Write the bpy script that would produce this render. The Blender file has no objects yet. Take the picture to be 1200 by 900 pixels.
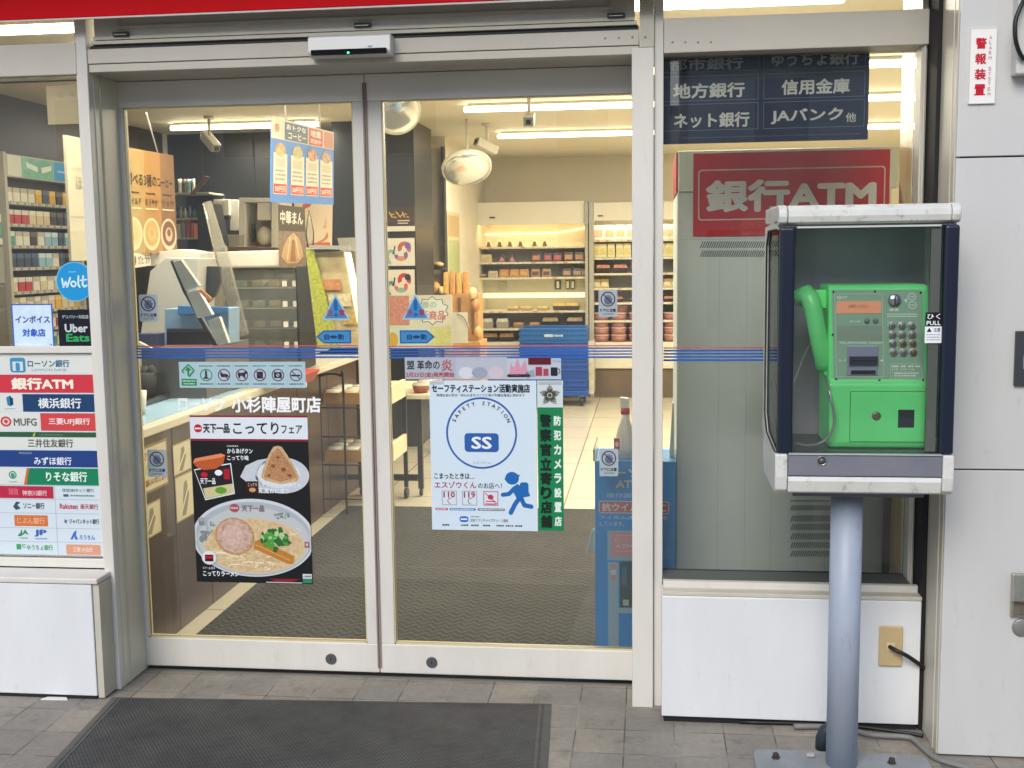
import bpy, bmesh, math, random
from mathutils import Vector, Matrix
random.seed(7)
S = bpy.context.scene
COL = S.collection
R = math.radians

# ---------------------------------------------------------------- camera
CAM = Vector((0.0, 0.0, 1.55)); YAW, PIT, ROL, F = R(6.909), R(6.511), R(-0.743), 1330.0
fw = Vector((-math.sin(YAW)*math.cos(PIT), math.cos(YAW)*math.cos(PIT), -math.sin(PIT)))
_r = Vector((math.cos(YAW), math.sin(YAW), 0)); _u = _r.cross(fw)
rt = math.cos(ROL)*_r + math.sin(ROL)*_u; up = -math.sin(ROL)*_r + math.cos(ROL)*_u
cd = bpy.data.cameras.new('camera'); cam = bpy.data.objects.new('camera', cd); COL.objects.link(cam)
cd.sensor_width = 36; cd.lens = F/1200*36; cd.clip_start = 0.05; cd.clip_end = 500
cam.matrix_world = Matrix(((rt.x, up.x, -fw.x, CAM.x), (rt.y, up.y, -fw.y, CAM.y), (rt.z, up.z, -fw.z, CAM.z), (0, 0, 0, 1)))
S.camera = cam

# ---------------------------------------------------------------- light and exposure
w = bpy.data.worlds.new('World'); S.world = w; w.use_nodes = True
nt = w.node_tree; bg = nt.nodes['Background']
sky = nt.nodes.new('ShaderNodeTexSky'); sky.sky_type = 'NISHITA'; sky.sun_disc = False
SUN_EL, SUN_AZ = R(38), R(196)            # azimuth measured clockwise from +y (the shop lies towards +y)
sky.sun_elevation = SUN_EL; sky.sun_rotation = SUN_AZ
sky.air_density = 1.0; sky.dust_density = 1.6; sky.ozone_density = 1.0
nt.links.new(sky.outputs[0], bg.inputs[0]); bg.inputs[1].default_value = 0.14
sl = bpy.data.lights.new('sun', 'SUN'); sl.energy = 1.3; sl.angle = R(30); sl.color = (1, 0.975, 0.94)
so = bpy.data.objects.new('sun', sl); COL.objects.link(so)
sd = Vector((math.sin(SUN_AZ)*math.cos(SUN_EL), math.cos(SUN_AZ)*math.cos(SUN_EL), math.sin(SUN_EL)))
so.rotation_euler = sd.to_track_quat('Z', 'Y').to_euler(); so.location = (0, -5, 12)
S.view_settings.view_transform = 'Standard'; S.view_settings.look = 'None'
S.view_settings.exposure = 0.56; S.view_settings.gamma = 1.0; S.view_settings.use_curve_mapping = False
TUBE = 7.0; TUBE_W = 22.0                                 # emission of the shop's ceiling tubes
S.render.engine = 'CYCLES'; S.cycles.use_denoising = True
S.cycles.max_bounces = 9; S.cycles.transparent_max_bounces = 32; S.cycles.transmission_bounces = 8
S.cycles.diffuse_bounces = 4; S.cycles.glossy_bounces = 4; S.cycles.sample_clamp_indirect = 6.0
S.cycles.caustics_reflective = False; S.cycles.caustics_refractive = False

# ---------------------------------------------------------------- where a sight line meets a real plane
def ray(px, py): return rt*((px-600)/F) - up*((py-450)/F) + fw
def P(px, py, Y): d = ray(px, py); return CAM + d*((Y-CAM.y)/d.y)
def G(px, py, z=0.0): d = ray(px, py); return CAM + d*((z-CAM.z)/d.z)
def PX(px, py, X): d = ray(px, py); return CAM + d*((X-CAM.x)/d.x)

# ---------------------------------------------------------------- materials
def lin(c):
    if isinstance(c, str):
        c = c.lstrip('#'); c = [int(c[i:i+2], 16)/255 for i in (0, 2, 4)]
        return tuple(x/12.92 if x <= .04045 else ((x+.055)/1.055)**2.4 for x in c)
    return tuple(c)
MATS = {}
def M(name, col='#808080', rough=.5, metal=0.0, var=0.0, vscale=6.0, bump=0.0, bscale=60.0, spec=.5, col2=None, stretch=None, emit=None, es=0, dirt=None):
    if name in MATS: return MATS[name]
    m = bpy.data.materials.new(name); MATS[name] = m; m.use_nodes = True
    n = m.node_tree; b = n.nodes['Principled BSDF']; c = lin(col)
    b.inputs['Base Color'].default_value = (*c, 1); b.inputs['Roughness'].default_value = rough
    b.inputs['Metallic'].default_value = metal; b.inputs['Specular IOR Level'].default_value = spec
    tc = None
    def coord():
        nonlocal tc
        if tc is None:
            t = n.nodes.new('ShaderNodeTexCoord'); mp = n.nodes.new('ShaderNodeMapping')
            n.links.new(t.outputs['Object'], mp.inputs['Vector'])
            if stretch: mp.inputs['Scale'].default_value = stretch
            tc = mp.outputs[0]
        return tc
    if var or col2:
        nz = n.nodes.new('ShaderNodeTexNoise'); nz.inputs['Scale'].default_value = vscale; nz.inputs['Detail'].default_value = 6
        nz.inputs['Roughness'].default_value = .62
        n.links.new(coord(), nz.inputs['Vector'])
        rp = n.nodes.new('ShaderNodeValToRGB'); rp.color_ramp.elements[0].position = .32; rp.color_ramp.elements[1].position = .68
        c2 = lin(col2) if col2 else tuple(x*(1-var) for x in c)
        rp.color_ramp.elements[0].color = (*c2, 1); rp.color_ramp.elements[1].color = (*(tuple(min(1, x*(1+var*.25)) for x in c) if not col2 else c), 1)
        n.links.new(nz.outputs[0], rp.inputs[0]); out = rp.outputs[0]
        if dirt:
            n2 = n.nodes.new('ShaderNodeTexNoise'); n2.inputs['Scale'].default_value = dirt[1]; n2.inputs['Detail'].default_value = 8; n2.inputs['Roughness'].default_value = .75
            n.links.new(coord(), n2.inputs['Vector'])
            r2 = n.nodes.new('ShaderNodeValToRGB'); r2.color_ramp.elements[0].position = dirt[2]; r2.color_ramp.elements[1].position = dirt[2]+.1
            n.links.new(n2.outputs[0], r2.inputs[0])
            mx = n.nodes.new('ShaderNodeMix'); mx.data_type = 'RGBA'; mx.inputs[7].default_value = (*lin(dirt[0]), 1)
            n.links.new(out, mx.inputs[6])
            ml = n.nodes.new('ShaderNodeMath'); ml.operation = 'MULTIPLY'; ml.inputs[1].default_value = dirt[3]
            n.links.new(r2.outputs[0], ml.inputs[0]); n.links.new(ml.outputs[0], mx.inputs[0]); out = mx.outputs[2]
        n.links.new(out, b.inputs['Base Color'])
    if bump:
        nb = n.nodes.new('ShaderNodeTexNoise'); nb.inputs['Scale'].default_value = bscale; nb.inputs['Detail'].default_value = 4
        n.links.new(coord(), nb.inputs['Vector'])
        bp = n.nodes.new('ShaderNodeBump'); bp.inputs['Strength'].default_value = bump; bp.inputs['Distance'].default_value = .004
        n.links.new(nb.outputs[0], bp.inputs['Height']); n.links.new(bp.outputs[0], b.inputs['Normal'])
    if emit:
        b.inputs['Emission Color'].default_value = (*lin(emit), 1); b.inputs['Emission Strength'].default_value = es
    return m
def pr(hexc, rough=.42):                    # printed ink of one colour
    return M('ink_'+hexc.lstrip('#')+('' if rough == .42 else '_%d' % (rough*100)), hexc, rough, spec=.35)
def glass(name, tint=(.97, .985, .98), ior=1.5, body=0.0, bodycol='#b8c4be'):
    m = bpy.data.materials.new(name); MATS[name] = m; m.use_nodes = True; n = m.node_tree
    for x in list(n.nodes):
        if x.type != 'OUTPUT_MATERIAL': n.nodes.remove(x)
    o = [x for x in n.nodes if x.type == 'OUTPUT_MATERIAL'][0]
    t = n.nodes.new('ShaderNodeBsdfTransparent'); t.inputs[0].default_value = (*tint, 1)
    g = n.nodes.new('ShaderNodeBsdfGlossy'); g.inputs['Roughness'].default_value = .0
    f = n.nodes.new('ShaderNodeFresnel'); f.inputs[0].default_value = ior
    mx = n.nodes.new('ShaderNodeMixShader'); n.links.new(f.outputs[0], mx.inputs[0])
    src = t.outputs[0]
    if body:                                # pale veil painted in for reflected haze, plus dust and wiping smears
        d = n.nodes.new('ShaderNodeBsdfDiffuse'); d.inputs[0].default_value = (*lin(bodycol), 1)
        m2 = n.nodes.new('ShaderNodeMixShader')
        tc = n.nodes.new('ShaderNodeTexCoord'); mp = n.nodes.new('ShaderNodeMapping'); mp.inputs['Scale'].default_value = (1, 1, .45); mp.inputs['Rotation'].default_value = (0, .4, 0); n.links.new(tc.outputs['Object'], mp.inputs[0])
        nz = n.nodes.new('ShaderNodeTexNoise'); nz.inputs['Scale'].default_value = 4.5; nz.inputs['Detail'].default_value = 7; nz.inputs['Roughness'].default_value = .65; n.links.new(mp.outputs[0], nz.inputs['Vector'])
        mr = n.nodes.new('ShaderNodeMapRange'); mr.inputs[1].default_value = .3; mr.inputs[2].default_value = .75; mr.inputs[3].default_value = body*.5; mr.inputs[4].default_value = body*1.7; n.links.new(nz.outputs[0], mr.inputs[0]); n.links.new(mr.outputs[0], m2.inputs[0])
        n.links.new(src, m2.inputs[1]); n.links.new(d.outputs[0], m2.inputs[2]); src = m2.outputs[0]
    n.links.new(src, mx.inputs[1]); n.links.new(g.outputs[0], mx.inputs[2]); n.links.new(mx.outputs[0], o.inputs[0])
    return m

# ---------------------------------------------------------------- mesh building
WL = {}                                     # world position of every object's origin
class MB:
    def __init__(s): s.v = []; s.f = []; s.fm = []; s.sm = []; s.mats = []
    def mi(s, m):
        if m not in s.mats: s.mats.append(m)
        return s.mats.index(m)
    def add(s, vs, fs, m, smooth=False):
        k = len(s.v); i = s.mi(m); s.v += [tuple(x) for x in vs]
        for f in fs: s.f.append([k+j for j in f]); s.fm.append(i); s.sm.append(smooth)
        return s
    def box(s, x0, x1, y0, y1, z0, z1, m):
        if x0 > x1: x0, x1 = x1, x0
        if y0 > y1: y0, y1 = y1, y0
        if z0 > z1: z0, z1 = z1, z0
        return s.hexa([(x0, y0, z0), (x1, y0, z0), (x1, y1, z0), (x0, y1, z0)], [(x0, y0, z1), (x1, y0, z1), (x1, y1, z1), (x0, y1, z1)], m)
    def hexa(s, b, t, m):                   # bottom ring and top ring, anticlockwise from above
        n = len(b)
        return s.add(list(b)+list(t), [list(range(n))[::-1], list(range(n, 2*n))]+[[i, (i+1) % n, n+(i+1) % n, n+i] for i in range(n)], m)
    def extr(s, pts, vec, m, cap=True):     # outline swept along a vector
        vec = Vector(vec); n = len(pts); a = [Vector(p) for p in pts]; b = [p+vec for p in a]
        return s.add(a+b, [list(range(n))[::-1], list(range(n, 2*n))]+[[i, (i+1) % n, n+(i+1) % n, n+i] for i in range(n)], m)
    def quad(s, a, b, c, d, m): return s.add([a, b, c, d], [[0, 1, 2, 3]], m)
    def slab(s, a, b, c, d, t, m):          # quad given thickness t behind it (a,b,c,d anticlockwise seen from the front)
        a, b, c, d = map(Vector, (a, b, c, d)); n = (b-a).cross(d-a).normalized()*-t
        return s.extr([a, b, c, d], n, m)
    def bar(s, p, q, w, h, m, upv=(0, 0, 1)):   # rectangular bar from p to q
        p, q = Vector(p), Vector(q); d = (q-p).normalized(); u = Vector(upv)
        if abs(d.dot(u)) > .98: u = Vector((0, 1, 0))
        x = d.cross(u).normalized(); y = x.cross(d).normalized()
        ring = [x*w/2+y*h/2, x*w/2-y*h/2, -x*w/2-y*h/2, -x*w/2+y*h/2]
        return s.extr([p+k for k in ring], q-p, m)
    def tube(s, pts, r, m, seg=10, smooth=True):
        pts = [Vector(p) for p in pts]; n = len(pts); rr = r if isinstance(r, (list, tuple)) else [r]*n
        vs = []; prev = None
        for i, p in enumerate(pts):
            d = (pts[min(i+1, n-1)]-pts[max(i-1, 0)]).normalized()
            if prev is None:
                u = Vector((0, 0, 1)) if abs(d.z) < .9 else Vector((1, 0, 0))
                x = d.cross(u).normalized()
            else: x = (prev-d*prev.dot(d)).normalized()
            prev = x; y = d.cross(x)
            for k in range(seg):
                a = 2*math.pi*k/seg; vs.append(p+x*(rr[i]*math.cos(a))+y*(rr[i]*math.sin(a)))
        fs = [[i*seg+k, i*seg+(k+1) % seg, (i+1)*seg+(k+1) % seg, (i+1)*seg+k] for i in range(n-1) for k in range(seg)]
        k0 = len(s.v); s.add(vs, fs, m, smooth)
        i = s.mi(m)
        for f in (list(range(seg))[::-1], list(range((n-1)*seg, n*seg))): s.f.append([k0+j for j in f]); s.fm.append(i); s.sm.append(False)
        return s
    def lathe(s, prof, c, m, axis='z', seg=24, smooth=True, sx=1, sy=1):   # prof = (radius, height) list
        c = Vector(c); vs = []
        for rr, h in prof:
            for k in range(seg):
                a = 2*math.pi*k/seg; x, y = rr*math.cos(a)*sx, rr*math.sin(a)*sy
                v = (x, y, h) if axis == 'z' else ((x, -h, y) if axis == '-y' else ((x, h, y) if axis == 'y' else (h, x, y)))
                vs.append(c+Vector(v))
        n = len(prof)
        fs = [[i*seg+k, i*seg+(k+1) % seg, (i+1)*seg+(k+1) % seg, (i+1)*seg+k] for i in range(n-1) for k in range(seg)]
        k0 = len(s.v); s.add(vs, fs, m, smooth); i = s.mi(m)
        for f, (rr, h) in ((list(range(seg))[::-1], prof[0]), (list(range((n-1)*seg, n*seg)), prof[-1])):
            if rr > 1e-5: s.f.append([k0+j for j in f]); s.fm.append(i); s.sm.append(False)
        return s
    def blob(s, c, rx, ry, rz, m, seg=12, rings=7, jit=0.0):
        prof = []; c = Vector(c); vs = []; rnd = random.Random(int(abs(c.x*1e4+c.z*1e3)) % 99991)
        for i in range(rings+1):
            t = math.pi*i/rings
            for k in range(seg):
                a = 2*math.pi*k/seg; j = 1+rnd.uniform(-jit, jit)
                vs.append(c+Vector((rx*math.sin(t)*math.cos(a)*j, ry*math.sin(t)*math.sin(a)*j, -rz*math.cos(t)*j)))
        fs = [[i*seg+k, i*seg+(k+1) % seg, (i+1)*seg+(k+1) % seg, (i+1)*seg+k] for i in range(rings) for k in range(seg)]
        return s.add(vs, fs, m, True)
    def build(s, name, parent=None, bevel=0.0, seg=2, origin=None, weld=False):
        me = bpy.data.meshes.new(name)
        vs = [Vector(v) for v in s.v]
        if parent is not None: o0 = WL[parent.name]
        elif origin is not None: o0 = Vector(origin)
        else:
            xs, ys, zs = zip(*s.v); o0 = Vector(((min(xs)+max(xs))/2, (min(ys)+max(ys))/2, min(zs)))
        me.from_pydata([tuple(v-o0) for v in vs], [], s.f)
        for m in s.mats: me.materials.append(m)
        me.polygons.foreach_set('material_index', s.fm); me.polygons.foreach_set('use_smooth', s.sm)
        bm = bmesh.new(); bm.from_mesh(me)
        if weld: bmesh.ops.remove_doubles(bm, verts=bm.verts, dist=1e-5)
        if bevel:
            es = [e for e in bm.edges if len(e.link_faces) == 2 and e.calc_face_angle(0) > R(35)]
            bmesh.ops.bevel(bm, geom=es, offset=bevel, segments=seg, affect='EDGES', clamp_overlap=True, profile=.5)
            if seg > 1:
                pass
        bmesh.ops.recalc_face_normals(bm, faces=[f for f in bm.faces]) if s.closed else None
        bm.to_mesh(me); bm.free()
        o = bpy.data.objects.new(name, me); COL.objects.link(o); WL[o.name] = o0
        if parent is not None: o.parent = parent
        else: o.location = o0
        return o
    closed = True
def tag(o, label=None, cat=None, group=None, kind=None):
    if label: o['label'] = label
    if cat: o['category'] = cat
    if group: o['group'] = group
    if kind or cat: o['kind'] = kind or 'thing'
    return o
def thing(name, label, cat, loc, group=None):
    o = bpy.data.objects.new(name, None); COL.objects.link(o); o.location = loc; WL[o.name] = Vector(loc)
    o.empty_display_size = .05
    return tag(o, label, cat, group, 'thing')
def copy_tree(src, loc, label=None, rz=None, scale=None):
    def cp(o, par):
        c = o.copy(); COL.objects.link(c); c.parent = par
        for ch in [x for x in COL.objects if x.parent == o]: cp(ch, c)
        return c
    c = cp(src, None); c.location = loc; WL[c.name] = Vector(loc)
    if label: c['label'] = label
    if rz is not None: c.rotation_euler.z = rz
    if scale is not None: c.scale = scale
    return c
def struct(mb, name): o = mb.build(name, origin=(0, 0, 0)); o['kind'] = 'structure'; return o

# ---------------------------------------------------------------- writing and flat graphics
GL = {}
def glyphs(s, bold):
    k = (s, bold)
    if k not in GL:
        c = bpy.data.curves.new('writing', 'FONT'); c.body = s; c.resolution_u = 2; c.offset = bold
        o = bpy.data.objects.new('writing', c); COL.objects.link(o)
        dg = bpy.context.evaluated_depsgraph_get(); e = o.evaluated_get(dg); me = e.to_mesh()
        vs = [(v.co.x, v.co.y) for v in me.vertices]; fs = [list(p.vertices) for p in me.polygons]
        e.to_mesh_clear(); bpy.data.objects.remove(o); bpy.data.curves.remove(c)
        xs = [v[0] for v in vs] or [0, 1]; ys = [v[1] for v in vs] or [0, 1]
        GL[k] = (vs, fs, min(xs), max(xs), min(ys), max(ys))
    return GL[k]
class Card(MB):
    """flat printed sheet; drawing units u (right), v (down); four world corners tl,tr,br,bl"""
    closed = False
    def __init__(s, tl, tr, br, bl, u0, v0, u1, v1, base, t=.0008):
        super().__init__(); s.c = [Vector(x) for x in (tl, tr, br, bl)]; s.d = (u0, v0, u1, v1)
        s.n = (s.c[1]-s.c[0]).cross(s.c[0]-s.c[3]).normalized(); s.e = .0004
        if base:
            a = [Vector(x) for x in (s.c[3], s.c[2], s.c[1], s.c[0])]
            b = [x-s.n*t for x in a]
            s.add(a+b, [[0, 1, 2, 3], [7, 6, 5, 4]]+[[(i+1) % 4, i, 4+i, 4+(i+1) % 4] for i in range(4)], base)
    def w(s, u, v, L=1):
        a = (u-s.d[0])/(s.d[2]-s.d[0]); b = (v-s.d[1])/(s.d[3]-s.d[1]); t = s.c
        return (t[0]*(1-a)+t[1]*a)*(1-b)+(t[3]*(1-a)+t[2]*a)*b+s.n*(s.e*L)
    def poly(s, pts, m, L=1): s.add([s.w(u, v, L) for u, v in pts], [list(range(len(pts)))[::-1]], m); return s
    def rect(s, u0, v0, u1, v1, m, L=1): return s.poly([(u0, v0), (u1, v0), (u1, v1), (u0, v1)], m, L)
    def rrect(s, u0, v0, u1, v1, r, m, L=1):
        pts = []
        for cx, cy, a0 in ((u1-r, v0+r, -90), (u1-r, v1-r, 0), (u0+r, v1-r, 90), (u0+r, v0+r, 180)):
            for k in range(5): a = R(a0+22.5*k); pts.append((cx+r*math.cos(a), cy+r*math.sin(a)))
        return s.poly(pts, m, L)
    def ell(s, cx, cy, rx, ry, m, L=1, n=36, rot=0):
        return s.poly([(cx+rx*math.cos(a)*math.cos(rot)-ry*math.sin(a)*math.sin(rot), cy+rx*math.cos(a)*math.sin(rot)+ry*math.sin(a)*math.cos(rot)) for a in [2*math.pi*k/n for k in range(n)]], m, L)
    def ring(s, cx, cy, rx, ry, t, m, L=1, n=36, a0=0, a1=360):
        for k in range(n):
            p, q = R(a0+(a1-a0)*k/n), R(a0+(a1-a0)*(k+1)/n)
            s.poly([(cx+rx*math.cos(p), cy+ry*math.sin(p)), (cx+rx*math.cos(q), cy+ry*math.sin(q)), (cx+(rx-t)*math.cos(q), cy+(ry-t)*math.sin(q)), (cx+(rx-t)*math.cos(p), cy+(ry-t)*math.sin(p))], m, L)
        return s
    def line(s, u0, v0, u1, v1, t, m, L=1):
        dx, dy = u1-u0, v1-v0; l = math.hypot(dx, dy) or 1; nx, ny = -dy/l*t/2, dx/l*t/2
        return s.poly([(u0+nx, v0+ny), (u0-nx, v0-ny), (u1-nx, v1-ny), (u1+nx, v1+ny)], m, L)
    def frame(s, u0, v0, u1, v1, t, m, L=1):
        s.rect(u0, v0, u1, v0+t, m, L); s.rect(u0, v1-t, u1, v1, m, L); s.rect(u0, v0+t, u0+t, v1-t, m, L); s.rect(u1-t, v0+t, u1, v1-t, m, L); return s
    def text(s, st, u0, v0, u1, v1, m, L=2, bold=.012):
        vs, fs, a, b, c, d = glyphs(st, 0.0)
        if b-a < 1e-6 or d-c < 1e-6: return s
        bb = bold*.9; kx, ky = (u1-u0)/(b-a+2*bb), (v1-v0)/(d-c+2*bb); n = 0
        sh = [(0, 0)] if bold < .008 else ([(-bb, 0), (bb, 0)] if bold < .018 else [(bb*math.cos(R(45*k)), bb*math.sin(R(45*k))) for k in range(8)]+[(0, 0)])
        for i, (p, q) in enumerate(sh):     # heavier weights: the same outline struck again beside itself
            s.add([s.w(u0+(x-a+bb+p)*kx, v1-(y-c+bb+q)*ky, L+.06*i) for x, y in vs], fs, m)
        return s
    def vtext(s, st, u0, v0, u1, v1, m, L=2, bold=.015, gap=.12):
        h = (v1-v0)/len(st)
        for i, ch in enumerate(st): s.text(ch, u0, v0+h*i+h*gap/2, u1, v0+h*(i+1)-h*gap/2, m, L, bold)
        return s
    def lines(s, u0, v0, u1, v1, m, L=2, seed=1):   # one row of unreadably fine print
        rnd = random.Random(seed); u = u0
        while u < u1-.6:
            wd = rnd.uniform(.8, 2.2); s.rect(u, v0+rnd.uniform(0, .15)*(v1-v0), min(u+wd, u1), v1, m, L); u += wd+rnd.uniform(.25, .8)
        return s
def sheet(px0, py0, px1, py1, Y, base, t=.0008, uv=None):   # upright card facing the street, drawn in units of the photo's pixels
    pa, pb, pc, pd = P(px0, py0, Y), P(px1, py0, Y), P(px1, py1, Y), P(px0, py1, Y)
    x0, x1 = (pa.x+pd.x)/2, (pb.x+pc.x)/2; z1, z0 = (pa.z+pb.z)/2, (pc.z+pd.z)/2
    return Card((x0, Y, z1), (x1, Y, z1), (x1, Y, z0), (x0, Y, z0), px0, py0, px1, py1, base, t)
# ================================================================ the setting
YP, YD, YW, YL = 3.765, 3.98, 3.85, 3.795    # fronts of the posts, doors, right window glass, left window glass
YS = YD+.0075                                 # stickers on the door glass

def tile_mat():
    m = bpy.data.materials.new('pavement_tile'); m.use_nodes = True; n = m.node_tree; b = n.nodes['Principled BSDF']
    tc = n.nodes.new('ShaderNodeTexCoord'); mp = n.nodes.new('ShaderNodeMapping')
    mp.inputs['Location'].default_value = (.236+.1595*60, -3.576+.18*300, 0)
    n.links.new(tc.outputs['Object'], mp.inputs[0])
    br = n.nodes.new('ShaderNodeTexBrick'); br.offset = 0; br.squash = 1
    br.inputs['Scale'].default_value = 1; br.inputs['Brick Width'].default_value = .1595; br.inputs['Row Height'].default_value = .18
    br.inputs['Mortar Size'].default_value = .0028; br.inputs['Mortar Smooth'].default_value = .5; br.inputs['Bias'].default_value = 0
    br.inputs['Color1'].default_value = (*lin('#8f8a85'), 1); br.inputs['Color2'].default_value = (*lin('#a59c90'), 1); br.inputs['Mortar'].default_value = (*lin('#8d8a86'), 1)
    n.links.new(mp.outputs[0], br.inputs['Vector'])
    def noise(sc, det, ro=.6):
        z = n.nodes.new('ShaderNodeTexNoise'); z.inputs['Scale'].default_value = sc; z.inputs['Detail'].default_value = det; z.inputs['Roughness'].default_value = ro
        n.links.new(tc.outputs['Object'], z.inputs['Vector']); return z
    def mul(a, z, lo, hi, p0=.3, p1=.7):
        rp = n.nodes.new('ShaderNodeValToRGB'); rp.color_ramp.elements[0].position = p0; rp.color_ramp.elements[1].position = p1
        rp.color_ramp.elements[0].color = (lo, lo, lo*.98, 1); rp.color_ramp.elements[1].color = (hi, hi, hi*.985, 1)
        n.links.new(z.outputs[0], rp.inputs[0])
        mx = n.nodes.new('ShaderNodeMix'); mx.data_type = 'RGBA'; mx.blend_type = 'MULTIPLY'; mx.inputs[0].default_value = 1
        n.links.new(a, mx.inputs[6]); n.links.new(rp.outputs[0], mx.inputs[7]); return mx.outputs[2]
    # joints: partly pale, partly dark with dirt
    zj = noise(5, 3)
    rj = n.nodes.new('ShaderNodeValToRGB'); rj.color_ramp.elements[0].position = .42; rj.color_ramp.elements[1].position = .62
    rj.color_ramp.elements[0].color = (*lin('#55524f'), 1); rj.color_ramp.elements[1].color = (*lin('#a6a39c'), 1)
    n.links.new(zj.outputs[0], rj.inputs[0]); n.links.new(rj.outputs[0], br.inputs['Mortar'])
    c = mul(br.outputs['Color'], noise(4, 6), .78, 1.05)
    c = mul(c, noise(38, 6, .75), .80, 1.08)
    c = mul(c, noise(260, 3), .85, 1.08, .35, .65)
    zs = noise(9, 7, .8); rs = n.nodes.new('ShaderNodeValToRGB'); rs.color_ramp.elements[0].position = .54; rs.color_ramp.elements[1].position = .72
    rs.color_ramp.elements[0].color = (1, 1, 1, 1); rs.color_ramp.elements[1].color = (.55, .54, .53, 1)
    n.links.new(zs.outputs[0], rs.inputs[0])
    mx = n.nodes.new('ShaderNodeMix'); mx.data_type = 'RGBA'; mx.blend_type = 'MULTIPLY'; mx.inputs[0].default_value = 1
    n.links.new(c, mx.inputs[6]); n.links.new(rs.outputs[0], mx.inputs[7])
    n.links.new(mx.outputs[2], b.inputs['Base Color'])
    b.inputs['Roughness'].default_value = .62
    ad = n.nodes.new('ShaderNodeMath'); ad.operation = 'MULTIPLY_ADD'; ad.inputs[1].default_value = -1.2
    n.links.new(br.outputs['Fac'], ad.inputs[0]); zb = noise(120, 5, .7); n.links.new(zb.outputs[0], ad.inputs[2])
    bp = n.nodes.new('ShaderNodeBump'); bp.inputs['Strength'].default_value = .45; bp.inputs['Distance'].default_value = .003
    n.links.new(ad.outputs[0], bp.inputs['Height']); n.links.new(bp.outputs[0], b.inputs['Normal'])
    return m
def floor_mat():
    m = bpy.data.materials.new('shop_floor_tile'); m.use_nodes = True; n = m.node_tree; b = n.nodes['Principled BSDF']
    tc = n.nodes.new('ShaderNodeTexCoord'); mp = n.nodes.new('ShaderNodeMapping'); mp.inputs['Location'].default_value = (.52+.6*40, .1, 0)
    n.links.new(tc.outputs['Object'], mp.inputs[0])
    br = n.nodes.new('ShaderNodeTexBrick'); br.offset = 0; br.inputs['Scale'].default_value = 1; br.inputs['Brick Width'].default_value = .6; br.inputs['Row Height'].default_value = .6
    br.inputs['Mortar Size'].default_value = .005; br.inputs['Color1'].default_value = (*lin('#c6bda5'), 1); br.inputs['Color2'].default_value = (*lin('#ccc4ad'), 1); br.inputs['Mortar'].default_value = (*lin('#8a7c5e'), 1)
    n.links.new(mp.outputs[0], br.inputs['Vector']); n.links.new(br.outputs['Color'], b.inputs['Base Color'])
    b.inputs['Roughness'].default_value = .22
    return m
def herring_mat():
    m = bpy.data.materials.new('herringbone_carpet'); m.use_nodes = True; n = m.node_tree; b = n.nodes['Principled BSDF']
    tc = n.nodes.new('ShaderNodeTexCoord'); sp = n.nodes.new('ShaderNodeSeparateXYZ'); n.links.new(tc.outputs['Object'], sp.inputs[0])
    def mth(op, a, bb=None, c=None):
        k = n.nodes.new('ShaderNodeMath'); k.operation = op
        for i, x in enumerate((a, bb, c)):
            if x is None: continue
            if isinstance(x, (int, float)): k.inputs[i].default_value = x
            else: n.links.new(x, k.inputs[i])
        return k.outputs[0]
    tri = mth('PINGPONG', mth('ADD', sp.outputs['X'], 50), .030)
    wv = mth('ADD', mth('MULTIPLY', sp.outputs['Y'], 1.0), mth('MULTIPLY', tri, 1.25))
    fr = mth('PINGPONG', mth('MULTIPLY', mth('ADD', wv, 50), 40), 1)
    nz = n.nodes.new('ShaderNodeTexNoise'); nz.inputs['Scale'].default_value = 90; nz.inputs['Detail'].default_value = 5; n.links.new(tc.outputs['Object'], nz.inputs['Vector'])
    n2 = n.nodes.new('ShaderNodeTexNoise'); n2.inputs['Scale'].default_value = 3; n.links.new(tc.outputs['Object'], n2.inputs['Vector'])
    fac = mth('ADD', mth('ADD', mth('MULTIPLY', fr, .42), mth('MULTIPLY', nz.outputs[0], .5)), mth('MULTIPLY', n2.outputs[0], .35))
    rp = n.nodes.new('ShaderNodeValToRGB'); rp.color_ramp.elements[0].position = .3; rp.color_ramp.elements[1].position = .95
    rp.color_ramp.elements[0].color = (*lin('#292826'), 1); rp.color_ramp.elements[1].color = (*lin('#504e48'), 1)
    n.links.new(fac, rp.inputs[0]); n.links.new(rp.outputs[0], b.inputs['Base Color']); b.inputs['Roughness'].default_value = .9; b.inputs['Specular IOR Level'].default_value = .1
    bp = n.nodes.new('ShaderNodeBump'); bp.inputs['Strength'].default_value = .6; bp.inputs['Distance'].default_value = .004
    n.links.new(fr, bp.inputs['Height']); n.links.new(bp.outputs[0], b.inputs['Normal'])
    return m
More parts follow.
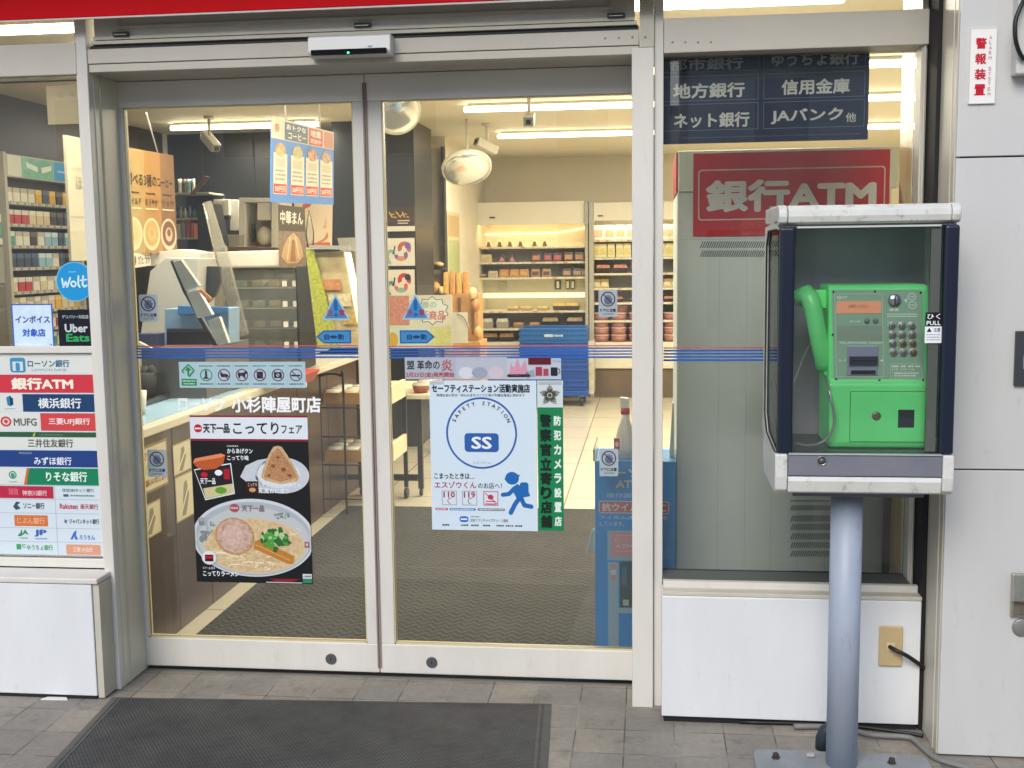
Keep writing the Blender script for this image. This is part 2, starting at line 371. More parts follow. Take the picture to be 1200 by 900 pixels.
def rib_mat():
    m = bpy.data.materials.new('ribbed_rubber'); m.use_nodes = True; n = m.node_tree; b = n.nodes['Principled BSDF']
    tc = n.nodes.new('ShaderNodeTexCoord')
    vo = n.nodes.new('ShaderNodeTexBrick'); vo.offset = .5; vo.inputs['Scale'].default_value = 1
    vo.inputs['Brick Width'].default_value = .013; vo.inputs['Row Height'].default_value = .009; vo.inputs['Mortar Size'].default_value = .0022; vo.inputs['Mortar Smooth'].default_value = .6
    mp = n.nodes.new('ShaderNodeMapping'); mp.inputs['Location'].default_value = (20, 20, 0); n.links.new(tc.outputs['Object'], mp.inputs[0]); n.links.new(mp.outputs[0], vo.inputs['Vector'])
    nz = n.nodes.new('ShaderNodeTexNoise'); nz.inputs['Scale'].default_value = 5; nz.inputs['Detail'].default_value = 9; nz.inputs['Roughness'].default_value = .75; n.links.new(tc.outputs['Object'], nz.inputs['Vector'])
    rp = n.nodes.new('ShaderNodeValToRGB'); rp.color_ramp.elements[0].position = .35; rp.color_ramp.elements[1].position = .75
    rp.color_ramp.elements[0].color = (*lin('#424343'), 1); rp.color_ramp.elements[1].color = (*lin('#6e6e6a'), 1); n.links.new(nz.outputs[0], rp.inputs[0])
    mx = n.nodes.new('ShaderNodeMix'); mx.data_type = 'RGBA'; mx.inputs[7].default_value = (*lin('#1c1d1f'), 1)
    n.links.new(vo.outputs['Fac'], mx.inputs[0]); n.links.new(rp.outputs[0], mx.inputs[6]); n.links.new(mx.outputs[2], b.inputs['Base Color'])
    b.inputs['Roughness'].default_value = .7
    bp = n.nodes.new('ShaderNodeBump'); bp.invert = True; bp.inputs['Strength'].default_value = .8; bp.inputs['Distance'].default_value = .003
    n.links.new(vo.outputs['Fac'], bp.inputs['Height']); n.links.new(bp.outputs[0], b.inputs['Normal'])
    return m

ALU = M('aged_white_aluminium', '#dcd9d1', .42, 0, var=.10, vscale=5, bump=.05, bscale=40, stretch=(1, 1, .25), dirt=('#8a857c', 18, .60, .2))
BEI = M('beige_painted_metal', '#c9c4b4', .45, 0, var=.12, vscale=6, stretch=(1, 1, .3), dirt=('#6f685c', 18, .67, .5))
LINT = M('warm_grey_panel', '#cfcabd', .5, 0, var=.08, vscale=3, dirt=('#5f584c', 10, .68, .5))
WPAN = M('white_enamel_panel', '#e0e3e5', .34, 0, var=.07, vscale=4, bump=.02, bscale=20, stretch=(1, 1, .35), dirt=('#9a958c', 30, .59, .22))
WTILE = M('white_wall_panel', '#cbcbc9', .38, 0, var=.08, vscale=3, bump=.02, bscale=25, stretch=(1, 1, .3), dirt=('#97928a', 26, .585, .22))
DARK = M('dark_gap', '#17181a', .8)
GASK = M('black_gasket', '#2b2c2c', .6)
STEEL = M('brushed_steel', '#a9aaa6', .32, .9, var=.1, vscale=40, stretch=(1, 1, .1))
GL_DOOR = glass('door_glass', (.965, .975, .965), 1.62, .026, '#d4d8d6')
GL_WIN = glass('right_window_glass', (.95, .965, .955), 1.54, .027, '#c9d2cc')
GL_BOOTH = glass('booth_glass', (.995, .998, .998), 1.42, .012, '#cfd4d2')

# ground
mb = MB(); mb.quad((-60, -4.2, 0), (60, -4.2, 0), (60, 3.985, 0), (-60, 3.985, 0), tile_mat()); struct(mb, 'pavement')
ASPH = M('asphalt', '#3f4042', .85, var=.25, vscale=30, bump=.3, bscale=200)
mb = MB(); mb.quad((-150, -160, -.13), (150, -160, -.13), (150, -4.36, -.13), (-150, -4.36, -.13), ASPH); struct(mb, 'road')
mb = MB(); mb.box(-60, 60, -4.36, -4.2, -.13, 0.0, M('kerb_concrete', '#8f8d88', .8, var=.2, vscale=8)); struct(mb, 'kerb')
# shop interior shell
CEIL = M('ceiling_board', '#e6ddc8', .6, var=.03, vscale=2); CREAM = M('cream_wall', '#ddd4bc', .55, var=.05, vscale=2)
DWALL = M('charcoal_wall', '#2e2f2f', .35, var=.12, vscale=2); BWALL = M('dark_brown_wall', '#393530', .5, var=.1, vscale=2)
ZC = 2.62
mb = MB(); mb.box(-4.3, 3.4, 4.03, 12.95, -.05, 0.0, floor_mat()); struct(mb, 'floor')
mb = MB(); mb.box(-4.3, 3.4, 3.96, 12.95, ZC, ZC+.1, CEIL); struct(mb, 'ceiling')
mb = MB(); mb.box(-4.3, 3.4, 12.85, 12.95, 0, ZC, CREAM); struct(mb, 'back_wall')
mb = MB(); mb.box(-4.3, -4.15, 3.9, 12.85, 0, ZC, BWALL); struct(mb, 'left_wall')
mb = MB(); mb.box(3.25, 3.4, 3.9, 12.85, 0, ZC, CREAM); struct(mb, 'right_wall')
pa = P(190, 300, 9.6); pb = P(393, 300, 9.6)
mb = MB(); mb.box(-4.15, pb.x, 9.6, 9.7, 0, ZC, DWALL)
for px in (240, 300, 350): x = P(px, 250, 9.6).x; mb.box(x-.006, x+.006, 9.594, 9.6, 0, ZC, M('panel_joint', '#2c2c2b', .6))
struct(mb, 'partition_wall')
x0, x1 = P(393, 300, 9.0).x, P(486.5, 250, 9.0).x
mb = MB(); mb.box(x0, x1, 9.0, 9.75, 0, ZC, DWALL); struct(mb, 'pillar')
mb = MB(); mb.box(x1, P(521, 250, 10.2).x, 10.2, 10.3, 0, ZC-.1, M('dark_shelf_recess', '#3a3936', .5)); struct(mb, 'recess_wall')
xw = P(521, 250, 10.2).x; mb = MB(); mb.box(xw-.15, xw, 10.301, 12.85, 0, ZC, CREAM); struct(mb, 'side_wall')

# ================================================================ the shop front
# upper facade, canopy fascia
o = MB().box(-7, 5, 3.70, 3.95, 2.72, 6.5, M('upper_facade_paint', '#b7b3aa', .6, var=.08)).build('building_wall')
tag(o, 'grey upper wall of the shop building above the entrance', 'wall')
RED = M('red_fascia', '#e60012', .55, var=.08, vscale=2, spec=.15); RW = M('fascia_edge_white', '#e8e4de', .4)
t = thing('shop_canopy', 'long canopy over the shop front with a red fascia', 'canopy', (0, 3.69, 2.34))
MB().box(-6.5, .862, 3.688, 3.697, 2.3515, 2.615, RED).build('fascia_board', t, .002)
MB().box(-6.5, .862, 3.6975, 3.7, 2.356, 2.615, M('fascia_bounce_block', '#a8a59c', .6)).build('backing', t)  # unseen grey sheet added to keep red bounce light off the header
MB().box(-6.5, .862, 3.690, 3.699, 2.346, 2.351, RW).build('edge_trim', t)
CSF = M('canopy_soffit', '#b9b6ae', .6, var=.06)
MB().box(-6.5, 4.5, 3.12, 3.699, 2.80, 2.90, CSF).box(-6.5, 4.5, 3.11, 3.119, 2.76, 2.94, CSF).build('roof', t)  # unseen roof and lip, sized for the shade they cast on the facade

# ---- door surround
LW = P(92, 50, YP).x
t = thing('entrance_surround', 'white aluminium frame surrounding the pair of sliding glass doors', 'door frame', (-.95, YP, 0))
MB().box(-1.938, -1.90, YP, 4.03, 0, 2.72, ALU).build('left_post', t, .003)
MB().box(-1.8995, -1.8975, 3.80, 3.972, 0.004, 2.18, M('beige_jamb_lining', '#ddd8c4', .4, var=.12, vscale=5, stretch=(1, 1, .2), dirt=('#4b463c', 12, .64, .6))).box(-1.8975, -1.893, 3.84, 3.846, 0.004, 2.18, BEI).build('jamb_lining', t)
MB().box(-.055, .016, YP, 4.03, 0, 2.205, ALU).build('right_post', t, .004)
MB().box(.0175, .047, YP+.02, 4.0, 0, 2.72, ALU).box(-.030, .0165, YP+.006, 4.0, 2.207, 2.72, BEI).build('cover_strip', t, .002)
MB().box(-1.899, -.032, YP+.004, 4.03, 2.214, 2.262, LINT).build('upper_header', t, .002)
MB().box(-1.899, -.0315, YP+.009, 4.03, 2.186, 2.212, LINT).build('lower_header', t, .002)
for px in (709, 725, 741, 756):
    c = P(px, 38, YP); MB().lathe([(.0035, 0), (.003, .002), (0, .0021)], (c.x, YP+.004, 2.238), STEEL, '-y', 10).build('screw', t)
MB().box(-1.898, -.057, 3.972, 4.03, -.03, .002, DARK).build('floor_track', t)
MB().box(-1.898, -.04, 3.955, 3.9715, 0.0004, .004, STEEL).build('guide_rail', t)
# transom light above the doors
t = thing('transom_panel', 'wide beige transom panel with three black latches above the doors', 'transom', (-.95, YP, 2.28))
MB().box(-1.875, -.045, YP+.012, YP+.05, 2.292, 2.72, LINT).build('panel', t, .003)
MB().box(-1.893, -.033, YP+.02, YP+.06, 2.264, 2.277, GASK).build('gap_seal', t)
MB().box(-1.885, -.038, YP+.008, YP+.05, 2.2785, 2.2895, BEI).build('gap_rail', t)
f = MB()
za = 2.325
f.box(-1.78, -.13, YP+.006, YP+.012, za, za+.012, BEI).box(-1.875, -.045, YP+.004, YP+.012, 2.292, 2.302, BEI).box(-1.792, -1.78, YP+.006, YP+.012, za, 2.72, BEI).box(-.13, -.118, YP+.006, YP+.012, za, 2.72, BEI)
f.build('moulding', t)
for px, py in ((142, 43), (425, 31), (722, 18)):
    c = P(px, py, YP); k = MB(); k.box(c.x-.028, c.x+.028, YP-.006, YP+.004, 2.300, 2.314, GASK).box(c.x-.024, c.x+.022, YP-.009, YP-.006, 2.303, 2.307, STEEL); k.build('latch', t, .001)
# door sensor
x0, x1 = P(361, 52, 3.72).x, P(458, 52, 3.72).x; z1, z0 = P(400, 41, 3.72).z, P(400, 66, 3.72).z
t = thing('door_sensor', 'white automatic door sensor with a black slot and green light on the header', 'sensor', ((x0+x1)/2, 3.74, z0))
SWH = M('sensor_white', '#e3e4e2', .35)
b = MB(); n = 10
prof = [(3.768, z0), (3.722, z0+.002), (3.712, z0+.014), (3.716, z1-.006), (3.728, z1), (3.768, z1)]
b.extr([(x0, y, z) for y, z in prof], (x1-x0, 0, 0), SWH); b.build('housing', t, .004, 3)
MB().box(x0+.012, x1-.012, 3.704, 3.716, z0+.003, z0+.021, M('black_lens', '#0a0a0b', .12)).build('sensor_window', t, .003)
MB().box((x0+x1)/2-.003, (x0+x1)/2+.003, 3.7025, 3.7035, z0+.006, z0+.010, M('green_led', '#30ff90', .3, emit='#40ffa0', es=4)).build('indicator_light', t)
MB().box(x1-.075, x1-.06, 3.7128, 3.714, z0+.024, z0+.030, pr('#9aa4c4')).build('maker_mark', t)

# ---- sliding doors
SBLU = pr('#2a62b4'); SRED = pr('#c05a66')
def door(name, label, x0, x1, gx0, gx1, lockpx):
    t = thing(name, label, 'door', ((x0+x1)/2, YD+.02, .012))
    zb, zt, gb, gt = .012, 2.184, .122, 2.092
    y0, y1 = YD, YD+.04
    MB().box(x0, x1, y0, y1, zb, gb, ALU).build('bottom_rail', t, .003)
    MB().box(x0, x1, y0, y1, gt, zt, M('lightened_rail_paint', '#f0ede6', .45, var=.06, vscale=4)).build('top_rail', t, .003)  # top rail painted paler than the others to offset the header's shade
    MB().box(x0, gx0, y0+.001, y1-.001, gb, gt, ALU).build('stile', t, .002)
    MB().box(gx1, x1, y0+.001, y1-.001, gb, gt, ALU).build('stile', t, .002)
    g = MB(); e = .0045
    for a, b, c, d in ((gx0, gx0+e, gb, gt), (gx1-e, gx1, gb, gt), (gx0, gx1, gb, gb+e*1.3), (gx0, gx1, gt-e*.6, gt)): g.box(a, b, y0+.005, y0+.030, c, d, M('glazing_bead', '#cfc39a', .4))
    g.build('glazing_bead', t)
    pn = MB().box(gx0+.002, gx1-.002, YD+.012, YD+.019, gb+.003, gt-.002, GL_DOOR).build('glass_pane', t)
    s = MB()
    zz = lambda py: P((600 if x0 > -1 else 290), py, YS).z
    for a, b, m in ((404.9, 406.3, SRED), (407.5, 409.4, SBLU), (411.0, 412.8, SBLU), (414.4, 416.2, SBLU), (417.8, 420.0, SBLU)): s.box(gx0+.004, gx1-.004, YD+.0112, YD+.0118, zz(b), zz(a), m)
    s.build('safety_stripes', pn)
    c = P(lockpx[0], lockpx[1], YD)
    lk = MB(); lk.lathe([(.0205, -.002), (.0205, .004), (.018, .0055), (.0165, .0045), (.0155, .0045), (0, .0045)], (c.x, YD, c.z), M('lock_grey', '#5d6064', .4, .4), '-y', 28)
    lk.box(c.x-.0015, c.x+.0015, YD-.0062, YD-.0044, c.z-.005, c.z+.005, DARK); lk.build('lock', t)
    MB().box(x1-.0055, x1, y0-.0045, y0, zb+.02, zt-.03, M('edge_rubber', '#95867c', .7, var=.3, vscale=10, stretch=(1, 1, .1))).build('edge_seal', t) if x0 < -1 else MB().box(x0, x0+.006, y0-.0045, y0, zb+.02, zt-.03, M('edge_rubber', '#77685d')).build('edge_seal', t)
    return t
gl0, gl1 = P(142, 300, YD).x, P(413, 121, YD).x
door('sliding_door', 'left sliding glass door carrying the ramen poster and pictogram strip', -1.935, -.9915, -1.884, (P(413, 121, YD).x+P(430, 750, YD).x)/2, (388, 772))
door('sliding_door', 'right sliding glass door carrying the safety station poster', -.9885, -.03, (P(446, 121, YD).x+P(463, 752, YD).x)/2, -.045, (506, 776))

# ---- left window
zt = P(45, 88.5, YP).z; zt2 = P(45, 51, YP).z; zb = P(60, 657, YL).z; zpt = P(60, 677, 3.67).z
t = thing('window', 'left shop window covered below by the bank list sign', 'window', (-3.0, YP, zb))
MB().box(-4.4, -1.940, YP+.004, YP+.10, zt, zt2, LINT).build('lintel', t, .003)
MB().box(-4.4, -1.940, YP+.02, YP+.08, zpt+.004, zb+.012, ALU).build('sill_rail', t, .003)
zr1, zr0 = P(60, 405.5, YL).z, P(60, 413.5, YL).z
MB().box(-4.4, -1.940, YL-.014, YL-.001, zr0, zr1, ALU).build('cross_rail', t, .002)
MB().box(-1.946, -1.939, YL-.02, YL+.02, zb+.014, 2.72, ALU).build('side_rail', t, .002)
MB().box(-4.4, -1.947, YL, YL+.007, zb+.013, zt-.002, GL_DOOR).build('glass_pane', t)
MB().box(-4.4, -1.947, YL+.02, YL+.027, zt2+.002, 2.72, GL_DOOR).build('clerestory_pane', t)
MB().box(-4.4, -1.947, YL-.006, YL-.001, zt-.018, zt-.013, GASK).build('glazing_seal', t)
t = thing('low_wall', 'white enamelled low wall under the left window', 'wall', (-3, 3.67, 0))
xr = -1.915
MB().box(-4.4, xr-.026, 3.67, 3.78, .012, zpt-.022, WPAN).build('front_panel', t, .003)
MB().box(xr-.024, xr, 3.675, 3.764, .004, zpt-.022, BEI).build('end_trim', t, .002)
MB().box(-4.4, xr, 3.664, 3.79, zpt-.02, zpt, ALU).build('ledge', t, .004)
MB().box(-4.4, xr-.03, 3.672, 3.78, .0, .010, DARK).build('base_gap', t)

o = MB().box(-8, -4.402, 3.68, 4.1, 0, 2.72, WPAN).build('end_wall'); tag(o, 'white end wall beyond the left shop window, outside the frame', 'wall')
# ---- right window
wl, wr = .048, .868
zl0, zl1 = P(783, 62, YP).z, P(783, 21, YP).z; zs = P(900, 684, YW).z; zw = P(900, 699, 3.648).z
t = thing('window', 'right shop window in front of the bank machine, with a grey lintel', 'window', ((wl+wr)/2, YP, zw))
MB().box(wl, wr, YP+.004, YP+.15, zl0, zl1, LINT).build('lintel', t, .003)
for i in range(4):
    c = P(788+i*15, 49, YP); MB().lathe([(.0035, 0), (.003, .002), (0, .0021)], (c.x, YP+.004, c.z), STEEL, '-y', 10).build('screw', t)
gr = .85
MB().box(gr, wr, YP+.02, YP+.12, zw, 2.72, BEI).box(gr+.006, gr+.012, YP+.008, YP+.0195, zw, zl0-.002, ALU).build('side_rail', t, .002)
zs = P(900, 683, 3.70).z
MB().box(wl, wr, 3.652, 3.7, zw-.005, zw+.008, BEI).box(wl, wr-.002, 3.701, 3.722, zw-.005, zs, ALU).build('sill_rail', t, .002)
MB().box(wl+.001, gr-.001, 3.7225, YW-.001, zw, zs-.004, M('sill_gasket', '#565c58', .5)).box(wl+.001, gr-.001, YW, YW+.012, zw, zs-.002, GASK).build('glazing_seal', t)
pn = MB().box(wl, gr-.002, YW, YW+.008, zs-.001, zl0+.06, GL_WIN).build('glass_pane', t)
s = MB(); xe = P(893, 410, YW).x
for a, b, m in ((407.0, 408.4, SRED), (409.8, 411.9, SBLU), (413.5, 415.5, SBLU), (417.2, 419.2, SBLU), (420.9, 423.2, SBLU)): s.box(wl+.002, gr-.004, YW-.0012, YW-.0006, P(830, b, YW).z, P(830, a, YW).z, m)
s.build('safety_stripes', pn)
MB().box(wl, gr-.002, YW+.02, YW+.028, zl1+.002, 2.72, GL_DOOR).build('clerestory_pane', t)
t = thing('low_wall', 'white enamelled low wall under the right window with a cable outlet', 'wall', (.45, 3.648, 0))
MB().box(P(775.5, 780, 3.648).x, .866, 3.648, 3.78, .022, zw-.006, WPAN).build('front_panel', t, .003)
MB().box(.05, .862, 3.66, 3.78, 0, .02, DARK).build('base_gap', t)
MB().box(.8685, .8795, 3.66, 3.80, .002, 2.72, DARK).build('corner_gap', t)

# ---- clad pillar wall on the right
t = thing('pillar_wall', 'white panelled pillar wall at the right edge of the shop front', 'wall', (1.4, 3.47, 0))
MB().box(.8995, 5.0, 3.482, 4.0, 0, 3.0, M('panel_backing', '#55524e', .8)).build('backing', t)
zA, zB = P(1150, 184, 3.47).z, P(1150, 550.5, 3.47).z
for a, b in ((.006, zB-.0022), (zB+.0022, zA-.0025), (zA+.0025, 2.72)):
    MB().box(.884, 5.0, 3.470, 3.4815, a, b, WTILE).build('cladding_panel', t, .002)
MB().box(.8812, .8985, 3.4825, 3.66, 0.002, 2.72, BEI).box(.8795, .8835, 3.52, 3.53, .002, 2.72, ALU).build('corner_trim', t, .001)

# ---- street side: houses facing the shop (seen only as reflections)
def house(name, label, x0, x1, y1, h, wallm, cols, rows):
    t = thing(name, label, 'building', ((x0+x1)/2, y1, -.13))
    MB().box(x0, x1, y1-8, y1, -.13, h, wallm).build('wall', t)
    MB().box(x0-.2, x1+.2, y1-8.2, y1+.2, h+.002, h+.25, M('roof_slab', '#4d4b49', .8)).build('roof', t)
    wg = M('dark_window', '#20262b', .08)
    wf = M('white_window_frame', '#c9c9c6', .5)
    dx = (x1-x0)/cols
    for r_ in range(rows):
        for c_ in range(cols):
            cx = x0+dx*(c_+.5); z = .9+r_*2.9
            f = MB().box(cx-.62, cx+.62, y1+.001, y1+.06, z-.05, z+1.35, wf).build('window', t)
            MB().box(cx-.55, cx+.55, y1+.061, y1+.066, z, z+1.3, wg).build('pane', f)
    MB().box(x0+.4, x0+1.4, y1+.001, y1+.05, -.12, 2.0, M('brown_door', '#4a3a2e', .5)).build('door', t)
house('apartment_building', 'grey apartment block across the street', -22, .45, -17, 8.6, M('grey_render', '#d6d5d1', .8, var=.15, vscale=1), 6, 3)
house('apartment_building', 'beige apartment block across the street beside the gap', 0.83, 20, -17, 8.0, M('beige_render', '#dad6cd', .8, var=.15, vscale=1), 5, 3)
house('small_house', 'low white house across the street behind the narrow gap', -2.5, 3.5, -27, 5.6, M('white_render', '#d9d8d4', .8, var=.1, vscale=1), 2, 1)
# ================================================================ ground mats
a, b = Vector((-1.893, 3.687, 0)), Vector((-.333, 3.765, 0)); ca = G(57, 898); da = (ca-a).normalized(); cb = G(642, 899.5); db = (cb-b).normalized()
c, d = b+db*.95, a+da*.95
t = thing('door_mat', 'dark grey ribbed rubber mat lying on the tiles before the doors', 'mat', ((a.x+c.x)/2, (a.y+c.y)/2, 0))
def inset(q, k):
    m_ = sum(q, Vector())/4; return [p+(m_-p).normalized()*k for p in q]
q = [d, c, b, a]; qi = inset(q, .05)
Z = Vector((0, 0, 1))
MB().hexa([p+Z*.002 for p in inset(q, .03)], [p+Z*.009 for p in inset(q, .03)], rib_mat()).build('mat_surface', t)
e = MB(); EB = M('mat_edge_rubber', '#5b5a55', .75, var=.2, vscale=20)
for i in range(4):
    j = (i+1) % 4; e.hexa([q[i]+Z*.0008, q[j]+Z*.0008, qi[j]+Z*.0008, qi[i]+Z*.0008], [q[i]+Z*.003, q[j]+Z*.003, qi[j]+Z*.0105, qi[i]+Z*.0105], EB)
e.build('mat_edge', t)
HM = herring_mat(); xl = -1.857
ysm, yfar = 5.41, 6.76
def carpet(label, x0, x1, y0, y1):
    t = thing('entrance_carpet', label, 'carpet', ((x0+x1)/2, (y0+y1)/2, 0))
    MB().box(x0, x1, y0, y1, .0005, .007, HM).build('pile', t)
    MB().box(x0-.0, x1, y1+.0005, y1+.012, .0005, .008, M('carpet_binding', '#4b473d', .9)).build('edge_binding', t)
carpet('brown herringbone carpet just inside the sliding doors', xl, .55, 4.04, ysm)
carpet('brown herringbone carpet farther inside, beyond the first carpet', xl, .55, ysm+.014, yfar)
# scrap and chalky patch
o = MB().hexa([G(47, 821)+Z*.001, G(80, 821.5)+Z*.001, G(79, 818.5)+Z*.001, G(55, 818)+Z*.001], [G(48, 820.8)+Z*.006, G(79, 821.3)+Z*.006, G(78, 818.7)+Z*.006, G(56, 818.2)+Z*.006], M('plaster_scrap', '#d8d6d0', .8)).build('plaster_scrap', bevel=.001)
tag(o, 'small flat white scrap lying at the foot of the left low wall', 'scrap')

# ================================================================ telephone booth
BX0, BX1, BY0, BY1 = .352, .831, 3.19, 3.55
zz = lambda py, Y=BY0: P(1015, py, Y).z
zT, zH, zG1, zG0, zTr, zB = zz(239), zz(262), zz(264), zz(531), zz(559), zz(579.5)
BWH = M('booth_white', '#d3d4ce', .4, var=.10, vscale=9, dirt=('#8a7a62', 24, .555, .55)); NAVY = M('booth_navy', '#141d31', .38, var=.12, vscale=6)
BGR = M('booth_grey', '#8a8d97', .35, .35, var=.1, vscale=10); BIN = M('booth_inner_grey', '#b0acb4', .5, var=.1, vscale=5)
PLGR = M('pole_grey', '#a7b1c2', .45, var=.16, vscale=7, stretch=(1, 1, .3), dirt=('#646c76', 16, .575, .5))
bx = (BX0+BX1)/2
t = thing('telephone_booth', 'white and navy glazed telephone cabinet on a grey pole beside the pillar wall', 'telephone booth', (bx, 3.4, 0))
cap = .024
hood = [(BY1, zT), (BY1, zH+.01), (BY0+.012, zH), (BY0, zH+.006), (BY0-.004, zH+.022), (BY0-.002, zT-.016), (BY0+.010, zT-.003), (BY0+.03, zT)]
MB().extr([(BX0+cap+.0015, y, z) for y, z in hood], (BX1-BX0-2*cap-.003, 0, 0), BWH).build('hood', t, .002)
for x in (BX0, BX1-cap):
    MB().extr([(x, y-.001*(y < 3.3), z+.001*(z > zT-.02)) for y, z in hood], (cap, 0, 0), BWH).build('hood_end', t, .005, 3)
MB().box(BX0+.05, BX1-.05, BY0+.002, BY0+.01, zH-.010, zH-.005, M('bright_strip', '#d8dad6', .3, .3)).build('top_strip', t)
# back and floor
MB().box(BX0+.008, BX1-.008, BY1-.012, BY1-.001, zB+.03, zH, BIN).build('back_panel', t)
MB().box(BX0+.008, BX1-.008, BY0+.004, BY1-.013, zG0-.012, zG0-.002, M('booth_floor_grey', '#5f6566', .45)).build('booth_floor', t)
MB().box(BX0+.012, BX1-.012, BY0+.02, BY1-.013, zH-.006, zH+.004, BIN).build('hood_lining', t)
# side frames with chamfered glazed opening
for sx, x in ((1, BX0), (-1, BX1-.012)):
    f = MB(); x2 = x+.012
    out = [(BY0+.045, zH+.012), (BY1+.004, zH+.0), (BY1+.010, zH-.06), (BY1+.010, zG0+.02), (BY1-.03, zB+.03), (BY0+.02, zB+.012), (BY0+.02, zG0-.01)]
    inn = [(BY0+.045, zH-.012), (BY1-.10, zH-.012), (BY1-.055, zH-.055), (BY1-.055, zG0+.07), (BY1-.12, zG0+.02), (BY0+.02, zG0-.0), (BY0+.02, zG0-.005)]
    n = len(out)
    for i in range(n-1):
        f.hexa([(x, *out[i]), (x, *out[i+1]), (x, *inn[i+1]), (x, *inn[i])], [(x2, *out[i]), (x2, *out[i+1]), (x2, *inn[i+1]), (x2, *inn[i])], BWH)
    f.build('side_frame', t)
    MB().tube([(x-.0005 if sx > 0 else x2+.0005, y, z) for y, z in inn[:6]], .0028, GASK, 6).build('side_gasket', t)
    MB().extr([(x+.004, y, z) for y, z in inn[:6]], (.004, 0, 0), GL_BOOTH).build('side_glass', t)
# navy posts, front glass
for x0, x1 in ((BX0+.004, BX0+.045), (BX1-.041, BX1-.002)):
    MB().box(x0, x1, BY0-.004, BY0+.035, zG0-.002, zH-.006, NAVY).build('navy_post', t, .008, 3)
g0, g1 = BX0+.047, BX1-.043
MB().box(g0, g1, BY0+.006, BY0+.011, zG0+.004, zH-.012, GL_BOOTH).build('front_glass', t)
MB().box(g1-.030, g1-.004, BY0+.013, BY0+.030, zG0+.004, zH-.012, M('hinge_strip', '#7b8079', .4, .4)).build('hinge_strip', t)
# base tray
MB().box(BX0+.034, BX1-.032, BY0-.006, BY0+.05, zTr+.003, zG0-.006, BGR).box(BX0+.034, BX1-.032, BY0-.010, BY0+.002, zG0-.0055, zG0-.001, M('bright_strip')).build('tray_front', t, .0015)
c = P(963, 540, BY0-.006); k = MB(); k.lathe([(.0135, 0), (.0135, .002), (.0115, .003), (.0108, .001), (0, .001)], (c.x, BY0-.006, c.z), STEEL, '-y', 24).lathe([(.0085, .001), (.0085, .0035), (0, .004)], (c.x, BY0-.0062, c.z), M('lock_grey'), '-y', 20); k.build('tray_lock', t)
sill = [(BY0-.004, zTr), (BY0-.008, zTr-.012), (BY0-.002, zB+.006), (BY0+.012, zB), (BY1-.05, zB), (BY1-.03, zTr)]
MB().extr([(BX0+.034, y, z) for y, z in sill], (BX1-BX0-.066, 0, 0), BWH).build('bottom_trim', t, .002)
for x0, x1 in ((BX0-.002, BX0+.0325), (BX1-.0305, BX1)):
    MB().extr([(x0, BY0-.008, zG0-.004), (x0, BY0-.011, zTr), (x0, BY0-.006, zB+.012), (x0, BY0+.012, zB-.001), (x0, BY1-.06, zB+.004), (x0, BY1-.04, zTr), (x0, BY0+.06, zG0-.004)], (x1-x0, 0, 0), BWH).build('corner_block', t, .005, 3)
MB().box(BX0+.055, BX1-.065, BY0+.05, BY1-.06, zB-.018, zB-.001, M('underplate_grey', '#6e757c', .5, .2)).build('underplate', t, .002)
pc = Vector((.576, 3.352, 0))
MB().lathe([(.0455, .012), (.0455, zB-.019)], pc, PLGR, seg=36).build('pole', t)
bp = MB(); pts = []
for cx, cy, a0 in ((.235, .055, 0), (-.225, .055, 90), (-.225, -.16, 180), (.235, -.16, 270)):
    for k in range(6): an = R(a0+18*k); pts.append((pc.x+cx+.0*0+.03*math.cos(an)-.0, pc.y+cy+.03*math.sin(an), .001))
bp.extr(pts, (0, 0, .016), M('base_plate_grey', '#8e9396', .6, var=.2, vscale=12, dirt=('#5b5048', 20, .62, .7))); bp.build('base_plate', t, .006, 3)
for px, py in ((909, 888), (1045, 894)):
    c = G(px, py, .018); MB().lathe([(.013, .0175), (.013, .021), (.009, .0215), (.009, .031), (.0085, .033), (0, .033)], (c.x, c.y, 0), M('rusty_bolt', '#4b443d', .7, .3, var=.3, vscale=60), seg=6, smooth=False).build('anchor_bolt', t)
# pull label on the glass
cdp = sheet(1084, 366, 1103.5, 402, BY0+.0052, pr('#e9edf0'), .0006)
cdp.rect(1084, 366, 1103.5, 382.5, pr('#101418'), 1).text('ひく', 1086, 367.6, 1101.5, 374, pr('#f2f4f5')).text('PULL', 1085.6, 376, 1102, 381, pr('#f2f4f5'), bold=.02)
cdp.poly([(1086, 389), (1089, 384), (1092, 389)], pr('#222222'), 1).text('注意', 1094, 384, 1102, 389, pr('#333333'))
for k in range(3): cdp.lines(1086, 391.5+k*3, 1102, 392.7+k*3, pr('#8d959b'), 1, k)
cdp.build('pull_label', t)

# ---- the green telephone standing in the cabinet
GRN = M('telephone_green', '#76fc94', .32, var=.10, vscale=6, dirt=('#4f7d58', 40, .66, .5)); GRN2 = M('handset_green', '#6fe887', .34, var=.06, vscale=5)
PF = 3.285; pz = lambda py: P(1028, py, PF).z; pxx = lambda px, py=430: P(px, py, PF).x
fz = zG0-.0015
tz, sz = pz(333.5), pz(447); x0, x1 = pxx(970, 390), pxx(1086, 390); xb0, xb1 = pxx(971, 480), pxx(1092, 480)
PB = 3.47
t2 = thing('public_telephone', 'green push-button public telephone inside the glazed cabinet', 'telephone', ((x0+x1)/2, 3.37, fz))
bd = MB()
prof = [(PF+.012, tz), (PF-.002, tz-.012), (PF-.006, sz+.004), (PF-.016, sz-.006), (PF-.020, fz+.02), (PF-.014, fz+.004), (PF-.004, fz+.0005), (PB, fz+.0005), (PB, tz)]
def xat(z): k = (tz-z)/(tz-fz); return x0+(xb0-x0)*k, x1+(xb1-x1)*k
ringL = [(xat(z)[0], y, z) for y, z in prof]; ringR = [(xat(z)[1], y, z) for y, z in prof]
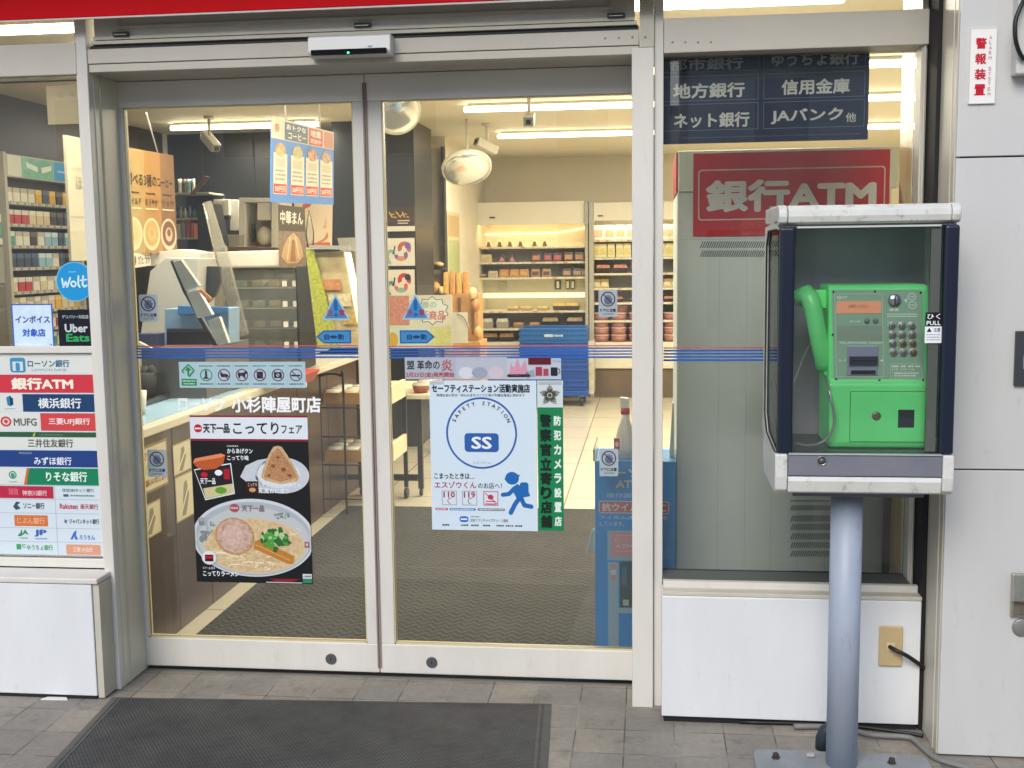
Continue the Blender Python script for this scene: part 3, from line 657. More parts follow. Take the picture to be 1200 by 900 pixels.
bd.hexa(ringL, ringR, GRN); bd.build('telephone_body', t2, .008, 3)
# raised rim round the faceplate
FPu0, FPv0, FPu1, FPv1 = 974.5, 339.5, 1081.5, 446.5
def fpl(px, py, off=0.0):
    k = (py-FPv0)/(FPv1-FPv0); Y = PF-.0035-.0035*k-off; p = P(px, py, PF); return Vector((p.x, Y, p.z))
FGRN = pr('#92bd9e'); INK = pr('#eaf6ec'); LINE = pr('#c3d6c4')
fp = Card(fpl(FPu0, FPv0), fpl(FPu1-1, FPv0), fpl(FPu1+1, FPv1), fpl(FPu0+2, FPv1), FPu0, FPv0, FPu1, FPv1, FGRN, .002)
fp.frame(977.5, 344, 1034.5, 441.5, .7, LINE, 1)
fp.ell(983, 348.4, 2.3, 2.0, INK, 1, 16).ell(983, 348.4, 1.2, 1.0, FGRN, 2, 12).text('NTT', 986, 346.8, 993, 350, INK, 1, .02)
fp.rect(980, 381.5, 1033.5, 399, pr('#8fa892'), 1)
fp.text('音量', 994.5, 375, 1000, 377.6, INK, 1); fp.lines(1001.5, 375.6, 1008, 377, INK, 1)
fp.text('TELEPHONE CARD', 982, 400, 1033, 402.4, INK, 1, .02)
fp.text('カード', 981, 420.4, 990, 423.6, INK, 1, .02).poly([(1030, 422), (1033, 420), (1033, 424)], INK, 1)
fp.text('硬貨', 1042, 361, 1053.5, 364.6, INK, 1, .02)
for k in range(2): fp.lines(1039.5, 367+k*2.6, 1075, 368.4+k*2.6, INK, 1, k+3)
fp.poly([(1060, 352), (1063, 349), (1063, 355)], INK, 1)
for cx, cy, s_ in ((1069, 347.5, '100'), (1069.5, 357.3, '10')):
    fp.ring(cx, cy, 5, 4.4, .8, INK, 1, 24); fp.text(s_, cx-2.6, cy-1.4, cx+2.6, cy+1.4, INK, 1)
fp.frame(1042, 425.5, 1079, 443, .6, LINE, 1)
for r_, (a_, b_) in enumerate(((1043.5, 1052), (1054, 1060), (1063, 1069), (1071, 1077.5))): fp.lines(a_, 427.5, b_, 430, INK, 1, r_)
fp.text('110', 1044, 431.4, 1051, 433.6, INK, 1).text('119', 1055, 431.4, 1061, 433.6, INK, 1).text('118', 1064, 431.4, 1070, 433.6, INK, 1)
fp.frame(1045, 435.2, 1076.5, 441.6, .4, LINE, 1); fp.lines(1046.5, 436.2, 1075, 437.8, INK, 1, 9); fp.lines(1046.5, 439, 1072, 440.6, INK, 1, 10)
fp.build('faceplate', t2)
for px, py in ((974.9+1.5, 342), (1025, 341.5), (1078.5, 343), (975.5, 392), (979.5, 444), (1030, 445.3), (1081, 445)):
    p = fpl(px, py, .0005); MB().lathe([(.0032, 0), (.0028, .0015), (0, .0016)], p, M('screw_dark', '#2c3230', .4, .4), '-y', 10).build('screw', t2)
a_, b_ = fpl(980, 353), fpl(1032, 367); MB().box(a_.x, b_.x, a_.y-.0022, a_.y-.0005, b_.z, a_.z, M('display_orange', '#e7a27c', .25, emit='#f0a070', es=.12)).build('display', t2)
p0, p1 = fpl(980, 353, .0024), fpl(1032, 367, .0024)
cdx = Card((p0.x, p0.y, p0.z), (p1.x, p0.y, p0.z), (p1.x, p0.y, p1.z), (p0.x, p0.y, p1.z), 980, 353, 1032, 367, None)
cdx.text('お待ちください', 994, 356.5, 1017, 361, pr('#a5674a')); o = cdx.build('display_text', t2)
for px, py in ((1015.5, 375.5), (1025.5, 375.5)):
    p = fpl(px, py, .0004); MB().lathe([(.0075, 0), (.0075, .004), (.006, .006), (0, .006)], p, M('button_grey', '#6f8576', .4), '-y', 18).build('volume_button', t2)
p = fpl(1048, 352, .0005); k = MB().lathe([(.0185, 0), (.0185, .003), (.0165, .006), (0, .0062)], p, M('coin_steel', '#b8bcc0', .25, .85), '-y', 28); k.box(p.x-.0018, p.x+.0018, p.y-.0072, p.y-.0055, p.z-.012, p.z+.012, DARK); k.build('coin_slot', t2)
a_, b_ = fpl(992.5, 405), fpl(1028, 439.5); MB().box(a_.x, b_.x, b_.y-.004, b_.y+.001, b_.z, a_.z, M('reader_lilac', '#9aa6bd', .35, .3)).build('card_reader', t2, .002)
a_, b_ = fpl(994.5, 417), fpl(1027, 426.5); MB().box(a_.x, b_.x, b_.y-.016, b_.y-.0035, b_.z, a_.z, M('reader_slot', '#3c4150', .3, .3)).box(a_.x+.006, b_.x-.006, b_.y-.0168, b_.y-.0155, (a_.z+b_.z)/2-.003, (a_.z+b_.z)/2+.003, DARK).build('card_slot', t2, .003)
a_, b_ = fpl(996.5, 433.5), fpl(1025, 438); MB().box(a_.x, b_.x, b_.y-.006, b_.y-.0042, b_.z, a_.z, DARK).build('card_outlet', t2)
KEYS = ['1', '2', '3', '4', '5', '6', '7', '8', '9', '＊', '0', '＃']
KM = M('key_grey', '#8b908c', .35, .5); KM2 = M('key_worn', '#7d6d52', .4, .5)
for r_ in range(4):
    for c_ in range(3):
        px, py = 1044.8+11.6*c_+r_*.55, 381.6+10.4*r_; p = fpl(px, py, .0003)
        kk = MB().lathe([(.0122, 0), (.0122, .0025), (.0105, .003)], p, M('key_ring', '#cfd6cf', .3, .5), '-y', 20); kk.lathe([(.0094, .0005), (.0094, .006), (.0075, .0075), (0, .0072)], p, KM2 if (r_ >= 2 and c_ == 2) or (r_ == 2 and c_ == 1) else KM, '-y', 20)
        cc = Card((p.x-.004, p.y-.0077, p.z+.004), (p.x+.004, p.y-.0077, p.z+.004), (p.x+.004, p.y-.0077, p.z-.004), (p.x-.004, p.y-.0077, p.z-.004), 0, 0, 1, 1, None)
        cc.text(KEYS[r_*3+c_], .28, .1, .72, .9, pr('#222624')); kk.v += [tuple(v) for v in cc.v]; off = len(kk.v)-len(cc.v)
        i_ = kk.mi(pr('#222624'))
        for f_ in cc.f: kk.f.append([off+j for j in f_]); kk.fm.append(i_); kk.sm.append(False)
        kk.closed = False; kk.build('key', t2)
# lower door, lock, return slot
yl = PF-.0205
dl = MB(); a_, b_ = P(997, 459, PF-.02), P(1087, 518, PF-.02)
dl.box(a_.x, b_.x, yl-.0012, yl+.004, b_.z, a_.z, GRN); dl.build('coin_box_door', t2, .0012)
for seg_ in ((a_.x-.0012, a_.x, b_.z, a_.z), (b_.x, b_.x+.0012, b_.z, a_.z), (a_.x, b_.x, a_.z, a_.z+.0012), (a_.x, b_.x, b_.z-.0012, b_.z)):
    MB().box(seg_[0], seg_[1], yl-.0006, yl+.003, seg_[2], seg_[3], M('green_shadow_gap', '#1d7a34', .6)).build('door_gap', t2)
c = P(1027, 487.5, PF-.022); MB().lathe([(.0125, 0), (.0125, .002), (.009, .0035), (0, .003)], (c.x, yl-.001, c.z), M('brass_lock', '#85806a', .35, .7), '-y', 24).build('box_lock', t2)
a_, b_ = P(1052.5, 480, PF-.021), P(1071, 501, PF-.021); MB().box(a_.x, b_.x, yl-.0030, yl-.0008, b_.z, a_.z, M('return_flap', '#26313a', .3)).build('coin_return', t2, .001)
# handset with its cradle and armoured cord
hy = PF+.03
hp = lambda px, py, dy=0.0: P(px, py, hy+dy)
path = [hp(938, 353, .034), hp(940, 347, .018), hp(945, 344.5, .004), hp(949.5, 350, -.006), hp(953, 362, -.012), hp(956, 378, -.013), hp(959, 394, -.012), hp(962.5, 408, -.008), hp(966, 420, 0), hp(966, 427, .012), hp(964, 430, .028)]
rad = [.02, .026, .0275, .027, .026, .025, .025, .0265, .028, .027, .02]
MB().tube(path, rad, GRN2, 18).build('handset', t2)
MB().tube([hp(966.5, 427, .004), hp(968, 436, .002), hp(969, 441, 0)], [.009, .008, .006], GRN2, 12).build('cord_collar', t2)
MB().box(pxx(951), x0+.004, PF+.05, PF+.11, pz(362), pz(340), GRN).box(pxx(948), pxx(958), PF+.04, PF+.06, pz(378), pz(345), M('cradle_dark', '#2f4a38', .5)).build('cradle', t2, .003)
pts = [hp(968, 440, 0), hp(969, 446, -.03), hp(971, 455, -.07), hp(974.5, 470, -.082), hp(977.5, 484, -.084), hp(977.5, 497, -.084), hp(973, 509, -.084), hp(964, 517.5, -.08), hp(953, 521.5, -.07), hp(943, 521.5, -.05), hp(932, 519, -.02)]
def smooth(ps, n=4):
    out = []
    for i in range(len(ps)-1):
        p0, p1, p2, p3 = ps[max(i-1, 0)], ps[i], ps[i+1], ps[min(i+2, len(ps)-1)]
        for k in range(n):
            u = k/n; out.append(.5*((2*p1)+(p2-p0)*u+(2*p0-5*p1+4*p2-p3)*u*u+(3*p1-p0-3*p2+p3)*u**3))
    return out+[ps[-1]]
CORD = M('steel_cord', '#a9aeaa', .35, .6)
MB().tube(smooth(pts), .0040, CORD, 8).build('cord', t2)
MB().tube(smooth([hp(952, 398, .06), hp(943, 416, .07), hp(936, 434, .07), hp(928, 452, .06)]), .0022, CORD, 6).build('cord', t2)

# ================================================================ things on the pillar wall and low walls
WY = 3.4695
c = sheet(1136, 33, 1167.5, 121.5, WY-.006, pr('#eceae6'), .006)
c.frame(1136, 33, 1167.5, 121.5, .8, pr('#cfcac4'), 1)
c.vtext('警報装置', 1142.5, 41.5, 1155.5, 114, pr('#c4132e'), 2, .035, .28)
for i, ch in enumerate('ALARM'): c.text(ch, 1158.3, 42+i*6, 1161.6, 46.2+i*6, pr('#b5707a'), 2, 0)
for i, ch in enumerate('SYSTEM'): c.text(ch, 1158.3, 78.5+i*6, 1161.6, 82.7+i*6, pr('#b5707a'), 2, 0)
tag(c.build('alarm_sign'), 'narrow white sign with four red characters on the pillar wall', 'sign')
a, b = P(1184, 90, WY), P(1240, -20, WY)
t = thing('junction_box', 'pale wall box with a black cable at the top right corner', 'junction box', ((a.x+b.x)/2, WY, a.z))
MB().box(a.x, b.x, WY-.05, WY, a.z, b.z, M('box_ivory', '#c9c8c2', .45, var=.06)).build('housing', t, .004)
MB().tube(smooth([P(1203, -6, WY-.06), P(1196, 8, WY-.075), P(1190, 25, WY-.08), P(1190, 45, WY-.08), P(1194, 60, WY-.07), P(1200, 70, WY-.06)]), .006, M('black_cable', '#161617', .45), 10).build('cable', t)
a, b = P(1187, 451.5, WY), P(1235, 387.5, WY)
t = thing('intercom_panel', 'dark grey box on the pillar wall at the right edge', 'panel', ((a.x+b.x)/2, WY, a.z))
MB().box(a.x, b.x, WY-.012, WY, a.z, b.z, M('panel_dark', '#3f4346', .35, var=.1)).build('housing', t, .002)
MB().box(a.x+.022, b.x-.02, WY-.0135, WY-.0122, a.z+.05, a.z+.09, M('panel_lens', '#7e8890', .2)).build('lens', t)
a, b = P(1183, 721.5, WY), P(1235, 672, WY)
t = thing('wall_tap_cover', 'small steel hooded cover low on the pillar wall', 'cover', ((a.x+b.x)/2, WY, a.z))
k = MB(); k.extr([(a.x, WY, a.z), (a.x, WY-.012, a.z), (a.x, WY-.012, a.z+.048), (a.x, WY-.035, a.z+.055), (a.x, WY-.020, b.z), (a.x, WY, b.z)], (b.x-a.x, 0, 0), M('worn_steel', '#b4b2a4', .3, .8, var=.2, vscale=30)); k.build('hood', t, .002)
MB().box(a.x+.008, b.x-.008, WY-.0135, WY-.0122, a.z+.006, a.z+.044, M('cover_recess', '#6d6558', .6, var=.4, vscale=40)).build('opening', t)
c = P(1197, 735, WY); o = MB().lathe([(.0275, 0), (.0275, .004), (.024, .006), (0, .0065)], (c.x, WY-.0002, c.z), M('disc_grey', '#8f8f8a', .4, .5), '-y', 28).build('wall_disc'); tag(o, 'round grey metal disc below the steel hooded cover', 'disc')
a, b = P(1029, 779.5, 3.647), P(1058, 733.5, 3.647)
t = thing('outlet_plate', 'beige cable outlet plate on the low wall beside the phone pole', 'outlet', ((a.x+b.x)/2, 3.647, a.z))
MB().box(a.x, b.x, 3.638, 3.6478, a.z, b.z, M('outlet_beige', '#c8b184', .4, var=.08, dirt=('#8c7446', 30, .65, .6))).build('plate', t, .004, 3)
c = P(1044, 758, 3.636); MB().box(c.x-.013, c.x+.013, 3.6355, 3.6378, c.z-.013, c.z+.013, M('outlet_ivory', '#d6caa8', .4)).build('socket', t, .001)
BCAB = M('black_cable')
o = MB().tube(smooth([Vector((c.x-.004, 3.637, c.z)), P(1050, 762, 3.615), P(1062, 768, 3.61), P(1074, 776, 3.625), P(1082, 782, 3.65), P(1086, 785, 3.68)]), .0068, BCAB, 10).build('power_cable'); tag(o, 'short black cable running from the beige outlet plate into the wall gap', 'cable')
o = MB().tube(smooth([Vector((.47, 3.625, .012)), Vector((.62, 3.635, .010)), G(1020, 861, .012), G(1060, 863.5, .012), G(1072, 868, .012), G(1085, 880, .012), G(1100, 890, .012), G(1130, 899, .012), G(1180, 915, .012)]), .0085, M('grey_hose', '#7b7a78', .5), 10).build('ground_hose'); tag(o, 'grey hose lying on the tiles along the wall foot behind the pole', 'hose')
o = MB().tube(smooth([Vector((.30, 3.655, .008)), Vector((.62, 3.655, .010)), G(1060, 858.5, .012), G(1082, 862.5, .01)]), .006, BCAB, 8).build('ground_cable'); tag(o, 'black cable lying at the foot of the low wall beside the grey hose', 'cable')
c = G(964, 884); o = MB().tube([Vector((.545, 3.49, .001)), Vector((.545, 3.49, .035)), Vector((.552, 3.487, .06)), Vector((.57, 3.48, .078))], [.026, .026, .024, .02], M('pipe_black', '#24303a', .5), 12).build('pipe_end'); tag(o, 'dark rubber pipe end rising from the tiles behind the phone pole', 'pipe')
c = G(950, 889, .012); o = MB().box(c.x-.013, c.x+.013, c.y-.006, c.y+.012, .0175, .028, M('stone_chip', '#a6a6a2', .8)).build('stone_chip', bevel=.004); tag(o, 'pale chip lying on the booth base plate left of the pole', 'chip')
# ================================================================ stickers and posters on the glass
def food(name, a, b, sc, rough=.5): return M('print_'+name, a, rough, col2=b, vscale=sc, spec=.3)
W_, K_ = pr('#e6eef4'), pr('#15171a')
YT = YS+.0035                              # sheets fixed to the door glass
# ---- pictogram strip
BG = pr('#a9c6cf')
c = sheet(210, 424, 358, 454.5, YT, BG)
GRr, PUR, DKG = pr('#1d8a55'), pr('#6b3a55'), pr('#37434a')
c.rect(212.5, 444, 230.5, 452, GRr, 1); c.lines(214, 445.6, 229, 447.2, pr('#bfe0cf'), 2, 3); c.lines(215, 449, 228, 450.4, pr('#bfe0cf'), 2, 4)
c.line(221.5, 427, 213.5, 434.5, 1.6, GRr).line(213.5, 434.5, 216, 437, 1.6, GRr, 2).line(221.5, 427, 228, 434, 1.6, GRr, 2).line(228, 434, 221.5, 441.5, 1.6, GRr, 3).line(221, 430, 221, 440, 2, GRr, 4).poly([(217, 434), (221, 429.6), (225, 434)], GRr, 5)
for i, cx in enumerate((242, 263, 284, 305, 326, 347)):
    col = GRr if i == 0 else PUR
    c.ring(cx, 439.5, 7.3, 7.3, 1.2, col, 1, 28)
    c.lines(cx-8, 428.2, cx+8, 429.4, DKG, 1, i); c.lines(cx-8, 449.2, cx+8, 450.6, DKG, 1, i+9)
    if i: c.rect(cx-10.6, 426, cx-10.3, 452, pr('#8fb0bc'), 1)
    d = pr('#2c2030')
    if i == 0: c.poly([(240.6, 434), (243, 434), (243.4, 442), (246, 444), (238, 444), (240.5, 441)], DKG, 2)
    elif i == 1: c.poly([(258, 437), (267, 438.5), (269, 441.5), (260, 442)], d, 2)
    elif i == 2: c.poly([(279, 437), (288, 436.5), (288, 442.5), (286, 442.5), (286, 440.5), (282, 440.5), (282, 443), (280, 443)], d, 2).ell(289, 436.5, 2, 1.6, d, 3, 10)
    elif i == 3: c.rect(301.5, 435.5, 308.5, 443.5, d, 2)
    elif i == 4: c.rrect(321.5, 436, 330.5, 443, 1, d, 2).ell(326, 439.6, 2, 2, BG, 3, 14)
    else: c.rect(341.5, 439, 352, 441, d, 2)
    if i: c.line(cx-5, 434.5, cx+5, 444.5, 1.1, PUR, 4)
tag(c.build('pictogram_strip'), 'pale blue strip of seven round pictograms on the left door', 'sticker')
# ---- white shop name lettering straight on the glass
c = sheet(208, 463, 376, 484, YT, None); c.closed = False
wl_ = pr('#f4f6f8')
p_ = P(292, 484, YT); t = thing('shop_name_lettering', 'bold white shop name lettering stuck along the left door glass', 'lettering', p_)
c.text('ローソン', 209, 466, 264, 482.5, wl_, 1, .035); c.build('word', t)
c = sheet(208, 463, 376, 484, YT, None); c.text('小杉陣屋町店', 272, 464.5, 376, 483.5, wl_, 1, .035); c.build('word', t)

# ---- ramen poster
c = sheet(226.5, 487, 363.5, 683, YT, K_)
MAR = pr('#8e1d34')
c.rect(226.5, 487, 363.5, 516.5, MAR, 1).rect(226.5, 489, 363.5, 514, pr('#dbe4ec'), 2)
RDc = pr('#c8102e')
c.ell(236, 502, 4.8, 4.8, RDc, 3, 26).rect(232.2, 501.2, 239.8, 503, pr('#f2e6e6'), 4)
c.text('天下一品', 242, 496.5, 273, 507.5, K_, 3, .045).text('こってり', 277, 494.5, 330, 508.5, K_, 3, .02).text('フェア', 333, 498, 357, 507.5, K_, 3, .02)
# plate with rice ball
c.ell(332, 556, 31.4, 21, pr('#c3cad2'), 1, 40).ell(328, 555, 25, 16, pr('#d5dae0'), 2, 40)
for i in range(2): c.ell(281+i*0, 553, .1, .1, K_, 2, 4)
c.poly([(283, 558), (290, 545), (304, 538.5), (318, 536), (330, 556), (320, 573), (300, 572)], pr('#c3cad2'), 1)
RICE = food('grilled_rice', '#cfa377', '#8c5535', 260)
c.poly([(328, 521.5), (333, 523), (340, 534), (348, 548), (352, 558), (349, 563), (330, 566), (312, 562), (307.5, 558), (310, 548), (318, 531), (323, 523)], food('rice_edge', '#d8bf98', '#b08a5c', 200), 3)
c.poly([(328, 524), (338, 536), (346, 549), (349.5, 558), (330, 563.5), (311, 558), (315, 545), (321, 531)], RICE, 4)
for x, y, s_ in ((322, 545, 2.6), (334, 549, 3), (328, 535, 2), (341, 556, 2.4), (317, 556, 2)): c.ell(x, y, s_, s_*.8, food('burnt_rice', '#6b3c28', '#9a6040', 800), 5, 12)
c.text('からあげクン', 269, 525, 299, 531, W_, 3, .03).text('こってり味', 269, 533, 294, 539, W_, 3, .03).lines(269, 521.5, 282, 523, pr('#b9c0c6'), 3)
c.text('チャーシュー入りの', 308, 565, 354, 570, W_, 5, .03).text('和風おにぎり', 304, 571, 340, 577, W_, 5, .03)
# small pack card
c.poly([(229, 550), (273, 542), (276, 578), (241, 586)], W_, 3).poly([(230, 551), (272, 543.4), (275, 577), (241.6, 584.6)], pr('#221d20'), 4)
c.poly([(239, 572), (274, 566), (275, 577), (241.8, 584)], food('soup_small', '#d9d3a6', '#b9b079', 900), 5).ell(260, 574, 7, 4, pr('#5d9a32'), 6, 14)
c.text('天下一品', 236, 560, 254, 567, W_, 5, .03).ell(241, 556, 4, 3, RDc, 5, 14).ell(258, 553.5, 4.5, 3.4, W_, 5, 16).rect(264, 549, 271, 561, pr('#a81a2c'), 5)
c.poly([(228.5, 542), (231, 537), (262, 531), (267, 533), (264, 543), (255, 549), (241, 550.5), (233, 547.5)], food('broth', '#c9683a', '#a5431f', 300), 6).poly([(228.5, 542), (231, 537), (262, 531), (267, 533), (262, 535.5), (236, 540)], pr('#e0895c'), 7)
c.rect(290.5, 563, 304, 577, pr('#3a1418'), 5).text('こってり', 292, 565, 302.5, 569, pr('#e8d6d0'), 6).ell(297, 573, 4, 2.6, pr('#c99a6a'), 6, 12)
# the big bowl
def arc_poly(cx, cy, rx, ry, umin, umax, L, m):
    pts = [(max(umin, min(umax, cx+rx*math.cos(a))), cy+ry*math.sin(a)) for a in [2*math.pi*k/60 for k in range(60)]]; c.poly(pts, m, L)
arc_poly(295.5, 629.5, 72, 46, 227, 363, 3, pr('#c9d2da')); arc_poly(295.5, 630.5, 69, 43.5, 228.5, 361.8, 4, pr('#aab2b9')); arc_poly(296, 633, 66, 39.5, 230, 361, 5, pr('#bcc2c4'))
arc_poly(296.5, 639, 57, 31.5, 230, 360, 6, food('ramen_soup', '#dcc8a4', '#c0a06e', 50)); arc_poly(296.5, 639, 60, 33, 230, 360, 5.5, pr('#cdbf9f'))
rnd = random.Random(5)
NO = [pr('#e6d8b6'), pr('#d9c79c'), pr('#efe4c8'), pr('#c3a877')]
for k in range(46):
    x, y = rnd.uniform(250, 335), rnd.uniform(646, 665); 
    if ((x-296.5)/55)**2+((y-639)/30)**2 > .98: continue
    w_, h_ = rnd.uniform(5, 14), rnd.uniform(2, 5); a0 = rnd.uniform(150, 330)
    c.ring(x, y, w_, h_, 1.3, NO[k % 4], 7+.02*k, 12, a0, a0+rnd.uniform(70, 150))
for k in range(16):
    x, y = rnd.uniform(300, 345), rnd.uniform(614, 630); a0 = rnd.uniform(0, 300); c.ring(x, y, rnd.uniform(3, 9), rnd.uniform(2, 4), .8, NO[k % 4], 7+.02*k, 10, a0, a0+110)
PK = food('pork', '#d8bfae', '#a98271', 60)
c.ell(274, 628, 23.5, 22, food('pork_rim', '#cfa67c', '#a5764f', 90), 8, 36, .3).ell(274, 627.5, 21, 19.5, PK, 9, 36, .3).ell(272, 627, 12, 12.5, food('pork_heart', '#c39d92', '#d8c0b2', 60), 10, 30).ring(274, 627.5, 15, 14.5, 1, pr('#c9ab97'), 11, 20, 20, 200)
c.poly([(297.5, 634), (303, 630.5), (343, 650), (341.5, 659), (335, 659), (296, 642)], food('bamboo', '#c48a41', '#a96f2d', 200), 9).line(298, 637, 338, 655, 1, pr('#d9a860'), 10)
GV, GV2, GV3 = pr('#4f9a40'), pr('#2a6a30'), pr('#a9d096')
for k in range(70):
    a_ = rnd.uniform(0, 6.28); q_ = rnd.random()**.6; x, y = 321+18*q_*math.cos(a_), 630+12.5*q_*math.sin(a_); c.ell(x, y, rnd.uniform(1.8, 4.2), rnd.uniform(1.4, 3), (GV, GV2, GV, GV2, GV3)[k % 5], 11+.03*k, 9, rnd.uniform(0, 3))
c.ell(275, 594.5, 5.8, 5, pr('#a5505a'), 7, 20).rect(270.5, 593.6, 279.5, 595.4, pr('#d0b0b0'), 8).text('天下一品', 283.5, 591, 310, 598.5, pr('#7c6a6c'), 7, .04)
for k in range(30):
    x, y = 238+rnd.uniform(-5, 12), rnd.uniform(606, 640); c.ell(x, y, rnd.uniform(1, 4), rnd.uniform(1, 5), (pr('#8d949b'), pr('#a2a9af'), pr('#7f868d'))[k % 3], 5.6+.01*k, 9)
for k in range(14): c.ell(326+rnd.uniform(-4, 12), rnd.uniform(600, 606), rnd.uniform(1, 3), rnd.uniform(.7, 1.6), (pr('#8c9a8e'), pr('#72857a'))[k % 2], 6.1+.01*k, 8)
c.text('ロ', 355.5, 633, 360.8, 640, pr('#b03a44'), 7, .05)
c.ell(243, 653.5, 9, 8.5, pr('#cfd4d8'), 12, 26).ell(243, 653.5, 7.8, 7.4, pr('#e2e2e0'), 13, 26).rect(238, 650, 248, 658, pr('#33191c'), 14).rect(239, 651.6, 247, 654.4, RDc, 15)
c.text('天下一品 監修', 234.5, 664.8, 249, 667.6, pr('#c4c9cd'), 5, .02).text('こってりラーメン', 234.5, 669.5, 277, 675.8, W_, 5, .035)
c.poly([(312, 677.5), (350, 677), (340, 680.5), (322, 681)], pr('#8a1f2c'), 5)
c.rect(352, 671, 362.5, 676.5, pr('#d7dde2'), 4).rect(352, 677, 362.5, 681.6, pr('#2f8a5c'), 4).lines(353, 672.5, 361.5, 675, pr('#5a646c'), 5).rect(309, 681.2, 351, 682.2, pr('#c9ced2'), 4)
tag(c.build('ramen_poster'), 'black ramen fair poster with a large bowl of noodles on the left door', 'poster')

# ---- safety station poster
c = sheet(504.7, 446, 629.3, 621.5, YT, pr('#cfe0ec'))
TX = pr('#23262c')
c.rect(506, 446.8, 522, 450.4, pr('#b3bfc6'), 1)
c.text('セーフティステーション活動実施店', 507.5, 450, 622, 460, TX, 2, .04)
c.text('地域社会の安全・安心なまちづくりと青少年健全育成に努めます', 513, 461.2, 616, 464.6, TX, 2, .01)
SB, SR = pr('#2c5fa8'), pr('#c23148')
c.ring(565, 507, 41.5, 41.8, 2.2, SB, 1, 60)
for i, ch in enumerate('SAFETY STATION'):
    if ch == ' ': continue
    an = R(205+i*10.0); cx_, cy_ = 565+35*math.cos(an), 507+35*math.sin(an); ta = an+math.pi/2
    vs, fs, x0_, x1_, y0_, y1_ = glyphs(ch, .02); s_ = 6.2
    c.add([c.w(cx_+((x-(x0_+x1_)/2)*math.cos(ta)+(y-.35)*math.sin(ta))*s_, cy_+((x-(x0_+x1_)/2)*math.sin(ta)-(y-.35)*math.cos(ta))*s_, 2) for x, y in vs], fs, TX)
c.rrect(545, 507, 585, 529, 4, SB, 1).text('SS', 553, 511, 577, 525.5, W_, 2, .03)
c.text('エスゾウくん', 554.5, 540, 575.5, 543, pr('#8a93ab'), 2)
c.text('こまったときは…', 508.5, 554, 556, 561, TX, 2, .02)
c.text('エスゾウくん', 508.5, 564, 558, 572, pr('#b3304e'), 2, .02).text('のお店へ！', 560, 565, 588, 572, TX, 2, .015)
for x0_, s_ in ((517, '110'), (541, '119')):
    c.frame(x0_, 575, x0_+17.5, 592, .7, pr('#b5838f'), 1).text(s_, x0_+2, 576, x0_+15.5, 583, pr('#a8324c'), 2, .03); c.ring(x0_+10, 587, 3.4, 3.6, .8, pr('#8f4658'), 1, 12, 90, 300)
c.frame(566, 575, 583.5, 592, .9, pr('#c0566a'), 1).ell(574.5, 582, 3.5, 3, SR, 1, 14).line(568, 577, 582, 590, 1, SR, 2).line(569, 587, 580, 587, 1.2, SR, 1).rect(568, 589.5, 581, 590.7, SR, 1)
for u0_, u1_, m_ in ((509, 524, pr('#c8485c')), (526, 557, pr('#3f74c0')), (559, 591, pr('#4b5560'))): c.rrect(u0_, 595.4, u1_, 598.2, 1.2, m_, 1).lines(u0_+1.5, 596.1, u1_-1.5, 597.4, pr('#d5e2ec'), 2, int(u0_))
c.rrect(537.5, 605, 548, 612, 3, pr('#2b6fc4'), 1).rect(539, 607.6, 546.5, 609.4, W_, 2)
c.lines(550.5, 604.6, 562, 606, pr('#7b8794'), 1, 3).text('日本フランチャイズチェーン協会', 550.5, 607.5, 595, 611.5, pr('#55606c'), 2)
for k, u_ in enumerate((517, 539, 551, 565, 581, 592, 603)): c.lines(u_, 614.6, u_+9, 616.6, TX, 1, k)
# running child pictogram
B2 = pr('#1f67b0')
c.ell(600, 559.5, 8, 7.5, B2, 1, 28).poly([(600, 552), (609.5, 556), (607, 558.5), (592, 562), (591, 560), (596, 556)], B2, 1.5)
def limb(pts, r_, L):
    for (a, b), (d, e) in zip(pts, pts[1:]): c.line(a, b, d, e, 2*r_, B2, L)
    for a, b in pts: c.ell(a, b, r_, r_, B2, L+.5, 14)
limb([(603, 571), (596, 578), (589, 579)], 2.4, 2); limb([(608, 583), (603, 590), (598, 600)], 2.6, 2); limb([(610, 582), (614, 591), (622, 592.5)], 2.6, 2)
c.poly([(599, 571), (606, 566), (613, 570), (613, 582), (606, 585)], B2, 3).rrect(609, 564, 619, 580, 3, B2, 3.4).poly([(607, 567), (617, 570), (621, 580), (611, 582)], B2, 3.6)
tag(c.build('safety_poster'), 'pale blue safety station poster with a running child pictogram on the right door', 'poster')
# ---- green upright sign with the police emblem above
c = sheet(630.3, 446, 660.2, 622, YT, pr('#17804f'))
c.rect(630.3, 446, 660.2, 477, pr('#cdd9da'), 1).rect(631.5, 447, 659, 451, pr('#aeb8ba'), 2)
EM = pr('#4e4a3c'); ey = 463
for k in range(5):
    for j in range(-3, 4):
        an = R(-90+72*k+j*9.6); r1 = 12.6-abs(j)*1.75; r0_ = 3.0
        c.line(645+r0_*math.cos(an), ey+r0_*math.sin(an), 645+r1*math.cos(an), ey+r1*math.sin(an), .95, EM, 2)
c.ell(645, ey, 2.2, 2.2, EM, 3, 18)
c.vtext('警察官立寄り店舗', 633, 484, 646.5, 619.5, pr('#10251d'), 2, .06, .1); c.vtext('防犯カメラ設置店', 649.3, 484, 657.8, 619, pr('#d9ebe1'), 2, .05, .3)
tag(c.build('police_sign'), 'tall green sign with black and white characters under a star emblem', 'sign')
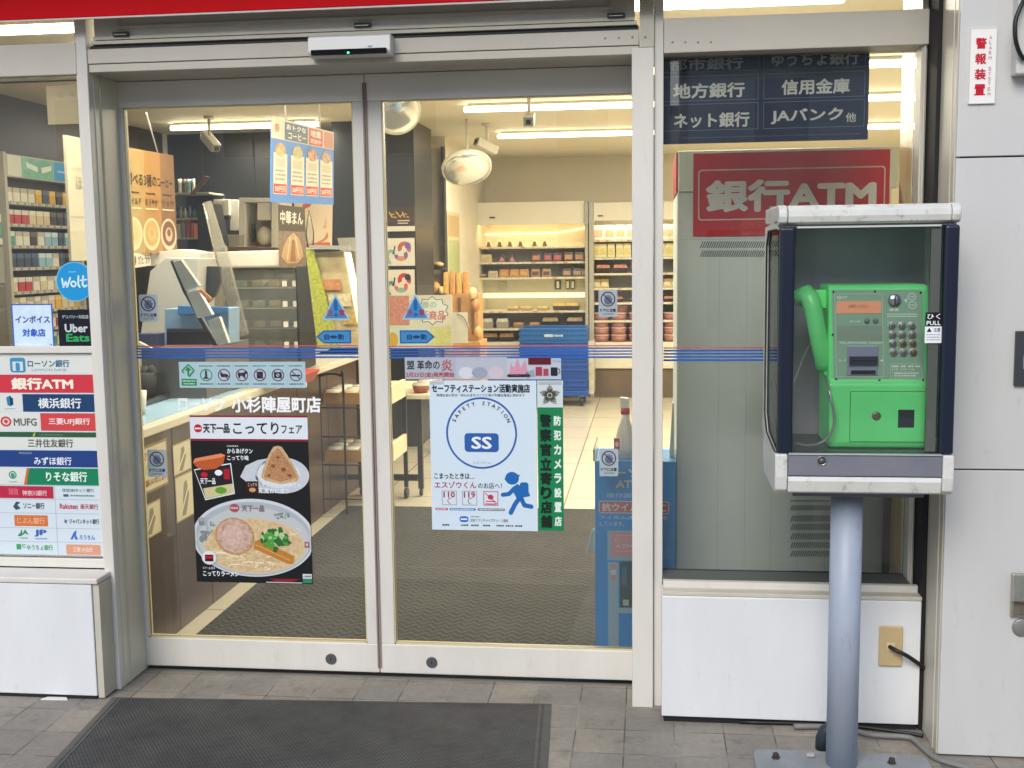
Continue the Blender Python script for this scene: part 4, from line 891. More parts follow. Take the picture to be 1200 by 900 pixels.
# ---- long banner sticker
c = sheet(474.5, 418.6, 657.5, 444.5, YT+.0004, pr('#b9c4d0'))
c.rect(474.5, 418.6, 535, 444.5, pr('#aab3c0'), 1).rect(535, 418.6, 595, 444.5, pr('#b4bac8'), 1)
c.text('盟 革命の', 477, 422, 516, 433, K_, 2, .02).text('炎', 518, 421, 531, 435, pr('#b0525c'), 2, .02)
c.text('2月23日(金)発売開始', 475.5, 436, 533, 442.8, pr('#a8434f'), 2, .03)
c.poly([(597, 440), (599, 425), (603, 431), (607, 420), (611, 431), (616, 421), (618, 432), (620, 440)], pr('#d193ac'), 2).rrect(595, 438.5, 622, 442, 1.5, pr('#36323c'), 2)
c.rect(619.5, 419, 646, 427.5, pr('#5c1827'), 2).frame(619.5, 419, 646, 427.5, .5, pr('#8d4a58'), 3)
c.rect(628, 430, 635.6, 440.5, pr('#a23a4e'), 2).rect(637, 432, 643, 440.5, pr('#a8475a'), 2).poly([(616, 436.5), (626, 433), (627.5, 441), (618, 443.5)], pr('#9b9db4'), 2).rrect(645.5, 430.5, 653.5, 440.5, 1, pr('#22252d'), 2).ring(654, 435, 2.6, 3.2, .9, pr('#22252d'), 2, 14, -90, 90)
c.text('すぺしゃる', 648.2-.2, 421.5, 656.8, 425, pr('#6a6fae'), 2)
for cx, m_ in ((547, '#d0d4dc'), (563, '#9aa2b4'), (582, '#cabfcb')): c.ell(cx, 437, 9, 7, pr(m_), 1.5, 24)
tag(c.build('banner_sticker'), 'wide grey advertising strip with pink lettering above the safety poster', 'sticker')

# ---- blue warning triangles, direction arrows, no-touch stickers
TB, TB2 = pr('#3f86bd'), pr('#1d5f9e')
def triangle(u, v, label):
    c = sheet(u, v, u+33, v+31, YT, None); c.closed = True
    o_ = [(u+16.5, v), (u+33, v+31), (u, v+31)]; i_ = [(u+16.5, v+4), (u+29.8, v+29), (u+3.2, v+29)]
    c.extr([c.w(a, b, 0) for a, b in o_][::-1], c.n*-.0008, pr('#9fb9c9')); c.closed = False
    c.poly(i_, TB, 1); c.rrect(u+14.4, v+7, u+18.6, v+20.5, 2, TB2, 2).ell(u+16.5, v+25, 2.2, 2.2, TB2, 2, 14)
    c.text('注', u+6.2, v+18.5, u+13, v+26, pr('#9c3c54'), 3, .03).text('意', u+20, v+18.5, u+26.8, v+26, pr('#9c3c54'), 3, .03)
    tag(c.build('warning_sticker'), label, 'sticker', 'blue warning triangles on the sliding doors')
triangle(377, 344, 'blue warning triangle sticker on the left sliding door'); triangle(470.5, 343.5, 'blue warning triangle sticker on the right sliding door')
def arrow(u, v, s_, label):
    c = sheet(u, v, u+41, v+15.5, YT, None)
    m_ = lambda x: u+(x if s_ > 0 else 41-x)
    def pts(k): q_ = [(m_(k), v+k), (m_(32-k*.3), v+k), (m_(41-k*1.6), v+7.75), (m_(32-k*.3), v+15.5-k), (m_(k), v+15.5-k)]; return q_ if s_ > 0 else q_[::-1]
    c.extr([c.w(a, b, 0) for a, b in pts(0)][::-1], c.n*-.0008, TB2); c.poly(pts(1.6), TB, 1)
    d = pr('#1c3f6c'); c.text('自', m_(20)-11.5, v+4.5, m_(20)-5.5, v+11, d, 2, .03).text('動', m_(20)+5.5-1, v+4.5, m_(20)+11.5, v+11, d, 2, .03).ell(m_(20)-.4, v+7.8, 4.4, 1.9, d, 2, 16)
    tag(c.build('arrow_sticker'), label, 'sticker', 'blue arrow stickers on the sliding doors')
arrow(370.5, 387, -1, 'blue arrow sticker pointing left on the left sliding door'); arrow(468.5, 387, 1, 'blue arrow sticker pointing right on the right sliding door')
def notouch(u, v, label):
    c = sheet(u, v, u+22, v+32, YT, None)
    pts = []
    for cx, cy, a0 in ((u+20, v+2, -90), (u+20, v+30, 0), (u+2, v+30, 90), (u+2, v+2, 180)):
        for k in range(4): a = R(a0+30*k); pts.append((cx+2*math.cos(a), cy+2*math.sin(a)))
    c.extr([c.w(a, b, 0) for a, b in pts][::-1], c.n*-.0008, pr('#a5b3bb'))
    h = pr('#5d6a86'); d = pr('#4a2a44')
    c.ell(u+11, v+12.6, 4.6, 5, h, 1, 18)
    for k in range(4): c.line(u+8.2+k*1.9, v+11, u+7.6+k*2.2, v+5.6+abs(k-1.5)*.7, 1.3, h, 1.5)
    c.line(u+14.5, v+13, u+16.3, v+10, 1.4, h, 1.6); c.ring(u+11, v+11, 8.6, 8.8, 1.3, d, 2, 30).line(u+5, v+5, u+17, v+17, 1.2, d, 3)
    c.text('ドアに注意', u+1.8, v+22, u+20.2, v+26, pr('#24292e'), 2, .03).text('CAUTION', u+5, v+27.4, u+17, v+29.4, pr('#4a5258'), 2)
    tag(c.build('caution_sticker'), label, 'sticker', 'grey do-not-touch stickers on the sliding doors')
notouch(163, 345, 'upper grey do-not-touch sticker on the left door'); notouch(173, 527, 'lower grey do-not-touch sticker on the left door')
notouch(701.5, 339.5, 'upper grey do-not-touch sticker on the right door'); notouch(702.5, 526, 'lower grey do-not-touch sticker on the right door')

# ================================================================ stickers on the left window
YLs = YL-.0012
c0 = P(86.5, 330, YLs); r0_ = (P(108, 330, YLs)-c0).x*1.03
k = MB(); cx0 = c0.x+.004
WB = pr('#1b93d1')
c = Card((cx0-r0_, YLs, c0.z+r0_), (cx0+r0_, YLs, c0.z+r0_), (cx0+r0_, YLs, c0.z-r0_), (cx0-r0_, YLs, c0.z-r0_), -26, -26, 26, 26, None)
c.extr([c.w(26*math.cos(2*math.pi*i/48), 26*math.sin(2*math.pi*i/48), 0) for i in range(48)][::-1], c.n*-.0008, pr('#6fb8dc')); c.ell(0, 0, 24.6, 24.6, WB, 1, 48)
def stroke(pts, t_, L=2):
    for (a, b), (d, e) in zip(pts, pts[1:]): c.line(a, b, d, e, t_, pr('#d8eef8'), L)
    for a, b in pts: c.ell(a, b, t_/2, t_/2, pr('#d8eef8'), L+.3, 10)
stroke([(-17.5, -4), (-16, 7), (-12.5, 0), (-11, 7), (-6, -5)], 2.4); c.ring(-2, 3, 4.4, 4.4, 2.3, pr('#d8eef8'), 2, 20); stroke([(5.5, -7), (4.5, 4), (6.5, 7)], 2.4); stroke([(12, -7), (10.5, 4), (13, 7), (16, 5)], 2.4); stroke([(8, -1.5), (16, -2.5)], 2)
c.lines(-8, -13.4, 3, -12, pr('#8fd0ee'), 2, 2)
tag(c.build('round_sticker'), 'round bright blue delivery sticker with white script on the left window', 'sticker')
c = sheet(14.5, 356, 62.5, 407, YLs, pr('#3c62c0'))
c.rect(16, 357.6, 61, 405.4, food('pale_blue_swirl', '#c2dcf2', '#dcebf8', 30), 1); TB3 = pr('#2b4f9e')
c.text('インボイス', 18.5, 370, 59, 378.5, TB3, 2, .035).text('対象店', 26, 385, 53, 394.5, pr('#2d5fc8'), 2, .04).lines(57, 403, 60, 404.4, K_, 2)
tag(c.build('invoice_sticker'), 'pale blue square sticker with dark blue border on the left window', 'sticker')
c = sheet(68.5, 363, 109.5, 407.5, YLs, pr('#0d1420'))
c.text('デリバリー対応店', 73.5, 369, 104.5, 373.4, pr('#c3ccd4'), 1, .02).text('Uber', 76, 379.5, 103, 389.5, pr('#c9d2da'), 1, .035).text('Eats', 77, 391, 104.5, 400.5, pr('#2fa85a'), 1, .035)
tag(c.build('delivery_sticker'), 'black square delivery sticker with white and green lettering on the left window', 'sticker')
# ---- list of banks
c = sheet(-26, 414, 116.5, 650.5, YLs, pr('#cfdce4'))
e = 116.5
def bank(v0, v1, m_, u0=-26, u1=e-2.5): c.rect(u0, v0, u1, v1, m_, 1)
OW, NV, RD2, GN = pr('#d9dcd6'), pr('#1c3f68'), pr('#cb3744'), pr('#0f7f57')
bank(415, 437, OW); BL1 = pr('#3c8fbd')
c.rrect(19, 419, 37, 436, 3, BL1, 2).rect(22, 423.5, 34, 434, pr('#d9dcd6'), 3).rrect(25.5, 424.5, 30.5, 434, 2, pr('#3c8fbd'), 4); c.text('ローソン銀行', 39.5, 421.5, 88, 430, pr('#3f6f8f'), 2, .035).text('LAWSON BANK', 44, 431.5, 85, 434.6, pr('#7fa9bf'), 2)
bank(438.5, 459.5, RD2); c.text('銀行ATM', 19, 442, 91, 456, pr('#f3ead8'), 2, .05)
bank(461, 481.5, OW, -26, 30); bank(461, 481.5, NV, 31); c.poly([(12, 465), (17, 462.5), (19, 468), (17, 475), (13, 474)], pr('#2a7fb2'), 2).poly([(16, 463), (20, 466), (20, 473), (16.5, 475)], pr('#1c3f68'), 3).lines(9, 477.5, 22, 478.6, pr('#8aa6b6'), 2); c.text('横浜銀行', 49, 465.5, 99, 477.5, pr('#e3e8ec'), 2, .025)
bank(483, 503.5, OW, -26, 49); bank(483, 503.5, pr('#cf4547'), 50.5); c.ring(10, 493, 6.5, 6, 2.4, pr('#c94a4a'), 2, 26).ell(10, 493, 2.4, 2.4, pr('#c94a4a'), 2, 16); c.text('MUFG', 19, 489, 46, 498, pr('#5d5f62'), 2, .03).text('三菱UFJ銀行', 60, 488.6, 108, 497.4, pr('#f0dede'), 2, .025)
bank(505, 511, pr('#2c5a3c')); c.poly([(40, 510), (42, 506), (44, 505.6), (42.5, 510.5)], pr('#a9b84a'), 2).lines(48, 507.4, 76, 508.8, pr('#5f8a70'), 2)
bank(511.4, 525, OW); c.text('三井住友銀行', 34, 513, 87, 523, pr('#4c5250'), 2, .025)
bank(526.4, 546, pr('#20407f')); c.text('MIZUHO', 23, 528.4, 38, 531, pr('#9aa9cc'), 2).text('みずほ銀行', 40, 534, 84, 543.6, pr('#dfe5f0'), 2, .025)
bank(547.2, 567, GN); c.poly([(-26, 547.2), (31, 547.2), (28, 567), (-26, 567)], OW, 2).poly([(31, 547.2), (34, 547.2), (30, 567), (26.5, 567)], pr('#c2703c'), 3); c.ring(14, 555.5, 4.6, 4.6, 1.3, pr('#2f8a66'), 3, 22).ell(14, 556, 2.4, 2.8, pr('#3c9a74'), 3, 14).lines(9, 563, 19, 564.2, pr('#6aa88c'), 3); c.text('りそな銀行', 53, 551, 101, 563, pr('#e2f0e8'), 2, .03)
gridc = pr('#aebfca')
for v in (567.6, 584, 600.5, 618, 634.4, 650): c.rect(-26, v-.35, e-2.5, v+.35, gridc, 1)
c.rect(61.6, 567.6, 62.3, 650, gridc, 1)
bank(568.6, 583, pr('#b72845'), -26, 60.5); c.lines(8, 571, 20, 579, pr('#d4637a'), 2, 4); c.text('神奈川銀行', 24, 573.5, 53, 580, pr('#e8c3c9'), 2, .025)
c.text('住信SBIネット銀行', 71, 570.6, 108, 575, pr('#51616b'), 2, .015).rect(72, 577.5, 78, 580.5, pr('#3f5f7f'), 2).lines(80, 578, 108, 580, pr('#6c9a88'), 2, 2)
c.poly([(12, 593), (16, 587), (21, 588), (17, 591), (21, 595), (15, 597)], pr('#35506a'), 2).text('ソニー銀行', 24, 588, 49, 595.6, pr('#3b464f'), 2, .025)
c.text('Rakuten', 67, 588.6, 88, 595, pr('#b9475a'), 2, .03).text('楽天銀行', 91, 588.8, 112, 595, pr('#b9475a'), 2, .02)
c.rect(12.5, 603, 52, 616, pr('#d0733c'), 1).text('じぶん銀行', 16, 605.5, 48.5, 613.5, pr('#e9b48f'), 2, .02)
c.poly([(71, 611), (73, 605), (72.6, 608.4), (75, 608.4), (72.6, 614), (73, 611)], pr('#3a5f9a'), 2).text('ジャパンネット銀行', 77, 606.5, 112, 612.5, pr('#3b464f'), 2, .02)
c.poly([(15, 628), (21, 621), (20, 628)], pr('#2f8f5f'), 2).text('JA', 18, 620.5, 28, 628, pr('#2f8f5f'), 2, .04).lines(17, 629.6, 27, 631, pr('#6aa88c'), 2).text('JP', 35, 620, 50, 628.4, pr('#2f63b4'), 2, .05).lines(35, 630, 50, 631.4, pr('#7b97c4'), 2)
c.poly([(77, 631), (82, 622), (85, 620), (84, 626), (86.5, 631), (83, 631), (82, 627), (80, 631)], pr('#3f6fc0'), 2).text('ろうきん', 88, 625.5, 106, 631, pr('#3f6fc0'), 2, .02)
c.rect(13, 637.5, 18.5, 644, pr('#3fa362'), 2).text('C', 19.5, 637.5, 23.5, 642, pr('#3fa362'), 2, .05).text('ゆうちょ銀行', 25.5, 638, 56, 644.5, pr('#5aab73'), 2, .02)
c.rrect(71.5, 637, 112, 649, 2, pr('#d99a7c'), 1).text('三菱UFJ信託', 80, 640, 103, 646.5, pr('#f0dccf'), 2, .02)
tag(c.build('bank_list_sign'), 'tall printed list of bank names with coloured bars on the left window', 'sign')

# ================================================================ signs behind the right window
YB = 3.9
c = sheet(770, 62, 1018, 166.5, YB, pr('#1d2c52'), .002)
FR, CR = pr('#8d97ae'), pr('#fffbee')
for u0_, u1_ in ((771, 890), (896, 1013.5)):
    for v0_, v1_ in ((62.5, 82), (86.5, 116), (119.5, 151)): c.frame(u0_, v0_, u1_, v1_, .6, FR, 1)
c.text('都市銀行', 784, 66, 872, 80, CR, 2, .03).text('ゆうちょ銀行', 905, 62, 1006, 79, CR, 2, .03)
c.text('地方銀行', 789, 95, 874, 113, CR, 2, .035).text('信用金庫', 917, 94, 996, 112, CR, 2, .035)
c.text('ネット銀行', 790, 130, 880, 148, CR, 2, .035).text('JAバンク', 905, 128, 989, 146, CR, 2, .035).text('他', 992, 134.5, 1004, 145.5, CR, 2, .02)
c.lines(800, 158.6, 1010, 160.2, pr('#58648a'), 1, 5)
tag(c.build('bank_kinds_sign'), 'dark blue sign with cream bank kinds inside the right window', 'sign')

# ---- cash machine seen from behind
AY = 4.30
ap = lambda px, py: P(px, py, AY)
ax0, ax1 = ap(793, 450).x, ap(1039, 450).x; az1 = ap(930, 174).z
AG = M('cash_machine_grey', '#e6efe9', .45, var=.05, vscale=3); AGD = M('cash_machine_line', '#cdd8d1', .5)
t = thing('cash_machine', 'grey-green bank cash machine with a red header standing behind the right window', 'cash machine', ((ax0+ax1)/2, 4.6, 0))
MB().box(ax0, ax1, AY, 4.95, 0.001, az1-.15, AG).build('cabinet', t, .004)
a, b = ap(812, 277), ap(1043, 175)
MB().box(a.x-.055, b.x+.03, AY-.006, 4.9, az1-.149, az1, AG).build('header_box', t, .004)
MB().box(a.x-.062, a.x-.0555, AY+.01, 4.88, az1-.147, az1-.004, pr('#b8323a')).build('header_side', t)
j = MB()
for px in (842, 874, 905, 938, 970, 1003): x = ap(px, 450).x; j.box(x-.001, x+.001, AY-.0012, AY-.0002, .02, az1-.17, AGD)
j.box(ax0+.002, ax1-.002, AY-.0014, AY-.0003, ap(900, 279).z-.002, ap(900, 279).z, AGD); j.build('panel_joint', t)
def vents(u0, u1, v0, v1):
    k = MB(); n_ = int((u1-u0)/2.6)
    for i in range(n_):
        u = u0+2.6*i; p = [ap(u+(v1-v0)*.45, v0), ap(u+(v1-v0)*.45+1.15, v0), ap(u+1.15, v1), ap(u, v1)]
        k.extr([Vector((q.x, AY-.0016, q.z)) for q in p], (0, .0013, 0), pr('#4a5555'))
    return k
for u0, u1, vs_ in ((820, 898, ((283, 290.5), (293.5, 301))), (926, 990, ((592, 598), (604, 611), (614, 621), (625, 632), (635.5, 642), (645.5, 652))), (926, 1000, ((586, 588),))):
    for v0, v1 in vs_: vents(u0, u1, v0, v1).build('vent_grille', t)
hc = Card(Vector((a.x, AY-.0075, b.z)), Vector((b.x, AY-.0075, b.z)), Vector((b.x, AY-.0075, a.z)), Vector((a.x, AY-.0075, a.z)), 812, 175, 1043, 277, pr('#cf1522'), .003)
hc.rrect(818, 195, 1038, 257.5, 4, pr('#e0dedb'), 1).rrect(819.4, 196.4, 1036.6, 256.1, 3.4, pr('#cf1522'), 2).text('銀行ATM', 827, 208, 1028, 248, pr('#f4f4f2'), 3, .05)
hc.build('red_header', t)
MB().box(ap(1039, 450).x+.004, P(1066, 600, 4.35).x, 4.33, 4.36, .001, 1.35, M('brown_filler', '#6a6052', .5)).box(P(1066, 600, 4.35).x+.001, P(1066, 600, 4.35).x+.02, 4.165, 4.36, .001, 1.35, M('brown_filler')).build('added_filler_panel', t)  # fills the dark gap; its return piece is added to block interior light
MB().box(a.x+.01, a.x+.045, AY-.0014, AY-.0004, a.z-.010, a.z-.002, AG).build('header_clip', t)
MB().box(ax0+.03, ax1-.03, 4.951, 5.05, .75, 1.3, M('cash_machine_screen', '#28303a', .2)).build('screen_unit', t)
# ================================================================ inside the shop
ORD = ['first', 'second', 'third', 'fourth', 'fifth', 'sixth', 'seventh', 'eighth', 'ninth', 'tenth', 'eleventh', 'twelfth', 'thirteenth', 'fourteenth']
OFFW = M('appliance_white', '#dcd8cb', .4, var=.04); GRYP = M('grey_plastic', '#9c9a90', .45, var=.06); BLK = M('black_plastic', '#1d1e1f', .4); WOOD = M('light_wood', '#c79a5e', .5, col2='#a87a42', vscale=14, stretch=(1, 6, 1))
CLEAR = glass('clear_plastic', (.93, .94, .92), 1.4, .10, '#d8dccf')
# ---- ceiling tubes
TM = M('tube_glow', '#fff6e2', .4, emit='#fff1d2', es=TUBE); TB_ = M('batten_white', '#d8d4c6', .5)
def ceiling_light(x0, x1, y, label, dim=1.0):
    t = thing('ceiling_light', label, 'ceiling light', ((x0+x1)/2, y, 2.60), 'long white tube lights on the shop ceiling')
    MB().box(x0+.03, x1-.03, y-.02, y+.02, 2.600, 2.619, TB_).build('batten', t)
    MB().box(x0, x1, y-.019, y+.019, 2.562, 2.599, TM).build('tube', t, .010, 2)
    ld = bpy.data.lights.new('tube_light', 'AREA'); ld.shape = 'RECTANGLE'; ld.size = x1-x0-.02; ld.size_y = .03; ld.energy = TUBE_W*(x1-x0)*dim; ld.color = (1, .925, .78)
    lo = bpy.data.objects.new('tube_light', ld); COL.objects.link(lo); lo.parent = t; lo.location = (0, 0, 2.559-2.60)
ceiling_light(-2.93, -1.80, 4.95, 'tube light seen in the top pane of the left window')
ceiling_light(-.75, .80, 4.95, 'tube light seen in the top pane of the right window')
ceiling_light(-3.0, -.6, 5.75, 'added tube light over the counter, unseen behind the door header', .45)  # unseen tube added for more light on the counter side
ceiling_light(-.3, 2.0, 6.70, 'topmost of the three tube lights right of the blue bank kinds sign')
ceiling_light(-1.31, 2.1, 8.17, 'nearer tube light through the right door, above the security camera')
ceiling_light(-1.32, 2.6, 10.06, 'farther tube light through the right door, nearest the coolers')
ceiling_light(-3.77, -2.55, 8.80, 'tube light through the left door in front of the charcoal wall')
# ---- inner jamb of the right window
o = MB().box(.870, 1.25, 3.895, 4.16, 0, 2.6, M('polished_beige_jamb', '#a5946c', .26, 0, var=.05, spec=.3)).build('jamb_column'); tag(o, 'glossy beige inner column beside the right window catching light streaks', 'column')

# ---- counter
cx = -1.95
t = thing('counter', 'long brown shop counter with a pale worktop along the left side', 'counter', (-2.3, 5.6, 0))
CBR = M('counter_brown', '#3d2a1d', .35, var=.12, vscale=3, stretch=(1, 1, .4))
MB().box(-2.70, cx, 4.12, 7.4, .001, .862, CBR).build('body', t)
MB().box(-2.74, cx+.02, 4.10, 7.42, .863, .90, M('counter_top_cream', '#ddd5bf', .3)).build('worktop', t, .005)
j = MB()
for y in (4.42, 4.78, 5.14, 5.5, 6.1, 6.7): MB().box(cx+.0003, cx+.0016, y-.002, y+.002, .004, .86, M('counter_joint', '#33251b', .6)).build('panel_joint', t)
o = MB().box(-2.52, cx-.03, 4.14, 5.35, .9006, .9036, M('blue_mat', '#a9cbe0', .25, var=.1, vscale=9)).build('counter_mat'); tag(o, 'pale blue translucent mat lying on the counter top by the left door', 'mat')
def on_front(u0, v0, u1, v1, X):             # sheet on the counter's front, facing right
    y0, y1 = PX(u0, (v0+v1)/2, X).y, PX(u1, (v0+v1)/2, X).y; um = (u0+u1)/2; z1 = (PX(u0, v0, X).z+PX(u1, v0-.31*(u1-u0)*.8, X).z)/2
    z0 = (PX(u0, v1, X).z+PX(u1, v1-.45*(u1-u0)*.8, X).z)/2
    return Card((X, y0, z1), (X, y1, z1), (X, y1, z0), (X, y0, z0), 0, 0, 100, 100*(z1-z0)/max(.01, (y1-y0)), pr('#d9cda9'), .0012)
X1 = cx+.003
c = on_front(164, 523, 197, 581, X1); H_ = c.d[3]
c.frame(0, 0, 100, H_, 4, pr('#8f7c55'), 1); OR = pr('#c8743a')
c.text('マスク', 10, H_*.12, 60, H_*.30, OR, 2, .04).ell(30, H_*.50, 18, H_*.12, pr('#b9c27c'), 1).ell(72, H_*.45, 16, H_*.14, pr('#cf9a6a'), 1); c.text('お願いいたします', 6, H_*.72, 95, H_*.86, pr('#a84a2a'), 2, .03)
tag(c.build('notice_sheet'), 'cream notice with scalloped border on the brown counter front', 'notice')
for u0, v0, u1, v1, lb in ((165, 592, 189, 634, 'lower of two line-drawn notices at the left end of the counter front'), (203, 520, 224, 558, 'grey notice on the counter front left of the ramen poster'), (206, 557, 228, 612, 'pale notice with a utensil drawing on the counter front beside the ramen poster')):
    c = on_front(u0, v0, u1, v1, X1); H_ = c.d[3]; c.frame(0, 0, 100, H_, 3, pr('#a8976c'), 1); c.poly([(30, H_*.9), (45, H_*.2), (60, H_*.15), (72, H_*.5), (50, H_*.92)], pr('#8c8468'), 1); c.line(25, H_*.85, 70, H_*.3, 5, pr('#e8e0c4'), 2)
    tag(c.build('notice_sheet'), lb, 'notice')
# things on the counter near the door
o = MB().hexa([P(172, 490, 4.75), P(206, 478, 5.1), P(206, 478, 5.28), P(172, 487, 5.0)], [P(172, 470, 4.75), P(206, 456, 5.1), P(206, 456, 5.28), P(172, 466, 5.0)], M('dark_display_box', '#3b3530', .3, var=.3, vscale=20))
for i in range(4): x, y, z = o.v[i]; o.v[i] = (x, y, .905)
o = o.build('display_box'); tag(o, 'dark low display box on the counter behind the left door', 'box')
t = thing('mesh_cup', 'black mesh holder with crumpled bags on the counter end', 'holder', (-2.30, 4.95, .905))
c_ = P(173, 470, 4.95)
MESH = M('black_mesh', '#34322f', .7, var=.5, vscale=120)
MB().lathe([(.035, .905), (.05, P(173, 436, 4.95).z)], (c_.x, 4.95, 0), MESH, seg=18).build('mesh', t)
for k in range(3): MB().blob((c_.x-.03+.03*k, 4.95, P(173, 438, 4.95).z), .025, .03, .035, MESH, 8, 5, .25).build('bag', t)
c_ = P(163, 470, 4.5); o = MB().lathe([(.022, .905), (.03, P(163, 458, 4.5).z), (.026, P(163, 458, 4.5).z)], (c_.x+.003, 4.5, 0), OFFW, seg=18).build('paper_cup'); tag(o, 'white paper cup at the near end of the counter', 'cup')

p0, p1 = P(278, 480, 5.55), P(362, 480, 5.55)
t = thing('red_tray', 'wide red tray with a cream front edge on the counter behind the shop name lettering', 'tray', ((p0.x+p1.x)/2, 5.6, .905))
MB().hexa([(p0.x+.03, 5.5, .906), (p1.x-.03, 5.5, .906), (p1.x-.03, 5.75, .906), (p0.x+.03, 5.75, .906)], [(p0.x, 5.47, .965), (p1.x, 5.47, .965), (p1.x, 5.78, .965), (p0.x, 5.78, .965)], M('tray_red', '#b5352c', .4, var=.1)).build('tray_body', t, .006)
MB().box(p1.x-.06, p1.x+.02, 5.44, 5.468, .905, .93, M('tray_edge_cream', '#e0d6ba', .4)).build('front_edge', t, .003)
# ---- tills and shields
SHG = glass('shield_acrylic', (.92, .92, .9), 1.5, .30, '#d3cfbd')
def solid(pts, depth, m, name, label=None, cat=None, parent=None, bevel=.003):   # outline given as sight-line points on an upright plane, swept back
    ps = [P(u, v, Y) for u, v, Y in pts]; mb = MB(); mb.extr(ps, (0, depth, 0), m); o = mb.build(name, parent, bevel)
    if label: tag(o, label, cat)
    return o
# near till: white housing, blue basket and dark base
b0 = P(195, 405, 5.25)
t = thing('till', 'cash till with a slanted silver customer display on the counter', 'till', (P(225, 400, 5.4).x, 5.4, .9))
solid([(163, 402, 5.5), (176, 318, 5.5), (194, 302, 5.5), (232, 303, 5.5), (228, 402, 5.5)], .25, M('till_grey', '#b9b6ab', .45, var=.05), 'till_housing', parent=t)
solid([(193, 362, 5.3), (268, 361, 5.3), (268, 403, 5.3), (193, 404, 5.3)], .15, M('till_blue', '#7fa0bd', .4, var=.2, vscale=20), 'receipt_unit', parent=t)
solid([(208, 358, 5.28), (267, 360, 5.28), (267, 367, 5.28), (208, 369, 5.28)], .012, pr('#3e78b0'), 'blue_band', parent=t)
solid([(195, 385, 5.27), (245, 385, 5.27), (247, 404, 5.27), (195, 406, 5.27)], .05, BLK, 'keypad', parent=t)
SIL = M('till_silver', '#c4c3b8', .3, .4, var=.1)
for pts in ([(202, 307), (212, 304), (234, 335), (217, 341)], [(218, 343), (232, 339), (249, 369), (231, 373)], [(243, 376), (257, 371), (268, 402), (254, 404)]):
    solid([(u, v, 5.0) for u, v in pts][::-1], .03, SIL, 'display_panel', parent=t)
solid([(199, 306, 5.02), (203, 305, 5.02), (218, 341, 5.02), (255, 405, 5.02), (249, 405, 5.02), (214, 342, 5.02)][::-1], .03, BLK, 'display_edge', parent=t)
solid([(231, 340, 4.99), (236, 338.5, 4.99), (249, 350, 4.99), (245, 353.5, 4.99)][::-1], .006, M('orange_label', '#e39a5a', .4), 'orange_label', parent=t)
zc = .9
MB().box(P(195, 404, 5.3).x, P(266, 404, 5.3).x, 5.02, 5.6, .905, P(195, 403, 5.3).z-.002, M('till_base', '#5d5a53', .5)).build('till_base', t)
solid([(233, 345, 5.62), (234, 312, 5.62), (257, 312, 5.62), (258, 330, 5.62), (252, 346, 5.62), (240, 358, 5.62)][::-1], .03, M('monitor_back', '#33332f', .5), 'till_monitor', 'dark back of a till monitor on the counter below the white hood', 'monitor')
solid([(160, 391, 5.1), (185, 391, 5.1), (185, 410, 5.1), (160, 410, 5.1)], .08, M('navy_box', '#2c3458', .5), 'navy_box', 'small navy box on the counter behind the blue door stripes at far left', 'box')
solid([(162, 400, 5.05), (207, 423, 5.05), (207, 452, 5.05), (162, 452, 5.05)][::-1], .02, M('riser_cream', '#c9c4ae', .5), 'counter_riser', 'cream riser board standing on the counter below the till', 'board')
for i, (pts, Y, lb) in enumerate(((((237, 238), (246, 235), (262, 290), (250, 294)), 6.05, 'upper slanted clear shield bar left of the rotating hood'), (((249, 289), (263, 287), (290, 392), (274, 397)), 5.75, 'lower wide slanted shield bar in front of the glass case'))):
    solid([(u, v, Y) for u, v in pts][::-1], .03, SHG, 'shield_bar', lb, 'shield')
# ---- white hood and glass food case
t = thing('food_case', 'glass food case with clear drawers and a white hood on the counter', 'food case', (P(300, 395, 6.4).x, 6.5, .9))
solid([(207, 296, 6.3), (328, 293, 6.3), (328, 313, 6.3), (207, 315, 6.3)][::-1], .35, OFFW, 'hood', parent=t, bevel=.012)
xa, xb, za, zb_ = P(263, 350, 6.32).x, P(347, 350, 6.32).x, .905, P(300, 314, 6.32).z-.003
CG = M('case_interior', '#8d8a79', .5, var=.3, vscale=8)
MB().box(xa, xb, 6.56, 6.62, za, zb_, CG).build('back_panel', t)
for k in range(5):
    z = za+(zb_-za)*k/5; MB().box(xa, xb, 6.33, 6.555, z+.001, z+.008, M('case_shelf', '#d0cfbf', .3)).build('shelf', t)
    for q in range(3 if k else 0):
        x = xa+.05+q*.10; MB().box(x, x+.075, 6.36, 6.5, z+.009, z+.05, M('wrapped_food_%d' % ((k+q) % 3), ('#c8b078', '#b4b69c', '#d9c79c')[(k+q) % 3], .5, var=.3, vscale=40)).build('wrapped_food', t, .01)
    if k in (1, 2, 3, 4):
        for q in range(2): x = P(334+q*12-3, 350, 6.32).x; MB().box(x, x+.028, 6.322, 6.3275, z+.012, z+.045, M('price_tag', '#dcd9c8', .5)).build('price_tag', t)
MB().box(xa, xb, 6.328, 6.332, za+.001, zb_, CLEAR).build('front_glass', t)
MB().box(xa-.012, xa-.001, 6.32, 6.62, za, zb_, CG).build('side_frame', t); MB().box(xb+.001, xb+.014, 6.32, 6.62, za, zb_, BLK).build('side_frame', t)
